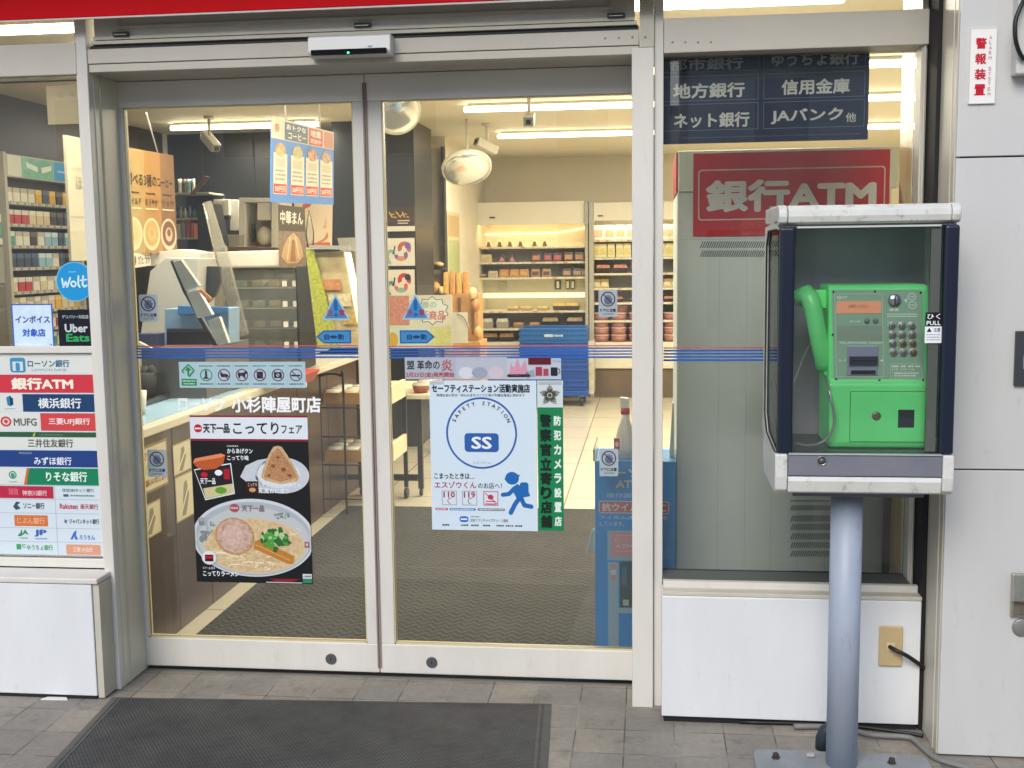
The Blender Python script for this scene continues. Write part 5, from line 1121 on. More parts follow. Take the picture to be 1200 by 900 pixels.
# ---- steamed bun poster, lit slanted case
c = Card(P(326, 240, 6.28), P(357, 243, 6.28), P(359, 312, 6.28), P(327, 313, 6.28), 0, 0, 32, 72, pr('#6d6250'), .004)
c.rect(0, 0, 32, 30, pr('#5c5140'), 1).text('中華まん', 2.5, 6, 29.5, 22, pr('#e6dcc0'), 2, .02).rect(0, 30, 32, 72, food('bun_back', '#97826a', '#77634d', 60), 1)
BUN = food('bun', '#c9a878', '#a8855a', 120)
c.ell(16, 58, 14.5, 11, pr('#8c6a48'), 2).poly([(3, 60), (6, 48), (11, 38), (18, 31), (24, 38), (28, 50), (29, 60), (22, 68), (10, 68)], BUN, 3).poly([(13, 66), (16, 40), (19, 40), (20, 66)], food('filling', '#8f5f3a', '#a87848', 300), 4).line(10, 64, 14, 36, .8, pr('#e0cfa8'), 5).line(24, 62, 20, 36, .8, pr('#e0cfa8'), 5)
tag(c.build('bun_poster'), 'brown steamed bun poster on the counter beside the white hood', 'poster')
t = thing('slanted_case', 'slanted lit food case with green trim on the counter by the door seam', 'food case', (P(395, 400, 6.3).x, 6.4, .9))
GTR = M('lime_trim', '#b6bd4a', .5, var=.5, vscale=60)
def skew(pts, Y, d, m, name): solid([(u, v, Y) for u, v in pts][::-1], d, m, name, parent=t, bevel=0)
skew([(358, 292), (366, 292), (397, 408), (372, 408)], 6.20, .03, GTR, 'green_trim')
skew([(346, 292), (357.5, 292), (371.5, 408), (352, 408)], 6.28, .03, M('case_side_dark', '#45443a', .4), 'dark_side')
skew([(366.5, 296), (402, 294), (424, 408), (397.5, 408)], 6.24, .02, M('case_panel', '#c9b98e', .4, var=.3, vscale=9), 'slanted_panel')
skew([(404, 296), (410, 296), (438, 430), (428, 430)], 6.18, .02, M('lit_edge', '#fff2cf', .4, emit='#fff0c4', es=2.2), 'lit_edge')
skew([(410.5, 294), (415, 295), (446, 440), (439, 440)], 6.20, .05, M('case_frame_dark', '#57513f', .4), 'dark_frame')
skew([(362, 287), (408, 288), (408, 293), (362, 291)], 6.18, .06, GRYP, 'top_rail')
for i, (u, v, w_, h_) in enumerate(((376, 328, 22, 12), (384, 345, 26, 14), (400, 366, 18, 14))): skew([(u, v), (u+w_, v-1), (u+w_+2, v+h_), (u+2, v+h_)], 6.225, .006, M('case_food_%d' % i, ('#c98a5a', '#d8cda6', '#c2a458')[i], .5, var=.4, vscale=50), 'food_picture')
# ---- wider white cabinet right behind
solid([(395, 279, 7.6), (432, 278, 7.6), (432, 350, 7.6), (412, 350, 7.6)][::-1], .4, OFFW, 'white_cabinet', 'white cabinet against the dark wall just left of the door seam', 'cabinet')

# ---- hanging price poster
q = [P(318, 136.5, 6.2), P(391, 155, 7.0), P(391, 240, 7.0), P(317, 237, 6.2)]
c = Card(*q, 0, 0, 72, 98, pr('#5a8bd0'), .004)
c.rect(0, 0, 72, 24, pr('#d9cdb4'), 1).rect(2, 2, 10, 22, pr('#e3d6bd'), 2).text('春', 3.2, 6, 8.6, 16, pr('#c8694a'), 3, .02).rect(14, 2, 40, 23, pr('#5d6a80'), 2).text('おトクな', 16, 4, 38, 10.5, pr('#ecebe0'), 3, .03).text('コーヒー', 18, 13, 38, 21, pr('#efe6c0'), 3, .03).rect(41.5, 2, 58, 23, pr('#c65445'), 2).text('増量', 43, 4, 56, 13, pr('#f0d8c8'), 3, .03).text('実施中', 43, 15, 56, 21, pr('#f0d8c8'), 3, .02).rect(59.5, 2, 71, 23, pr('#c98468'), 2)
for i, (u0, u1) in enumerate(((2.5, 17), (21, 36), (38, 53), (55, 70))):
    c.rect(u0, 40, u1, 88, pr('#dcd6c2'), 2); c.ell((u0+u1)/2, 36, 5.5, 8, food('drink_%d' % i, ('#b98a2c', '#a9a45c', '#b04a24', '#a8604c')[i], '#d9c9a0', 40), 3, 18); c.rect(u0+2, 46, u1-2, 56, pr('#c9c0a6'), 3)
    for k in range(3): c.lines(u0+2, 59+k*5, u1-2, 61.4+k*5, pr('#9a9280'), 3, i*3+k)
    c.rect(u0+.5, 76, u1-.5, 87, pr('#d0382c'), 3); c.text('50円引', u0+1.6, 78, u1-1.6, 85.5, pr('#f2e2d2'), 4, .03)
o = tag(c.build('price_poster'), 'large hanging price poster with four drinks and red prices', 'poster')
for u, v, Y in ((334.5, 140, 6.38), (374.5, 151, 6.82)):
    p = P(u, v, Y); MB().tube([(p.x, p.y+.004, p.z-.01), (p.x, p.y+.004, 2.615)], .006, OFFW, 8).build('hanging_rod', o)
c = Card(P(345, 231, 7.1), P(390, 232, 7.3), P(389, 292, 7.3), P(346, 292, 7.1), 0, 0, 45, 60, pr('#d9c3a4'), .004)
c.ell(18, 16, 10, 14, food('red_food', '#c4683f', '#b4503a', 60), 1).rect(30, 4, 40, 40, pr('#d6c6a8'), 1).text('からあげ', 33, 6, 38, 38, pr('#b0554a'), 2).ell(24, 44, 16, 9, food('fried', '#c98f50', '#a8682f', 80), 1).rect(2, 52, 43, 58, pr('#c4603f'), 1)
tag(c.build('food_poster'), 'pale poster with fried food below the hanging price poster', 'poster')
o = MB().lathe([(.022, P(363, 290, 6.6).z), (.026, P(363, 272, 6.6).z), (.014, P(363, 258, 6.6).z), (.003, P(363, 246, 6.6).z)], (P(363, 270, 6.6).x, 6.6, 0), CLEAR, seg=16).build('pointed_bottle'); tag(o, 'clear pointed bottle beside the steamed bun poster', 'bottle')

# ---- coffee board
q = [P(146, 172, 5.6), P(203, 182, 6.15), P(208, 296, 6.15), P(147, 297, 5.6)]
c = Card(*q, 0, 0, 60, 118, pr('#b3935f'), .02)
c.rect(0, 0, 22, 118, food('latte_pale', '#b59a68', '#ab8b56', 4), 1).rect(22, 0, 42, 118, food('latte_mid', '#a87a40', '#b0854e', 4), 1).rect(42, 0, 60, 118, food('latte_dark', '#83623f', '#926e4a', 4), 1)
TXB = pr('#43301e')
c.text('選べる3種の', 2, 27, 37, 41, TXB, 2, .02).text('コーヒー', 38, 29, 57, 40, TXB, 2, .02)
for i, s_ in enumerate(('マイルド', 'まろやか', 'リッチ')): c.text(s_, 3+i*20, 55, 18+i*20, 63, TXB, 2, .02); c.rect(3+i*20, 66, 18+i*20, 67.4, pr('#e8d6ae'), 2); c.lines(4+i*20, 48, 16+i*20, 50, TXB, 2, i)
for i, (a_, b_, e_) in enumerate((('#d8cba6', '#cdb98a', '#c9ae78'), ('#dcc79c', '#c49d60', '#d0ab70'), ('#d2c0a4', '#7a5638', '#c7ad8c'))):
    u = 9+i*20.5; c.ell(u, 96, 9.8, 19, pr(a_), 2, 30).ell(u, 95, 7.8, 15, pr(b_), 3, 30).ell(u, 96, 4.4, 8.5, pr(e_), 4, 24).ell(u, 94, 2.2, 4.6, pr(b_), 5, 18)
o = tag(c.build('coffee_board'), 'tall coffee board with three cups in beige, orange and brown', 'board')
o2 = MB().tube([P(171.5, 132, 5.7), P(185, 180, 5.98)], .004, OFFW, 6).build('hanging_wire', o)
c = Card(P(150, 297, 5.58), P(176, 296, 5.9), P(177, 311, 5.9), P(151, 315, 5.58), 0, 0, 26, 17, pr('#ddd8c4'), .006)
for k, s_ in enumerate(('珈琲', 'カフェ', 'ラテ')): c.text(s_, 3+k*8, 3, 9+k*8, 14, pr('#4f4438'), 1, .03)
tag(c.build('coffee_sign'), 'small white sign with dark characters under the coffee board', 'sign')
solid([(177, 296, 5.95), (211, 292, 5.95), (235, 296, 5.95), (234, 304, 5.95), (176, 312, 5.95)][::-1], .2, OFFW, 'coffee_machine_top', 'white rounded machine top under the coffee board', 'machine')

# ---- back shelves against the charcoal wall
t = thing('back_shelf', 'dark back shelf unit with cups and bottles behind the coffee board', 'shelf', (P(225, 290, 8.6).x, 8.7, .9))
xa, xb = P(200, 250, 8.6).x, P(246, 250, 8.6).x; ZV = lambda v: P(225, v, 8.6).z
MB().box(xa, xb, 8.9, 8.93, .95, ZV(225), M('shelf_back_dark', '#2b2a27', .6)).build('back', t)
for v in (226, 256, 279): MB().box(xa, xb, 8.6, 8.9, ZV(v)-.008, ZV(v)+.004, M('shelf_metal', '#b9b6a6', .4)).build('board', t)
for k in range(4):
    x = P(210.5+k*5.2, 220, 8.65).x; o = MB().lathe([(.012, ZV(225.5)), (.016, ZV(209))], (x, 8.66, 0), (OFFW, M('brown_cup', '#6b5540', .5), M('teal_cup', '#86a6a4', .5), M('cup_grey', '#9a9a90', .5))[k], seg=14).build('paper_cups')
    tag(o, ORD[k]+' small cup stack from the left on the top back shelf', 'cups', 'cup stacks on the back shelf')
for k in range(7):
    x = P(206+k*5.3, 245, 8.65).x; h_ = (10, 14, 12, 15, 11, 14, 9)[k]; o = MB().lathe([(.017, ZV(255.5)), (.017, ZV(255.5-h_*.6)), (.008, ZV(255.5-h_*.8)), (.008, ZV(255.5-h_))], (x, 8.66, 0), M('shelf_bottle_%d' % (k % 4), ('#4c6a5c', '#8a8f8c', '#b5ae98', '#57636e')[k % 4], .3), seg=12).build('bottle')
    tag(o, ORD[k]+' small bottle from the left on the middle back shelf', 'bottle', 'bottles on the back shelf')
for k in range(4):
    x = P(211+k*5.5, 270, 8.65).x; o = MB().box(x-.015, x+.015, 8.62, 8.7, ZV(278.6), ZV((262, 260, 258, 261)[k]), M('shelf_carton_%d' % k, ('#c9c3ae', '#8b8c86', '#b7523f', '#bb6a4c')[k], .5)).build('carton', bevel=.002)
    tag(o, ORD[k]+' upright carton from the left on the lowest back shelf', 'carton', 'cartons on the back shelf')
solid([(222, 228, 8.3), (239, 206, 8.3), (246, 207, 8.3), (228, 228, 8.3)][::-1], .01, M('leaflet_purple', '#76525a', .5, var=.4, vscale=60), 'leaflet', 'tilted dull purple leaflet above the back shelf', 'leaflet')
solid([(231, 240, 8.2), (243, 238, 8.2), (252, 292, 8.2), (232, 294, 8.2)][::-1], .3, BLK, 'black_machine', 'black upright machine between the back shelf and the shield bar', 'machine')
t = thing('microwave', 'cream microwave oven against the charcoal wall', 'microwave', (P(260, 257, 8.8).x, 8.9, 1.5))
solid([(250, 233.5, 8.8), (268, 233.5, 8.8), (268, 252, 8.8), (250, 252, 8.8)][::-1], .3, OFFW, 'oven_body', parent=t); solid([(251.5, 235.5, 8.795), (264, 235.5, 8.795), (264, 249.5, 8.795), (251.5, 249.5, 8.795)][::-1], .004, M('oven_door', '#c9c2ab', .3), 'oven_door', parent=t); solid([(250, 253, 8.8), (268, 253, 8.8), (268, 257, 8.8), (250, 257, 8.8)][::-1], .28, BLK, 'oven_base', parent=t)
solid([(269.5, 234, 8.85), (279, 234, 8.85), (279, 270, 8.85), (269.5, 270, 8.85)][::-1], .2, OFFW, 'tall_dispenser', 'narrow white dispenser on the wall beside the microwave', 'dispenser')
solid([(256, 275, 8.5), (281, 275, 8.5), (281, 291, 8.5), (256, 291, 8.5)][::-1], .2, GRYP, 'grey_box', 'grey box on the back counter below the microwave', 'box')
t = thing('kitchen_cabinet', 'cream open kitchen cabinet against the charcoal wall', 'cabinet', (P(303, 298, 8.6).x, 8.8, 1.2))
u0, u1, v0, v1 = 280, 328, 232, 296
for pts in ([(u0, v0), (u1, v0), (u1, v0+5), (u0, v0+5)], [(u0, v0+5.2), (u0+7, v0+5.2), (u0+7, v1), (u0, v1)], [(u1-10, v0+5.2), (u1, v0+5.2), (u1, v1), (u1-10, v1)]): solid([(a, b, 8.6) for a, b in pts][::-1], .3, OFFW, 'cabinet_side', parent=t, bevel=.002)
solid([(u0+7.2, v0+5.2, 8.86), (u1-10.2, v0+5.2, 8.86), (u1-10.2, v1, 8.86), (u0+7.2, v1, 8.86)][::-1], .03, M('cabinet_back', '#bcae86', .5), 'cabinet_back', parent=t)
solid([(301.5, 237.5, 8.62), (317.5, 237.5, 8.62), (317.5, 258, 8.62), (301.5, 258, 8.62)][::-1], .12, OFFW, 'towel_box', 'white paper towel box hanging inside the cream cabinet', 'box')
p = P(308, 277, 8.65); o = MB().blob((p.x, 8.7, p.z), .065, .06, .075, M('white_bag', '#e0dcd0', .5), 14, 8, .14).build('white_bag'); tag(o, 'crumpled white plastic bag in the cream cabinet', 'bag')
p = P(296, 270, 8.66); o = MB().box(p.x-.012, p.x+.012, 8.66, 8.70, P(296, 283, 8.66).z, P(296, 262, 8.66).z, BLK).build('black_bottle', bevel=.006); tag(o, 'small black bottle left of the white bag in the cabinet', 'bottle')
MB_ = MB().box(P(265, 290, 7.6).x-.5, P(345, 290, 7.6).x, 7.7, 8.9, .85, P(300, 297, 7.7).z, M('back_counter', '#b3a98e', .4)).build('back_counter'); tag(MB_, 'cream back counter under the charcoal wall', 'counter')
solid([(262, 288.5, 7.5), (326, 290, 7.5), (326, 294, 7.5), (264, 293, 7.5)][::-1], .2, M('brown_tray', '#6f543c', .5), 'brown_tray', 'flat brown tray on top of the white hood', 'tray')
# white partition post
x = P(188, 160, 9.5).x; MB1 = MB().box(x-.03, x+.02, 9.5, 9.59, 0, ZC-.001, OFFW).build('corner_post'); tag(MB1, 'thin cream post in the corner of the dark walls', 'post')

# ---- cigarette rack on the left wall
RX = -3.80
ry = lambda u: PX(u, 300, RX).y
rz = lambda v: PX(45, v, RX).z
t = thing('cigarette_rack', 'wall rack for cigarette packs with a green and blue header, behind the left window', 'rack', (-3.95, ry(48), rz(420)))
ya, yb = ry(13.5), ry(95)
RACK = M('rack_grey', '#b5b09f', .45, var=.05)
MB().box(-4.14, RX-.10, ya, yb, rz(424), rz(211), M('rack_back', '#4f4b42', .6)).build('back_panel', t)
MB().box(-4.14, RX+.004, ya-.03, ya-.002, rz(424), rz(184), RACK).build('side_panel', t); MB().box(-4.14, RX+.004, yb+.002, yb+.03, rz(424), rz(184), RACK).build('side_panel', t)
MB().box(-4.14, RX, ya, yb, rz(211), rz(185.5), RACK).build('header_box', t)
c = Card((RX+.003, ya+.01, rz(187)), (RX+.003, yb-.01, rz(187)), (RX+.003, yb-.01, rz(209.5)), (RX+.003, ya+.01, rz(209.5)), 0, 0, 80, 24, pr('#cfd2c2'), .002)
c.rect(15, 0, 52, 24, food('teal_print', '#8fc4b0', '#5fa58f', 8), 1).rect(52, 0, 80, 24, pr('#2b8fd0'), 1).poly([(20, 5), (33, 10), (33, 16), (21, 12)], pr('#d9e4da'), 2).poly([(37, 10), (49, 6), (49, 12), (38, 17)], pr('#d9e4da'), 2).rect(56, 11, 68, 13, pr('#9bcdee'), 2)
c.build('header_print', t)
shelf_v = [239, 264, 288.5, 313.5, 341, 364, 386, 408]
for i, v in enumerate(shelf_v):
    MB().box(RX-.10, RX+.006, ya, yb, rz(v)-.016, rz(v)+.004, RACK).build('shelf', t)
    c = Card((RX+.0075, ya+.005, rz(v)+.003), (RX+.0075, yb-.005, rz(v)+.003), (RX+.0075, yb-.005, rz(v)-.015), (RX+.0075, ya+.005, rz(v)-.015), 0, 0, 100, 4, pr('#8f897a'), .001)
    for k in range(10): c.rrect(2.4+k*10, .6, 8+k*10, 3.5, 1.2, pr('#ddd8c8'), 1); c.rect(3.6+k*10, 1.5, 6.6+k*10, 2.7, pr('#6f6a60'), 2)
    c.build('number_strip', t)
PC = [('white', '#dcd8c8', '#b9b29a'), ('yellow', '#d9a92c', '#e0c060'), ('red', '#b8383c', '#d9cfc0'), ('dark blue', '#3c4a5e', '#55637a'), ('pale blue', '#8fb6c6', '#c4d6d8'), ('black', '#3a3732', '#6a655a'), ('green', '#4f9a80', '#c9d6c6'), ('cream', '#cfc09a', '#e0d8c0')]
protos = {}
rowpat = [(0, 0, 0, 0, 1, 3, 1, 5, 1, 6), (2, 2, 2, 7, 7, 7, 5, 5, 3, 5), (6, 0, 0, 5, 0, 4, 4, 3, 4, 4), (3, 3, 3, 3, 4, 4, 0, 3, 5, 3), (7, 2, 2, 0, 7, 0, 7, 5, 0, 7), (0, 7, 0, 7, 0, 7, 1, 7, 7, 1), (5, 5, 3, 3, 0, 0, 2, 2, 7, 7), (0, 4, 4, 0, 6, 6, 0, 3, 3, 0)]
step = (yb-ya)/10
for i, v in enumerate(shelf_v):
    for k in range(10):
        nm, c1, c2 = PC[rowpat[i][k]]; loc = (RX-.03, ya+step*(k+.5), rz(v)+.0045)
        lb = '%s cigarette pack, %s from the left in the %s row of the wall rack' % (nm, ORD[k], ORD[i])
        if nm not in protos:
            m_ = MB(); x, y, z = loc; m_.box(x-.012, x+.012, y-step*.42, y+step*.42, z, z+.055, M('pack_'+nm.replace(' ', '_'), c1, .4, var=.1, vscale=60)); m_.box(x-.0125, x+.0125, y-step*.425, y+step*.425, z+.0555, z+.084, M('pack_top_'+nm.replace(' ', '_'), c2, .4))
            o = m_.build('cigarette_pack', origin=loc); tag(o, lb, 'cigarette pack', 'cigarette packs in the wall rack'); protos[nm] = o; o.location = loc
        else: copy_tree(protos[nm], loc, lb)
# grey machine left of the rack with dark poster, drawers
t = thing('service_terminal', 'grey upright terminal with a black poster at the far left', 'terminal', (-4.0, 5.9, 0))
ty0_ = ya-.55; TX_ = -3.84
MB().box(-4.14, TX_, ty0_, ya-.035, .001, rz(176), M('terminal_grey', '#b6b09c', .45, var=.05)).build('body', t)
c = Card((TX_+.002, ya-.40, rz(217)), (TX_+.002, ya-.06, rz(217)), (TX_+.002, ya-.06, rz(252)), (TX_+.002, ya-.40, rz(252)), 0, 0, 24, 36, pr('#20292c'), .0018); c.text('om X', 6, 18, 22.5, 24, pr('#cfd6d2'), 1, .02).ell(15, 31, 4, 2.4, pr('#5f9aa4'), 1, 14); c.build('black_poster', t)
for v0, v1, m_ in ((253, 262, OFFW), (264, 278, M('teal_drawer', '#5aa58a', .5)), (280, 287, OFFW), (290, 330, GRYP), (334, 356, M('terminal_dark', '#6f6959', .4)), (360, 402, M('terminal_dark'))):
    MB().box(TX_+.0005, TX_+.02, ya-.45, ya-.05, rz(v1), rz(v0), m_).build('drawer', t, .002)
# tall white sign, paper on the window
c = Card(P(76.5, 158, 5.1), P(101, 163, 5.4), P(110, 305, 5.4), P(84, 306, 5.1), 0, 0, 24, 147, pr('#b5ad95'), .012)
c.rect(1, 94, 24, 95, pr('#a59c82'), 1).text('ほ', 9, 46, 16, 62, pr('#8f876f'), 1).lines(6, 36, 19, 39, pr('#b5ab90'), 1, 4).text('し', 10, 12, 13, 20, pr('#a09880'), 1)
tag(c.build('standing_sign'), 'tall narrow cream sign standing inside the left window beside the post', 'sign')
tp = M('thin_paper', '#d8d0b8', .6); n_ = tp.node_tree; b_ = n_.nodes['Principled BSDF']; tr_ = n_.nodes.new('ShaderNodeBsdfTranslucent'); tr_.inputs[0].default_value = (.75, .71, .6, 1); mx_ = n_.nodes.new('ShaderNodeMixShader'); mx_.inputs[0].default_value = .6
n_.links.new(b_.outputs[0], mx_.inputs[1]); n_.links.new(tr_.outputs[0], mx_.inputs[2]); n_.links.new(mx_.outputs[0], n_.nodes['Material Output'].inputs[0])
c = sheet(55, 100, 101, 145.5, 3.86, tp, .0006); c.ring(72, 112, 3, 2.6, .7, pr('#b3ab93'), 1, 16, 0, 300).ring(86, 110, 3, 2.6, .7, pr('#b3ab93'), 1, 16, 0, 300)
tag(c.build('window_paper'), 'blank cream paper taped high inside the left window', 'paper')

# ---- cameras, mirrors
def camera_(px, py, Y, aim, label):
    p = P(px, py, Y); t = thing('security_camera', label, 'security camera', (p.x, Y, p.z), 'white security cameras on the ceiling')
    MB().tube([(p.x, Y, p.z+.03), (p.x, Y, ZC-.004)], .012, OFFW, 10).build('stem', t); MB().lathe([(.04, ZC-.018), (.04, ZC-.002)], (p.x, Y, 0), OFFW).build('ceiling_plate', t)
    d = Vector(aim).normalized(); a = Vector((p.x, Y, p.z))-d*.09; b = a+d*.2
    MB().bar(a, b, .075, .07, OFFW).build('housing', t, .008); MB().bar(b-d*.002, b+d*.004, .062, .056, M('lens_grey', '#8a8a84', .3)).build('lens_plate', t); MB().bar(b+d*.004, b+d*.012, .03, .03, M('lens_black', '#141414', .1)).build('lens', t)
camera_(246, 165, 8.45, (.55, -.45, -.5), 'white security camera angled down right before the charcoal wall')
camera_(620, 140, 7.7, (.06, -.95, -.25), 'white security camera facing the door below the nearer tube light')
camera_(571, 172, 9.4, (-.5, -.4, .25), 'white security camera turned sideways above the convex mirror')
MIR = M('mirror_dome', '#f2f2ec', .16, .75)
def mirror(px, py, Y, r_, aim, label):
    p = P(px, py, Y); t = thing('convex_mirror', label, 'mirror', (p.x, Y, p.z), 'convex mirrors hanging from the ceiling')
    d = Vector(aim).normalized(); q = Vector((0, 0, 1)).rotation_difference(d)
    def lath(prof, m_, nm):
        mb = MB(); mb.lathe(prof, (0, 0, 0), m_, seg=40); mb.v = [tuple(q @ Vector(v)+p) for v in mb.v]; return mb.build(nm, t)
    lath([(r_*math.cos(R(a)), r_*.32*math.sin(R(a))) for a in range(0, 91, 10)], MIR, 'dome'); lath([(r_*.96, -.03), (r_*1.05, -.02), (r_*1.05, .008), (r_*.99, .012)], M('mirror_rim', '#d9d3bd', .4), 'rim')
    bk = q @ Vector((0, 0, -.03))+p; MB().tube([bk, bk+Vector((0, .05, .04)), (bk.x, bk.y+.05, ZC-.002)], .010, OFFW, 8).build('bracket', t)
mirror(465, 131, 6.6, .135, (.35, -.8, -.5), 'convex mirror at the top left corner of the right door glass')
mirror(547, 197, 9.0, .19, (.2, -.58, -.8), 'convex mirror hanging left of the coolers below a camera')

# ---- three posters on the dark pillar, recess shelf
for i, (v0, v1) in enumerate(((242, 271), (279, 311.5), (316, 346))):
    c = sheet(452.5, v0, 486, v1, 8.992, pr('#d9d2c4'), .003)
    if i == 0:
        c.rect(452.5, v0, 486, v1-6, pr('#4a3c34'), 1)
        for k in range(9): c.line(456+k*2.6, v0+6+(k % 3)*3, 460+k*2.4, v0+13-(k % 2)*4, 1.3, pr('#c9a45c'), 2+.1*k)
        c.rect(466, v0+16, 480, v0+17.2, pr('#d8cbb0'), 2).rect(466, v0+19, 478, v0+20.2, pr('#d8cbb0'), 2)
    else:
        cl = ('#b8695c', '#7a62a8', '#c98a6a', '#7fae9c', '#4a4468') if i == 1 else ('#b9483c', '#c9685a', '#87b0a0', '#5c8c8c', '#3c3a48')
        c.ring(474, v0+12, 8, 8, 5, pr(cl[0]), 1, 18, 150, 400).ring(470, v0+20, 8, 7, 4.5, pr(cl[1]), 1.2, 18, -40, 190).ell(478, v0+9, 3.6, 4, pr(cl[1 if i == 1 else 4]), 1.4, 14).ring(458, v0+22, 6, 9, 4, pr(cl[3]), 1.1, 14, 90, 330).line(463, v0+9, 461, v0+19, 1.6, pr(cl[4]), 1.5).ell(470, v0+24, 5, 3, pr(cl[2]), 1.6, 14)
    tag(c.build('pillar_poster'), ('dark poster with gold brush strokes, topmost on the charcoal pillar', 'white poster with a purple swirl, middle one on the charcoal pillar', 'white poster with a red swirl, lowest on the charcoal pillar')[i], 'poster')
t = thing('recess_shelf', 'dark shelves holding bread in the recess beside the charcoal pillar', 'shelf', (P(504, 345, 10).x, 10.0, .9))
xa, xb = P(489, 330, 9.95).x, P(519, 330, 9.95).x
for v in (313.5, 346): z = P(504, v, 9.95).z; MB().box(xa, xb, 9.95, 10.18, z-.02, z, M('dark_shelf_board', '#3d352c', .5)).build('board', t)
BRD = [M('bread_gold', '#cf9a54', .5, var=.3, vscale=30), M('bread_pale', '#d9b981', .5, var=.3, vscale=30), M('bread_brown', '#a8733c', .5, var=.3, vscale=30)]
def breadpack(x, y, z, w_, h_, m_, label, group): o = MB().blob((x, y, z+h_/2), w_/2, .06, h_/2, m_, 12, 7, .08).build('bread_pack'); return tag(o, label, 'bread', group)
for i, (u, v, w_, h_) in enumerate(((498, 313.5, .10, .06), (512, 313.5, .10, .05), (495, 346, .11, .10), (508, 346, .10, .12), (515, 346, .06, .08))):
    p = P(u, v, 9.98); breadpack(p.x, 10.05, p.z, w_, h_, BRD[i % 3], ('left bread pack on the upper recess shelf', 'right bread pack on the upper recess shelf', 'left bread pack on the lower recess shelf', 'middle bread pack on the lower recess shelf', 'right bread pack on the lower recess shelf')[i], 'bread in the recess shelves')
# wall side strip with small posters
xs = P(521, 250, 10.2).x
c = Card((xs+.004, 10.3, 1.95), (xs+.004, 11.0, 1.95), (xs+.004, 11.0, 1.3), (xs+.004, 10.3, 1.3), 0, 0, 30, 40, pr('#cbbf94'), .002); c.rect(2, 2, 28, 14, pr('#b89a6a'), 1).rect(2, 16, 28, 38, pr('#a9b07a'), 1); tag(c.build('side_poster'), 'faded green poster on the wall left of the coolers', 'poster')
# ---- wooden bread stand
t = thing('bread_stand', 'light wooden bread stand left of the coolers', 'stand', (P(540, 400, 8.6).x, 8.8, .5))
xa, xb = P(519, 380, 8.6).x, P(562, 380, 8.6).x; zA_, zB_ = P(540, 401, 8.6).z, P(540, 345, 8.6).z
MB().box(xa, xb, 8.62, 9.0, .0, zA_, WOOD).build('base', t, .004); MB().box(xa, xb-.03, 8.75, 9.0, zA_+.001, zB_, WOOD).build('upper_box', t, .004)
for k in range(2): u = 535+k*16; x = P(u, 380, 8.6).x; MB().box(x-.012, x+.012, 8.742, 8.749, zA_+.05, zB_-.03, M('wood_slot', '#6e4f2c', .6)).build('slot', t)
GPK = [M('golden_pack', '#d9a650', .3, var=.35, vscale=25), M('tan_pack', '#cf9448', .3, var=.35, vscale=25)]
for k in range(4):
    u = 523+k*7.6; p = P(u, 344.5, 8.8); h_ = (.17, .18, .165, .175)[k]
    o = MB().hexa([(p.x-.023, 8.78, p.z), (p.x+.023, 8.78, p.z), (p.x+.023, 8.86, p.z), (p.x-.023, 8.86, p.z)], [(p.x-.020, 8.80, p.z+h_), (p.x+.020, 8.80, p.z+h_), (p.x+.020, 8.84, p.z+h_), (p.x-.020, 8.84, p.z+h_)], GPK[k % 2])
    o = o.build('bread_bag', bevel=.010, seg=3); tag(o, ORD[k]+' tall golden bread bag from the left on the wooden stand', 'bread', 'tall bread bags on the wooden stand')
for k in range(3):
    u = 553+k*3.5; p = P(u, (352, 366, 398)[k], 8.6); breadpack(p.x, 8.63, max(p.z, zA_+.002), .07, .10, BRD[(k+1) % 3], ('top', 'middle', 'lowest')[k]+' bread pack at the right side of the wooden stand', 'bread packs beside the stand')
# ---- promotional display
t = thing('promo_display', 'white promotional display board with a speech balloon beside the door seam', 'display board', (P(500, 405, 7.5).x, 7.5, 1.0))
c = sheet(455, 346, 530, 408, 7.45, pr('#d3cdb8'), .01)
c.rect(455, 346.5, 480, 381, food('promo_red', '#b9685a', '#c79a84', 60), 1).rect(456, 383, 529, 408, pr('#c3d0c8'), 1).rect(505, 384, 528, 404, food('promo_lime', '#c6c86c', '#d8d6a0', 40), 2).ell(460, 398, 6, 9, pr('#c9a53c'), 2, 20)
pts = []
for k in range(20): a_ = 2*math.pi*k/20; q_ = 1 if k % 2 else .8; pts.append((507+20*q_*math.cos(a_), 364+17*q_*math.sin(a_)))
c.poly(pts, pr('#3f4a48'), 3).poly([(507+(a-507)*.94, 364+(b-364)*.94) for a, b in pts], pr('#d6dcd4'), 4); c.text('春の', 495, 353, 512, 361, pr('#9bb8a4'), 5, .03).text('新商品', 493, 364, 522, 375, pr('#c8746a'), 5, .03)
c.build('display_board', t)
c = sheet(528, 366, 548, 402, 7.40, pr('#cfcbb4'), .006); c.build('side_card', t)
MB().tube(smooth([P(536, 368, 7.38), P(544, 372, 7.36), P(549, 384, 7.36)]), .006, GRYP, 6).build('loop', t)
MB().box(P(456, 408, 7.5).x, P(529, 408, 7.5).x, 7.45, 7.52, .93, P(500, 408, 7.45).z-.001, OFFW).build('foot', t)
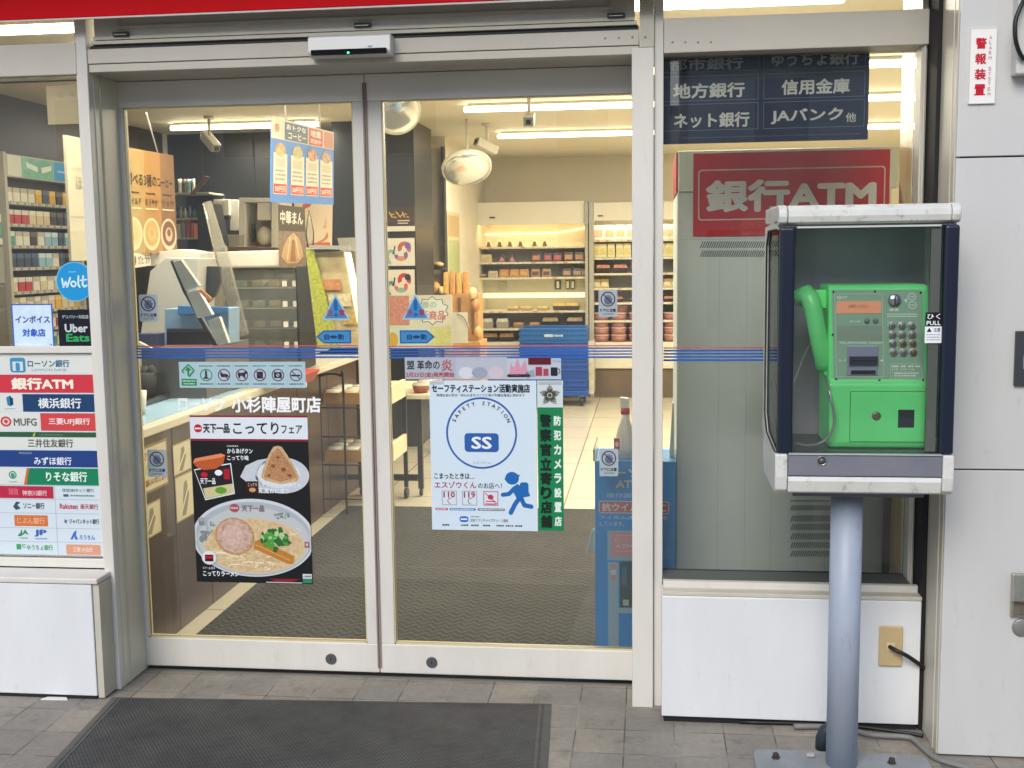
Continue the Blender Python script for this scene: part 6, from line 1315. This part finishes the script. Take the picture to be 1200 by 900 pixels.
# ---- food trolley across the door seam
tx0, tx1, ty0, ty1 = P(374, 500, 6.62).x, P(457, 500, 6.62).x, 6.62, 7.04
t = thing('food_trolley', 'black framed food trolley with wooden trays seen either side of the door seam', 'trolley', ((tx0+tx1)/2, (ty0+ty1)/2, 0))
BM = M('black_metal', '#2b2722', .4, .3)
tiers = (P(400, 541, 6.62).z, P(400, 474, 6.62).z)
for x in (tx0, tx1):
    for y in (ty0, ty1):
        MB().box(x-.012, x+.012, y-.012, y+.012, .075, tiers[1]+.02, BM).build('post', t); w_ = MB(); w_.lathe([(.028, -.012), (.034, -.008), (.034, .008), (.028, .012)], (x, y, .036), BLK, 'x', 18).build('caster', t)
TW = M('tray_tan', '#b98a4c', .5, var=.2, vscale=8); TCR = M('tray_cream', '#ddd2b0', .45)
for z in tiers:
    MB().box(tx0+.016, tx1-.016, ty0+.005, ty1-.005, z, z+.018, TCR).build('tray', t); MB().box(tx0+.016, tx1-.016, ty0-.008, ty0+.004, z, z+.072, TW).build('tray_front', t, .003)
    MB().box(tx1-.010, tx1+.014, ty0+.016, ty1-.016, z+.0, z+.11, TCR).build('tray_side', t, .003)
zt_ = P(390, 438, 6.55).z; ha, hb = P(376, 500, 6.55).x, P(403.5, 500, 6.55).x
MB().tube(smooth([Vector((ha, 6.55, .01)), Vector((ha, 6.55, zt_-.05)), Vector((ha+.012, 6.55, zt_-.012)), Vector((ha+.05, 6.55, zt_)), Vector((hb-.05, 6.55, zt_)), Vector((hb-.012, 6.55, zt_-.012)), Vector((hb, 6.55, zt_-.05)), Vector((hb, 6.55, .01))], 5), .0075, BM, 8).build('wire_hoop', t)
for v in (478, 512, 545, 585): z = P(390, v, 6.55).z; MB().tube([(ha, 6.556, z), (P(432, v, 6.55).x, 6.556, z)], .005, BM, 6).build('rail', t)
MB().box(tx0+.013, tx1-.013, ty1-.01, ty1+.01, .12, .15, BM).build('cross_bar', t)
# tubs: lower bowl + lid
def make_tub(name, label, c1, lidm, r_=.055, h_=.05):
    t = thing(name, label, 'food tub', (0, 0, -5)); m_ = M('tub_'+c1.strip('#'), c1, .45, var=.3, vscale=60)
    MB().lathe([(r_*.8, 0), (r_, h_*.9)], (0, 0, -5), m_, seg=18).build('bowl', t); MB().lathe([(r_*1.04, h_*.9), (r_*1.04, h_), (r_*.9, h_*1.25), (0, h_*1.25)], (0, 0, -5), lidm, seg=18).build('lid', t); return t
LIDC = M('lid_cloudy', '#d6d6c6', .2); LIDP = M('lid_pale', '#cdbfa8', .3)
pA = make_tub('food_tub', 'x', '#8a5a3a', LIDC); pB = make_tub('food_tub', 'x', '#b98e58', LIDC); pC = make_tub('food_tub', 'x', '#9a4e3c', LIDP)
first = {}
def put(proto, loc, label, group, scale=None):
    if proto.name not in first:
        first[proto.name] = 1; proto.location = loc; proto['label'] = label; proto['group'] = group
        if scale: proto.scale = scale
        return proto
    c = copy_tree(proto, loc, label, scale=scale or (1, 1, 1)); c['group'] = group; return c
rnd = random.Random(3)
for ti, z in enumerate(tiers):
    nx = 0
    for r_ in range(3):
        for k in range(4):
            x = tx0+.075+k*.105; y = ty0+.075+r_*.13
            put((pA, pB, pC)[(ti+r_+k) % 3], (x, y, z+.019), 'food tub on the %s trolley tray, %s row, %s from the left' % (('lower', 'upper')[ti], ('front', 'second', 'rear')[r_], ORD[k]), 'food tubs on the black trolley')
# ---- low table beside it (px 455-505)
t = thing('display_table', 'cream topped table with dark legs behind the food trolley', 'table', (-1.63, 7.5, 0))
ux0, ux1, uy0, uy1 = -1.88, -1.385, 7.09, 7.9
MB().box(ux0, ux1, uy0, uy1, .635, .665, TCR).build('table_top', t, .004)
for x in (ux0+.02, ux1-.08):
    for y in (uy0+.03, uy1-.03): MB().box(x-.016, x+.016, y-.016, y+.016, .05, .634, BM).build('leg', t); MB().lathe([(.020, -.01), (.024, 0), (.020, .01)], (x, y, .025), BLK, 'x', 16).build('caster', t)
MB().box(ux0+.04, ux1-.1, uy0+.02, uy0+.04, .10, .14, BM).build('cross_bar', t)
for k in range(4): put((pC, pB)[k % 2], (-1.47, 7.2+k*.17, .667), ORD[k]+' food tub from the front on top of the cream topped table', 'food tubs on the cream topped table')

# ================================================================ coolers at the back
YC = 12.2
CW_ = M('cooler_white', '#d8d2be', .4, var=.03); CIN = M('cooler_inside', '#e6dfca', .45, var=.05); CSH = M('cooler_shelf', '#d9d4c2', .35)
ck = lambda u, v: P(u, v, YC)
KICK = M('cooler_kick', '#6a5a48', .5, var=.2)
GLOW = M('cooler_glow', '#ffdf9a', .4, emit='#ffe0ac', es=10.0); GLOWC = M('cooler_glow_pale', '#fff0d0', .4, emit='#fff0d0', es=8.0); GLOW2 = M('cooler_glow_soft', '#ffe0a0', .4, emit='#ffd890', es=2.2)
def cooler(name, label, u0, u1, vs, head, warm):
    x0, x1 = ck(u0, 350).x, ck(u1, 350).x; zt = ck((u0+u1)/2, 236.5).z
    t = thing(name, label, 'cooler', ((x0+x1)/2, 12.5, 0)); zz_ = lambda v: ck((u0+u1)/2, v).z
    MB().box(x0, x1, 12.78, 12.84, .30, zt, CIN).build('back_panel', t)
    for a, b in ((x0, x0+.05), (x1-.035, x1)): MB().box(a, b, YC-.01, 12.775, .001, zt, M('cooler_side', '#a39f90', .4)).build('side_panel', t, .004)
    MB().box(x0+.051, x1-.036, YC, YC+.03, zz_(head), zt-.001, CW_).box(x0+.051, x1-.036, YC+.031, 12.775, zz_(head)+.12, zt-.001, CW_).build('header_panel', t, .004)
    MB().box(x0+.051, x1-.036, YC+.02, 12.775, .001, zz_(432), KICK).build('kick_plate', t); MB().box(x0+.051, x1-.036, YC-.012, 12.775, zz_(432)+.001, zz_(401), CW_).build('front_bumper', t, .01)
    for v in vs: MB().box(x0+.051, x1-.036, YC+.02+.05*(v < 320), 12.775, zz_(v)-.022, zz_(v), CSH).build('shelf', t, .003)
    for i, v in enumerate(vs):
        ys_ = YC+.02+.05*(v < 320)-.0012; c = Card((x0+.055, ys_, zz_(v)-.002), (x1-.04, ys_, zz_(v)-.002), (x1-.04, ys_, zz_(v)-.020), (x0+.055, ys_, zz_(v)-.020), 0, 0, 100, 4, pr('#cfc8b2'), .001); rr = random.Random(i+int(u0))
        for k in range(11): u_ = 3+k*8.8+rr.uniform(-1.5, 1.5); c.rect(u_, .4, u_+4.2, 3.6, pr(('#efe9d8', '#efe9d8', '#e9d68c', '#d98a7a')[rr.randrange(4)]), 1); c.rect(u_+.6, 1.4, u_+3.2, 2.6, pr('#7d766a'), 2)
        c.build('price_strip', t)
    MB().box(x0+.06, x1-.045, YC+.05, YC+.09, zz_(head)+.03, zz_(head)+.06, GLOW if warm else GLOWC).build('light_strip', t)
    if warm: MB().tube([(x0+.2+(x1-x0-.26)*k/12, 12.76, zz_(273)+.06*(max(0, k-7)/5)**2) for k in range(13)], .010, GLOW2, 8).build('back_light_strip', t)
    return t, x0, x1, zz_
t, lx0, lx1, lz = cooler('open_cooler', 'left open cooler with warm lit shelves of boxed meals', 537.5, 689.5, [289, 307, 325, 364.5, 385], 263, True)
for u in (552.5, 577): p = ck(u, 255); MB().box(p.x-.03, p.x+.03, YC-.012, YC-.001, p.z-.008, p.z+.008, BLK).build('header_handle', t)
MB().box(lx0+.051, lx1-.036, YC+.01, 12.775, lz(349), lz(344.5), M('glowing_shelf', '#efe4c0', .4, emit='#fff0c0', es=.6)).build('glowing_shelf', t)  # shelf brightness put in as a faint glow of its own, no lamp
MB().box(lx0+.051, lx1-.036, 12.55, 12.775, lz(344), lz(327.5), M('cooler_grey_band', '#b5af98', .5)).build('grey_band', t)
t, rx0, rx1, rz_ = cooler('open_cooler', 'right open cooler with stacked pink tubs and pouches', 690.5, 800, [280.5, 301.5, 320, 337.5, 354.5, 375.5], 258, False)
p = ck(703.5, 253); MB().box(p.x-.03, p.x+.03, YC-.012, YC-.001, p.z-.006, p.z+.006, BLK).build('header_handle', t)
MB().box(rx0-.045, rx0-.005, YC-.03, YC+.1, rz_(262), rz_(237), GRYP).build('end_cap', t)
# prototypes of the goods
def mk_pouch(nm, c1, c2, w_=.09, h_=.10):
    t = thing('pouch_pack', 'x', 'pouch', (0, 0, -5)); a = MB()
    a.hexa([(-w_/2, -.03, -5), (w_/2, -.03, -5), (w_/2, .03, -5), (-w_/2, .03, -5)], [(-w_*.46, -.008, -5+h_), (w_*.46, -.008, -5+h_), (w_*.46, .008, -5+h_), (-w_*.46, .008, -5+h_)], M('pouch_'+nm, c1, .35, var=.2, vscale=30)); a.build('pouch', t, .006)
    MB().hexa([(-w_*.34, -.031, -5+h_*.2), (w_*.34, -.031, -5+h_*.2), (w_*.34, -.025, -5+h_*.2), (-w_*.34, -.025, -5+h_*.2)], [(-w_*.34, -.022, -5+h_*.66), (w_*.34, -.022, -5+h_*.66), (w_*.34, -.016, -5+h_*.66), (-w_*.34, -.016, -5+h_*.66)], M('pouch_label_'+nm, c2, .4, var=.3, vscale=40)).build('print', t); return t
def mk_meal(nm, c1, c2, w_=.17, h_=.04):
    t = thing('boxed_meal', 'x', 'boxed meal', (0, 0, -5)); MB().hexa([(-w_*.44, -.08, -5), (w_*.44, -.08, -5), (w_*.44, .08, -5), (-w_*.44, .08, -5)], [(-w_/2, -.1, -5+h_), (w_/2, -.1, -5+h_), (w_/2, .1, -5+h_), (-w_/2, .1, -5+h_)], M('meal_tray_'+nm, c1, .35)).build('tray', t, .004)
    MB().hexa([(-w_*.47, -.095, -5+h_+.001), (w_*.47, -.095, -5+h_+.001), (w_*.47, .095, -5+h_+.001), (-w_*.47, .095, -5+h_+.001)], [(-w_*.40, -.075, -5+h_*1.7), (w_*.40, -.075, -5+h_*1.7), (w_*.40, .075, -5+h_*1.7), (-w_*.40, .075, -5+h_*1.7)], M('meal_lid_'+nm, c2, .18, var=.45, vscale=25)).build('lid', t, .004); return t
def mk_wedge(nm, c1, c2):
    t = thing('sandwich_pack', 'x', 'sandwich', (0, 0, -5)); MB().extr([(-.06, -.04, -5), (.06, -.04, -5), (0, -.04, -4.905)], (0, .08, 0), M('sandwich_'+nm, c1, .3, var=.3, vscale=40)).build('wrapper', t, .004); MB().extr([(-.035, -.043, -4.995), (.035, -.043, -4.995), (0, -.043, -4.94)], (0, .0025, 0), M('sandwich_print_'+nm, c2, .4)).build('filling', t); return t
def mk_rice():
    t = thing('rice_ball', 'x', 'rice ball', (0, 0, -5)); MB().extr([(-.04, -.02, -5), (.04, -.02, -5), (.046, -.02, -4.985), (.008, -.02, -4.925), (-.008, -.02, -4.925), (-.046, -.02, -4.985)], (0, .04, 0), M('rice_white', '#d9cfae', .5)).build('rice', t, .006); MB().extr([(-.025, -.0225, -4.998), (.025, -.0225, -4.998), (.012, -.0225, -4.945), (-.012, -.0225, -4.945)], (0, .002, 0), M('nori', '#5c5238', .5)).build('seaweed', t); return t
def mk_tub2():
    t = thing('round_tub', 'x', 'tub', (0, 0, -5)); MB().lathe([(.075, 0), (.085, .062)], (0, 0, -5), M('tub_pink', '#a8746a', .4, var=.1), seg=20).build('cup', t); MB().lathe([(.089, .063), (.089, .074), (.07, .077), (0, .077)], (0, 0, -5), M('tub_rim', '#d0aea0', .3), seg=20).build('lid', t); return t
def row(proto, us, v, zf, what, group, cool='left', Y=12.38, sc=None):
    for k, u in enumerate(us):
        p = P(u, v, Y-.06); n_ = len(us)
        lb = (what if n_ == 1 else '%s, %s from the left' % (what, ORD[k]))
        put(proto, (p.x, Y, zf(v)+.001), lb, group, sc)
R1 = mk_rice(); row(R1, [572, 585, 597, 609.5, 626, 638], 289, lz, 'white rice ball pack on the top shelf of the left cooler', 'rice balls in the left cooler')
A1 = mk_pouch('clear', '#d6c79c', '#c9b98a', .12, .085); row(A1, [569], 307, lz, 'pale pouch at the left end of the second left cooler shelf', 'pouches in the left cooler', sc=(1.1, 1, 1))
S1 = mk_wedge('pink', '#5a4844', '#c98a90'); row(S1, [588, 600], 307, lz, 'pink and dark sandwich wedge on the second left cooler shelf', 'sandwiches in the left cooler')
A2 = mk_pouch('orange', '#3f2e26', '#d08a4c', .115, .1); row(A2, [628], 307, lz, 'orange pouch right of the gap on the second left cooler shelf', 'pouches in the left cooler')
A3 = mk_pouch('red', '#3f2422', '#c94f48', .105, .1); row(A3, [641.5, 653], 307, lz, 'red and black pouch on the second left cooler shelf', 'pouches in the left cooler')
A4 = mk_pouch('amber', '#3a2a22', '#cf8e58', .115, .105); row(A4, [666, 678.5], 307, lz, 'amber and black pouch on the second left cooler shelf', 'pouches in the left cooler')
B1 = mk_meal('pale', '#8a7a58', '#d9cba4', .12, .02); row(B1, [564], 325, lz, 'flat pale meal on the third left cooler shelf', 'boxed meals in the left cooler')
A5 = mk_pouch('white', '#d8cfb4', '#c9b48c', .11, .07); row(A5, [577], 325, lz, 'white pouch on the third left cooler shelf', 'pouches in the left cooler')
A6 = mk_pouch('gold', '#c98f48', '#d9ac62', .11, .085); row(A6, [590, 602, 613.5], 325, lz, 'golden bread pouch on the third left cooler shelf', 'pouches in the left cooler')
A7 = mk_pouch('choc', '#b98c54', '#4f3524', .10, .085); row(A7, [627, 640], 325, lz, 'brown pouch with dark print on the third left cooler shelf', 'pouches in the left cooler')
A8 = mk_pouch('dark', '#37342f', '#b98a62', .11, .09); row(A8, [664, 676, 686], 325, lz, 'dark pouch at the right end of the third left cooler shelf', 'pouches in the left cooler')
for u, n_ in ((653.5, 'left'), (665, 'middle'), (671, 'right')):
    p = P(u, 335, 12.5); o = MB().box(p.x-.035 if u < 660 else p.x-.022, p.x+.035 if u < 660 else p.x+.022, 12.535, 12.545, lz(340.5), lz(329.5), M('price_card_dark', '#4a4438', .5)).box(p.x-.014, p.x+.014, 12.531, 12.5345, lz(339), lz(331), M('price_tag')).build('price_card'); tag(o, n_+' price card on the grey band of the left cooler', 'price card', 'price cards in the left cooler')
p = P(588, 336, 12.5); o = MB().box(p.x-.045, p.x+.045, 12.535, 12.545, lz(341), lz(331), M('switch_plate', '#a8a08a', .4, .3)).build('switch_plate'); tag(o, 'grey switch plate on the grey band of the left cooler', 'switch plate')
B2 = mk_meal('amber', '#cfa860', '#d8c48e', .13, .025); row(B2, [601, 617, 636], 364.5, lz, 'pale flat meal on the fourth left cooler shelf', 'boxed meals in the left cooler')
B3 = mk_meal('stack', '#4f4532', '#d9b872', .15, .03); row(B3, [656, 671], 364.5, lz, 'amber lidded meal at the right of the fourth left cooler shelf', 'boxed meals in the left cooler', sc=(1, 1, 1.5))
B4 = mk_meal('clear', '#a39c84', '#ddd6be', .14, .05); row(B4, [571, 589], 385, lz, 'cloudy lidded meal on the fifth left cooler shelf', 'boxed meals in the left cooler', sc=(1, 1, 1.25))
B5 = mk_meal('rust', '#93704c', '#cf9b68', .12, .035); row(B5, [608, 627], 385, lz, 'rust coloured flat meal on the fifth left cooler shelf', 'boxed meals in the left cooler')
B6 = mk_meal('black', '#26221e', '#a8905c', .19, .045); row(B6, [645, 674], 385, lz, 'black tray meal on the fifth left cooler shelf', 'boxed meals in the left cooler', sc=(1, 1, 1.5))
B7 = mk_meal('base', '#2e2620', '#b98e62', .17, .045); row(B7, [575, 594], 402, lz, 'dark tray meal on the floor of the left cooler', 'boxed meals in the left cooler', sc=(1, 1, 1.3))
# right cooler
C1 = mk_pouch('jar', '#e4e0d6', '#dcb48c', .125, .16); row(C1, [701, 714, 727, 740, 753, 766, 779, 790], 280.5, rz_, 'white pouch with orange print on the top right cooler shelf', 'tall pouches in the right cooler', 'right')
C2 = mk_pouch('milk', '#e0d69c', '#d6c468', .085, .15); row(C2, [698, 706.5, 716, 726, 735, 745, 755, 765, 775, 784, 792], 301.5, rz_, 'pale yellow pouch on the second right cooler shelf', 'yellow pouches in the right cooler', 'right')
C3 = mk_meal('pink', '#3b2f2b', '#cf8a76', .16, .035); row(C3, [707, 727, 748], 320, rz_, 'pink meat tray on the third right cooler shelf', 'meat trays in the right cooler', 'right', sc=(1, 1, 1.5))
C4 = mk_pouch('cup', '#d6b965', '#e0d6b4', .09, .095); row(C4, [699, 708.5, 782, 791], 337.5, rz_, 'yellow cup pack on the fourth right cooler shelf', 'cup packs in the right cooler', 'right')
row(C3, [722, 786], 354.5, rz_, 'pink meat tray on the fifth right cooler shelf', 'meat trays in the right cooler', 'right')
C5 = mk_tub2()
for col_, u in enumerate((704.5, 725, 746, 767, 787)):
    for lv in range(4):
        p = P(u, 402, 12.30); put(C5, (p.x, 12.32, rz_(401)+.002+lv*.0785), 'pink round tub, %s from the bottom in the %s stack of the right cooler' % (ORD[lv], ORD[col_]), 'round pink tubs stacked in the right cooler')
for k, u in enumerate((704, 725, 727, 786)):
    p = P(u, 375.5, 12.3); put(C5, (p.x, 12.4, rz_(375.5)+.001+(.0785 if k == 2 else 0)), ('left pink tub', 'lower middle pink tub', 'upper middle pink tub', 'right pink tub')[k]+' on the sixth right cooler shelf', 'round pink tubs on the sixth shelf')

# ---- stack of blue crates on a dolly
CB = [M('crate_teal', '#14589c', .4, var=.1), M('crate_blue', '#14489c', .4, var=.1)]
cx0, cx1, cy0, cy1 = P(609, 420, 11.45).x, P(688, 420, 11.45).x, 11.45, 11.95
def crate(z, h_, m_, label):
    t = thing('delivery_crate', label, 'crate', ((cx0+cx1)/2, (cy0+cy1)/2, z), 'blue delivery crates stacked on the dolly'); th = .02
    MB().box(cx0, cx1, cy0, cy1, z, z+.015, m_).build('base', t)
    for nm, a in (('front_wall', (cx0, cx1, cy0, cy0+th)), ('rear_wall', (cx0, cx1, cy1-th, cy1)), ('side_wall', (cx0, cx0+th, cy0+th, cy1-th)), ('side_wall', (cx1-th, cx1, cy0+th, cy1-th))): MB().box(*a, z+.0155, z+h_, m_).build(nm, t, .004)
    for k in range(3): zz_ = z+h_*(.3+.32*k); MB().box(cx0-.008, cx1+.008, cy0-.010, cy0-.0005, zz_-.008, zz_+.008, m_).build('rib', t, .002)
    for k in range(5): x = cx0+.03+(cx1-cx0-.06)*k/4; MB().box(x-.008, x+.008, cy0-.008, cy0-.0005, z+.02, z+h_-.01, m_).build('upright_rib', t, .002)
    return t
zb0, zt0 = .17, P(650, 384, 11.45).z
hs = (zt0-zb0)/4
for k in range(4):
    t = crate(zb0+k*hs, hs-.006, CB[0] if k == 3 else CB[1], ('lowest blue crate on the dolly', 'second blue crate from the bottom of the stack', 'third blue crate from the bottom of the stack', 'teal blue top crate of the stack in front of the coolers')[k])
    if k in (0, 3):
        z = zb0+k*hs; c = Card((cx0+.25, cy0-.0125, z+hs*.62), (cx0+.46, cy0-.0125, z+hs*.62), (cx0+.46, cy0-.0125, z+hs*.38), (cx0+.25, cy0-.0125, z+hs*.38), 0, 0, 20, 5, None); c.text('000', .5, .5, 9, 4.5, pr('#c9d8e6'), 1, .04).lines(10, 1, 19, 4, pr('#9fb8d2'), 1, 3); c.build('stencil', t)
t = thing('dolly', 'blue dolly with black casters under the crate stack', 'dolly', ((cx0+cx1)/2, (cy0+cy1)/2, 0)); MB().box(cx0-.01, cx1+.01, cy0-.01, cy1+.01, .11, .165, CB[1]).build('platform', t, .006)
for x in (cx0+.06, cx1-.06):
    for y in (cy0+.05, cy1-.05): MB().lathe([(.045, -.018), (.05, -.01), (.05, .01), (.045, .018)], (x, y, .051), BLK, 'x', 20).build('caster', t); MB().box(x-.025, x+.025, y-.03, y+.03, .100, .1095, STEEL).build('caster_plate', t)
solid([(689, 400, 11.6), (696, 400, 11.6), (696, 462, 11.6), (690, 462, 11.6)][::-1], .3, M('trolley_side', '#c9c3ae', .4, var=.3, vscale=12), 'crate_trolley_end', 'pale trolley end standing right of the crate stack', 'trolley')

# ---- blue sanitiser stand just inside the right door
t = thing('sanitiser_stand', 'bright blue notice stand holding a spray bottle inside the right door', 'stand', (-.05, 4.3, 0))
bx0, bx1, by = P(697.5, 650, 4.16).x, P(791.5, 600, 4.16).x, 4.16
zt1, ztop = P(740, 541, 4.16).z, P(740, 527, 4.16).z
SBL = M('stand_blue', '#0f9af0', .4, var=.03)
MB().box(bx0, bx1, by, by+.30, .009, zt1, SBL).build('body', t, .003)
MB().box(bx0-.006, bx1+.004, by-.004, by+.006, zt1+.001, ztop, CLEAR).box(bx0-.006, bx0, by+.007, by+.30, zt1+.001, ztop, CLEAR).build('clear_rim', t)
c = sheet(697.5, 541, 791.5, 766, by-.0012, pr('#0f9af0'), .0008)
LB_ = pr('#cfe3f2'); PKc = pr('#d9a3ae')
c.text('ローソン', 703, 549.5, 768, 558.5, LB_, 2, .05).text('ATMの', 722, 562, 764, 572, LB_, 2, .05).text('操作画面には', 711, 577, 770, 583, pr('#a9cfea'), 2, .02)
c.rrect(702, 586.5, 784, 601, 2, pr('#d8e4ea'), 1).rrect(703, 587.5, 783, 600, 1.6, pr('#c0707a'), 2).text('抗ウイルス加工', 705.5, 589, 781, 598.8, pr('#e6e9ea'), 3, .04)
c.text('フィルム(SIAA)を使用', 703, 603.5, 782, 608.5, LB_, 2, .02).text('しています。', 703.5, 610.5, 732, 615.8, LB_, 2, .02)
c.rect(712, 621, 775, 656, pr('#9cc4de'), 1).rect(716, 623, 775, 651, PKc, 2).rect(721, 626, 772, 626.8, pr('#e9d6dc'), 3).text('ローソン', 721, 630, 745, 635, pr('#e9d6dc'), 3).text('ATM', 721, 637, 742, 641.5, pr('#e9d6dc'), 3, .04).rect(721, 644.5, 772, 645.2, pr('#e9d6dc'), 3)
c.rect(712.5, 658, 725, 766, pr('#9cc4de'), 1).rect(716, 660.5, 722, 667, PKc, 2).rect(716, 667, 722, 673, pr('#d5e3ea'), 2).rect(716, 673, 722, 679, PKc, 2).rect(726.5, 657, 775, 711, pr('#1f5358'), 1).rect(729, 663, 735, 685, pr('#2f7290'), 2).rect(730, 702, 737, 709, pr('#b9c9b4'), 2).rect(725, 712, 775, 718, pr('#9cc4de'), 1)
c.build('printed_front', t)
# spray bottle standing in the tray
p = P(729, 541, 4.22); zt_ = lambda v: P(729, v, 4.22).z
t = thing('spray_bottle', 'white spray bottle with a red collar standing in the blue stand', 'bottle', (p.x, 4.24, zt1))
BT = M('bottle_milky', '#e3ddd0', .3)
MB().lathe([(.032, zt1+.001), (.035, zt1+.004), (.035, zt_(512)), (.028, zt_(502)), (.017, zt_(494)), (.015, zt_(486))], (p.x+.012, 4.24, 0), BT, seg=24).build('body', t); MB().lathe([(.017, zt_(486)+.0005), (.017, zt_(479.5))], (p.x+.012, 4.24, 0), M('collar_red', '#c02a30', .4), seg=20).build('collar', t)
hz = zt_(478); MB().hexa([(p.x-.006, 4.225, zt_(479)), (p.x+.028, 4.225, zt_(479)), (p.x+.028, 4.255, zt_(479)), (p.x-.006, 4.255, zt_(479))], [(p.x-.008, 4.225, zt_(466)), (p.x+.024, 4.225, zt_(467)), (p.x+.024, 4.255, zt_(467)), (p.x-.008, 4.255, zt_(466))], M('spray_white', '#e9e7de', .35)).build('trigger_head', t, .004)
c = Card((p.x-.030, 4.212, zt_(513)), (p.x-.008, 4.205, zt_(513)), (p.x-.008, 4.205, zt_(527)), (p.x-.030, 4.212, zt_(527)), 0, 0, 10, 14, pr('#e6e0da')); c.rect(0, 0, 10, 14, pr('#cf5a5c'), 1).ell(5, 7, 3, 3, pr('#e9dcd8'), 2, 16); c.build('bottle_label', t)
p = P(788, 541, 4.3); o = MB().hexa([(p.x-.012, 4.25, zt1+.001), (p.x+.006, 4.25, zt1+.001), (p.x+.006, 4.33, zt1+.001), (p.x-.012, 4.33, zt1+.001)], [(p.x-.001, 4.27, P(787, 472, 4.28).z), (p.x+.004, 4.27, P(787, 472, 4.28).z), (p.x+.004, 4.31, P(787, 472, 4.28).z), (p.x-.001, 4.31, P(787, 472, 4.28).z)], M('tissue', '#e6e0cf', .7)).build('paper_tissue'); tag(o, 'white tissue standing up behind the blue stand at the right post', 'tissue')
p = P(690, 640, 4.5); o = MB().hexa([P(687, 646, 4.6), P(696.5, 646, 4.6), P(696.5, 646, 4.7), P(687, 646, 4.7)], [P(693, 622, 4.6), P(697, 618, 4.6), P(697, 618, 4.7), P(693, 622, 4.7)], M('bag_cream', '#d9cfae', .5)); 
z0_ = min(v[2] for v in o.v); o.v = [(x, y, z) for x, y, z in o.v]; o = o.build('hanging_bag', bevel=.004); tag(o, 'small cream bag hanging at the left side of the blue stand', 'bag')
for pr_ in (pA, pB, pC): pass
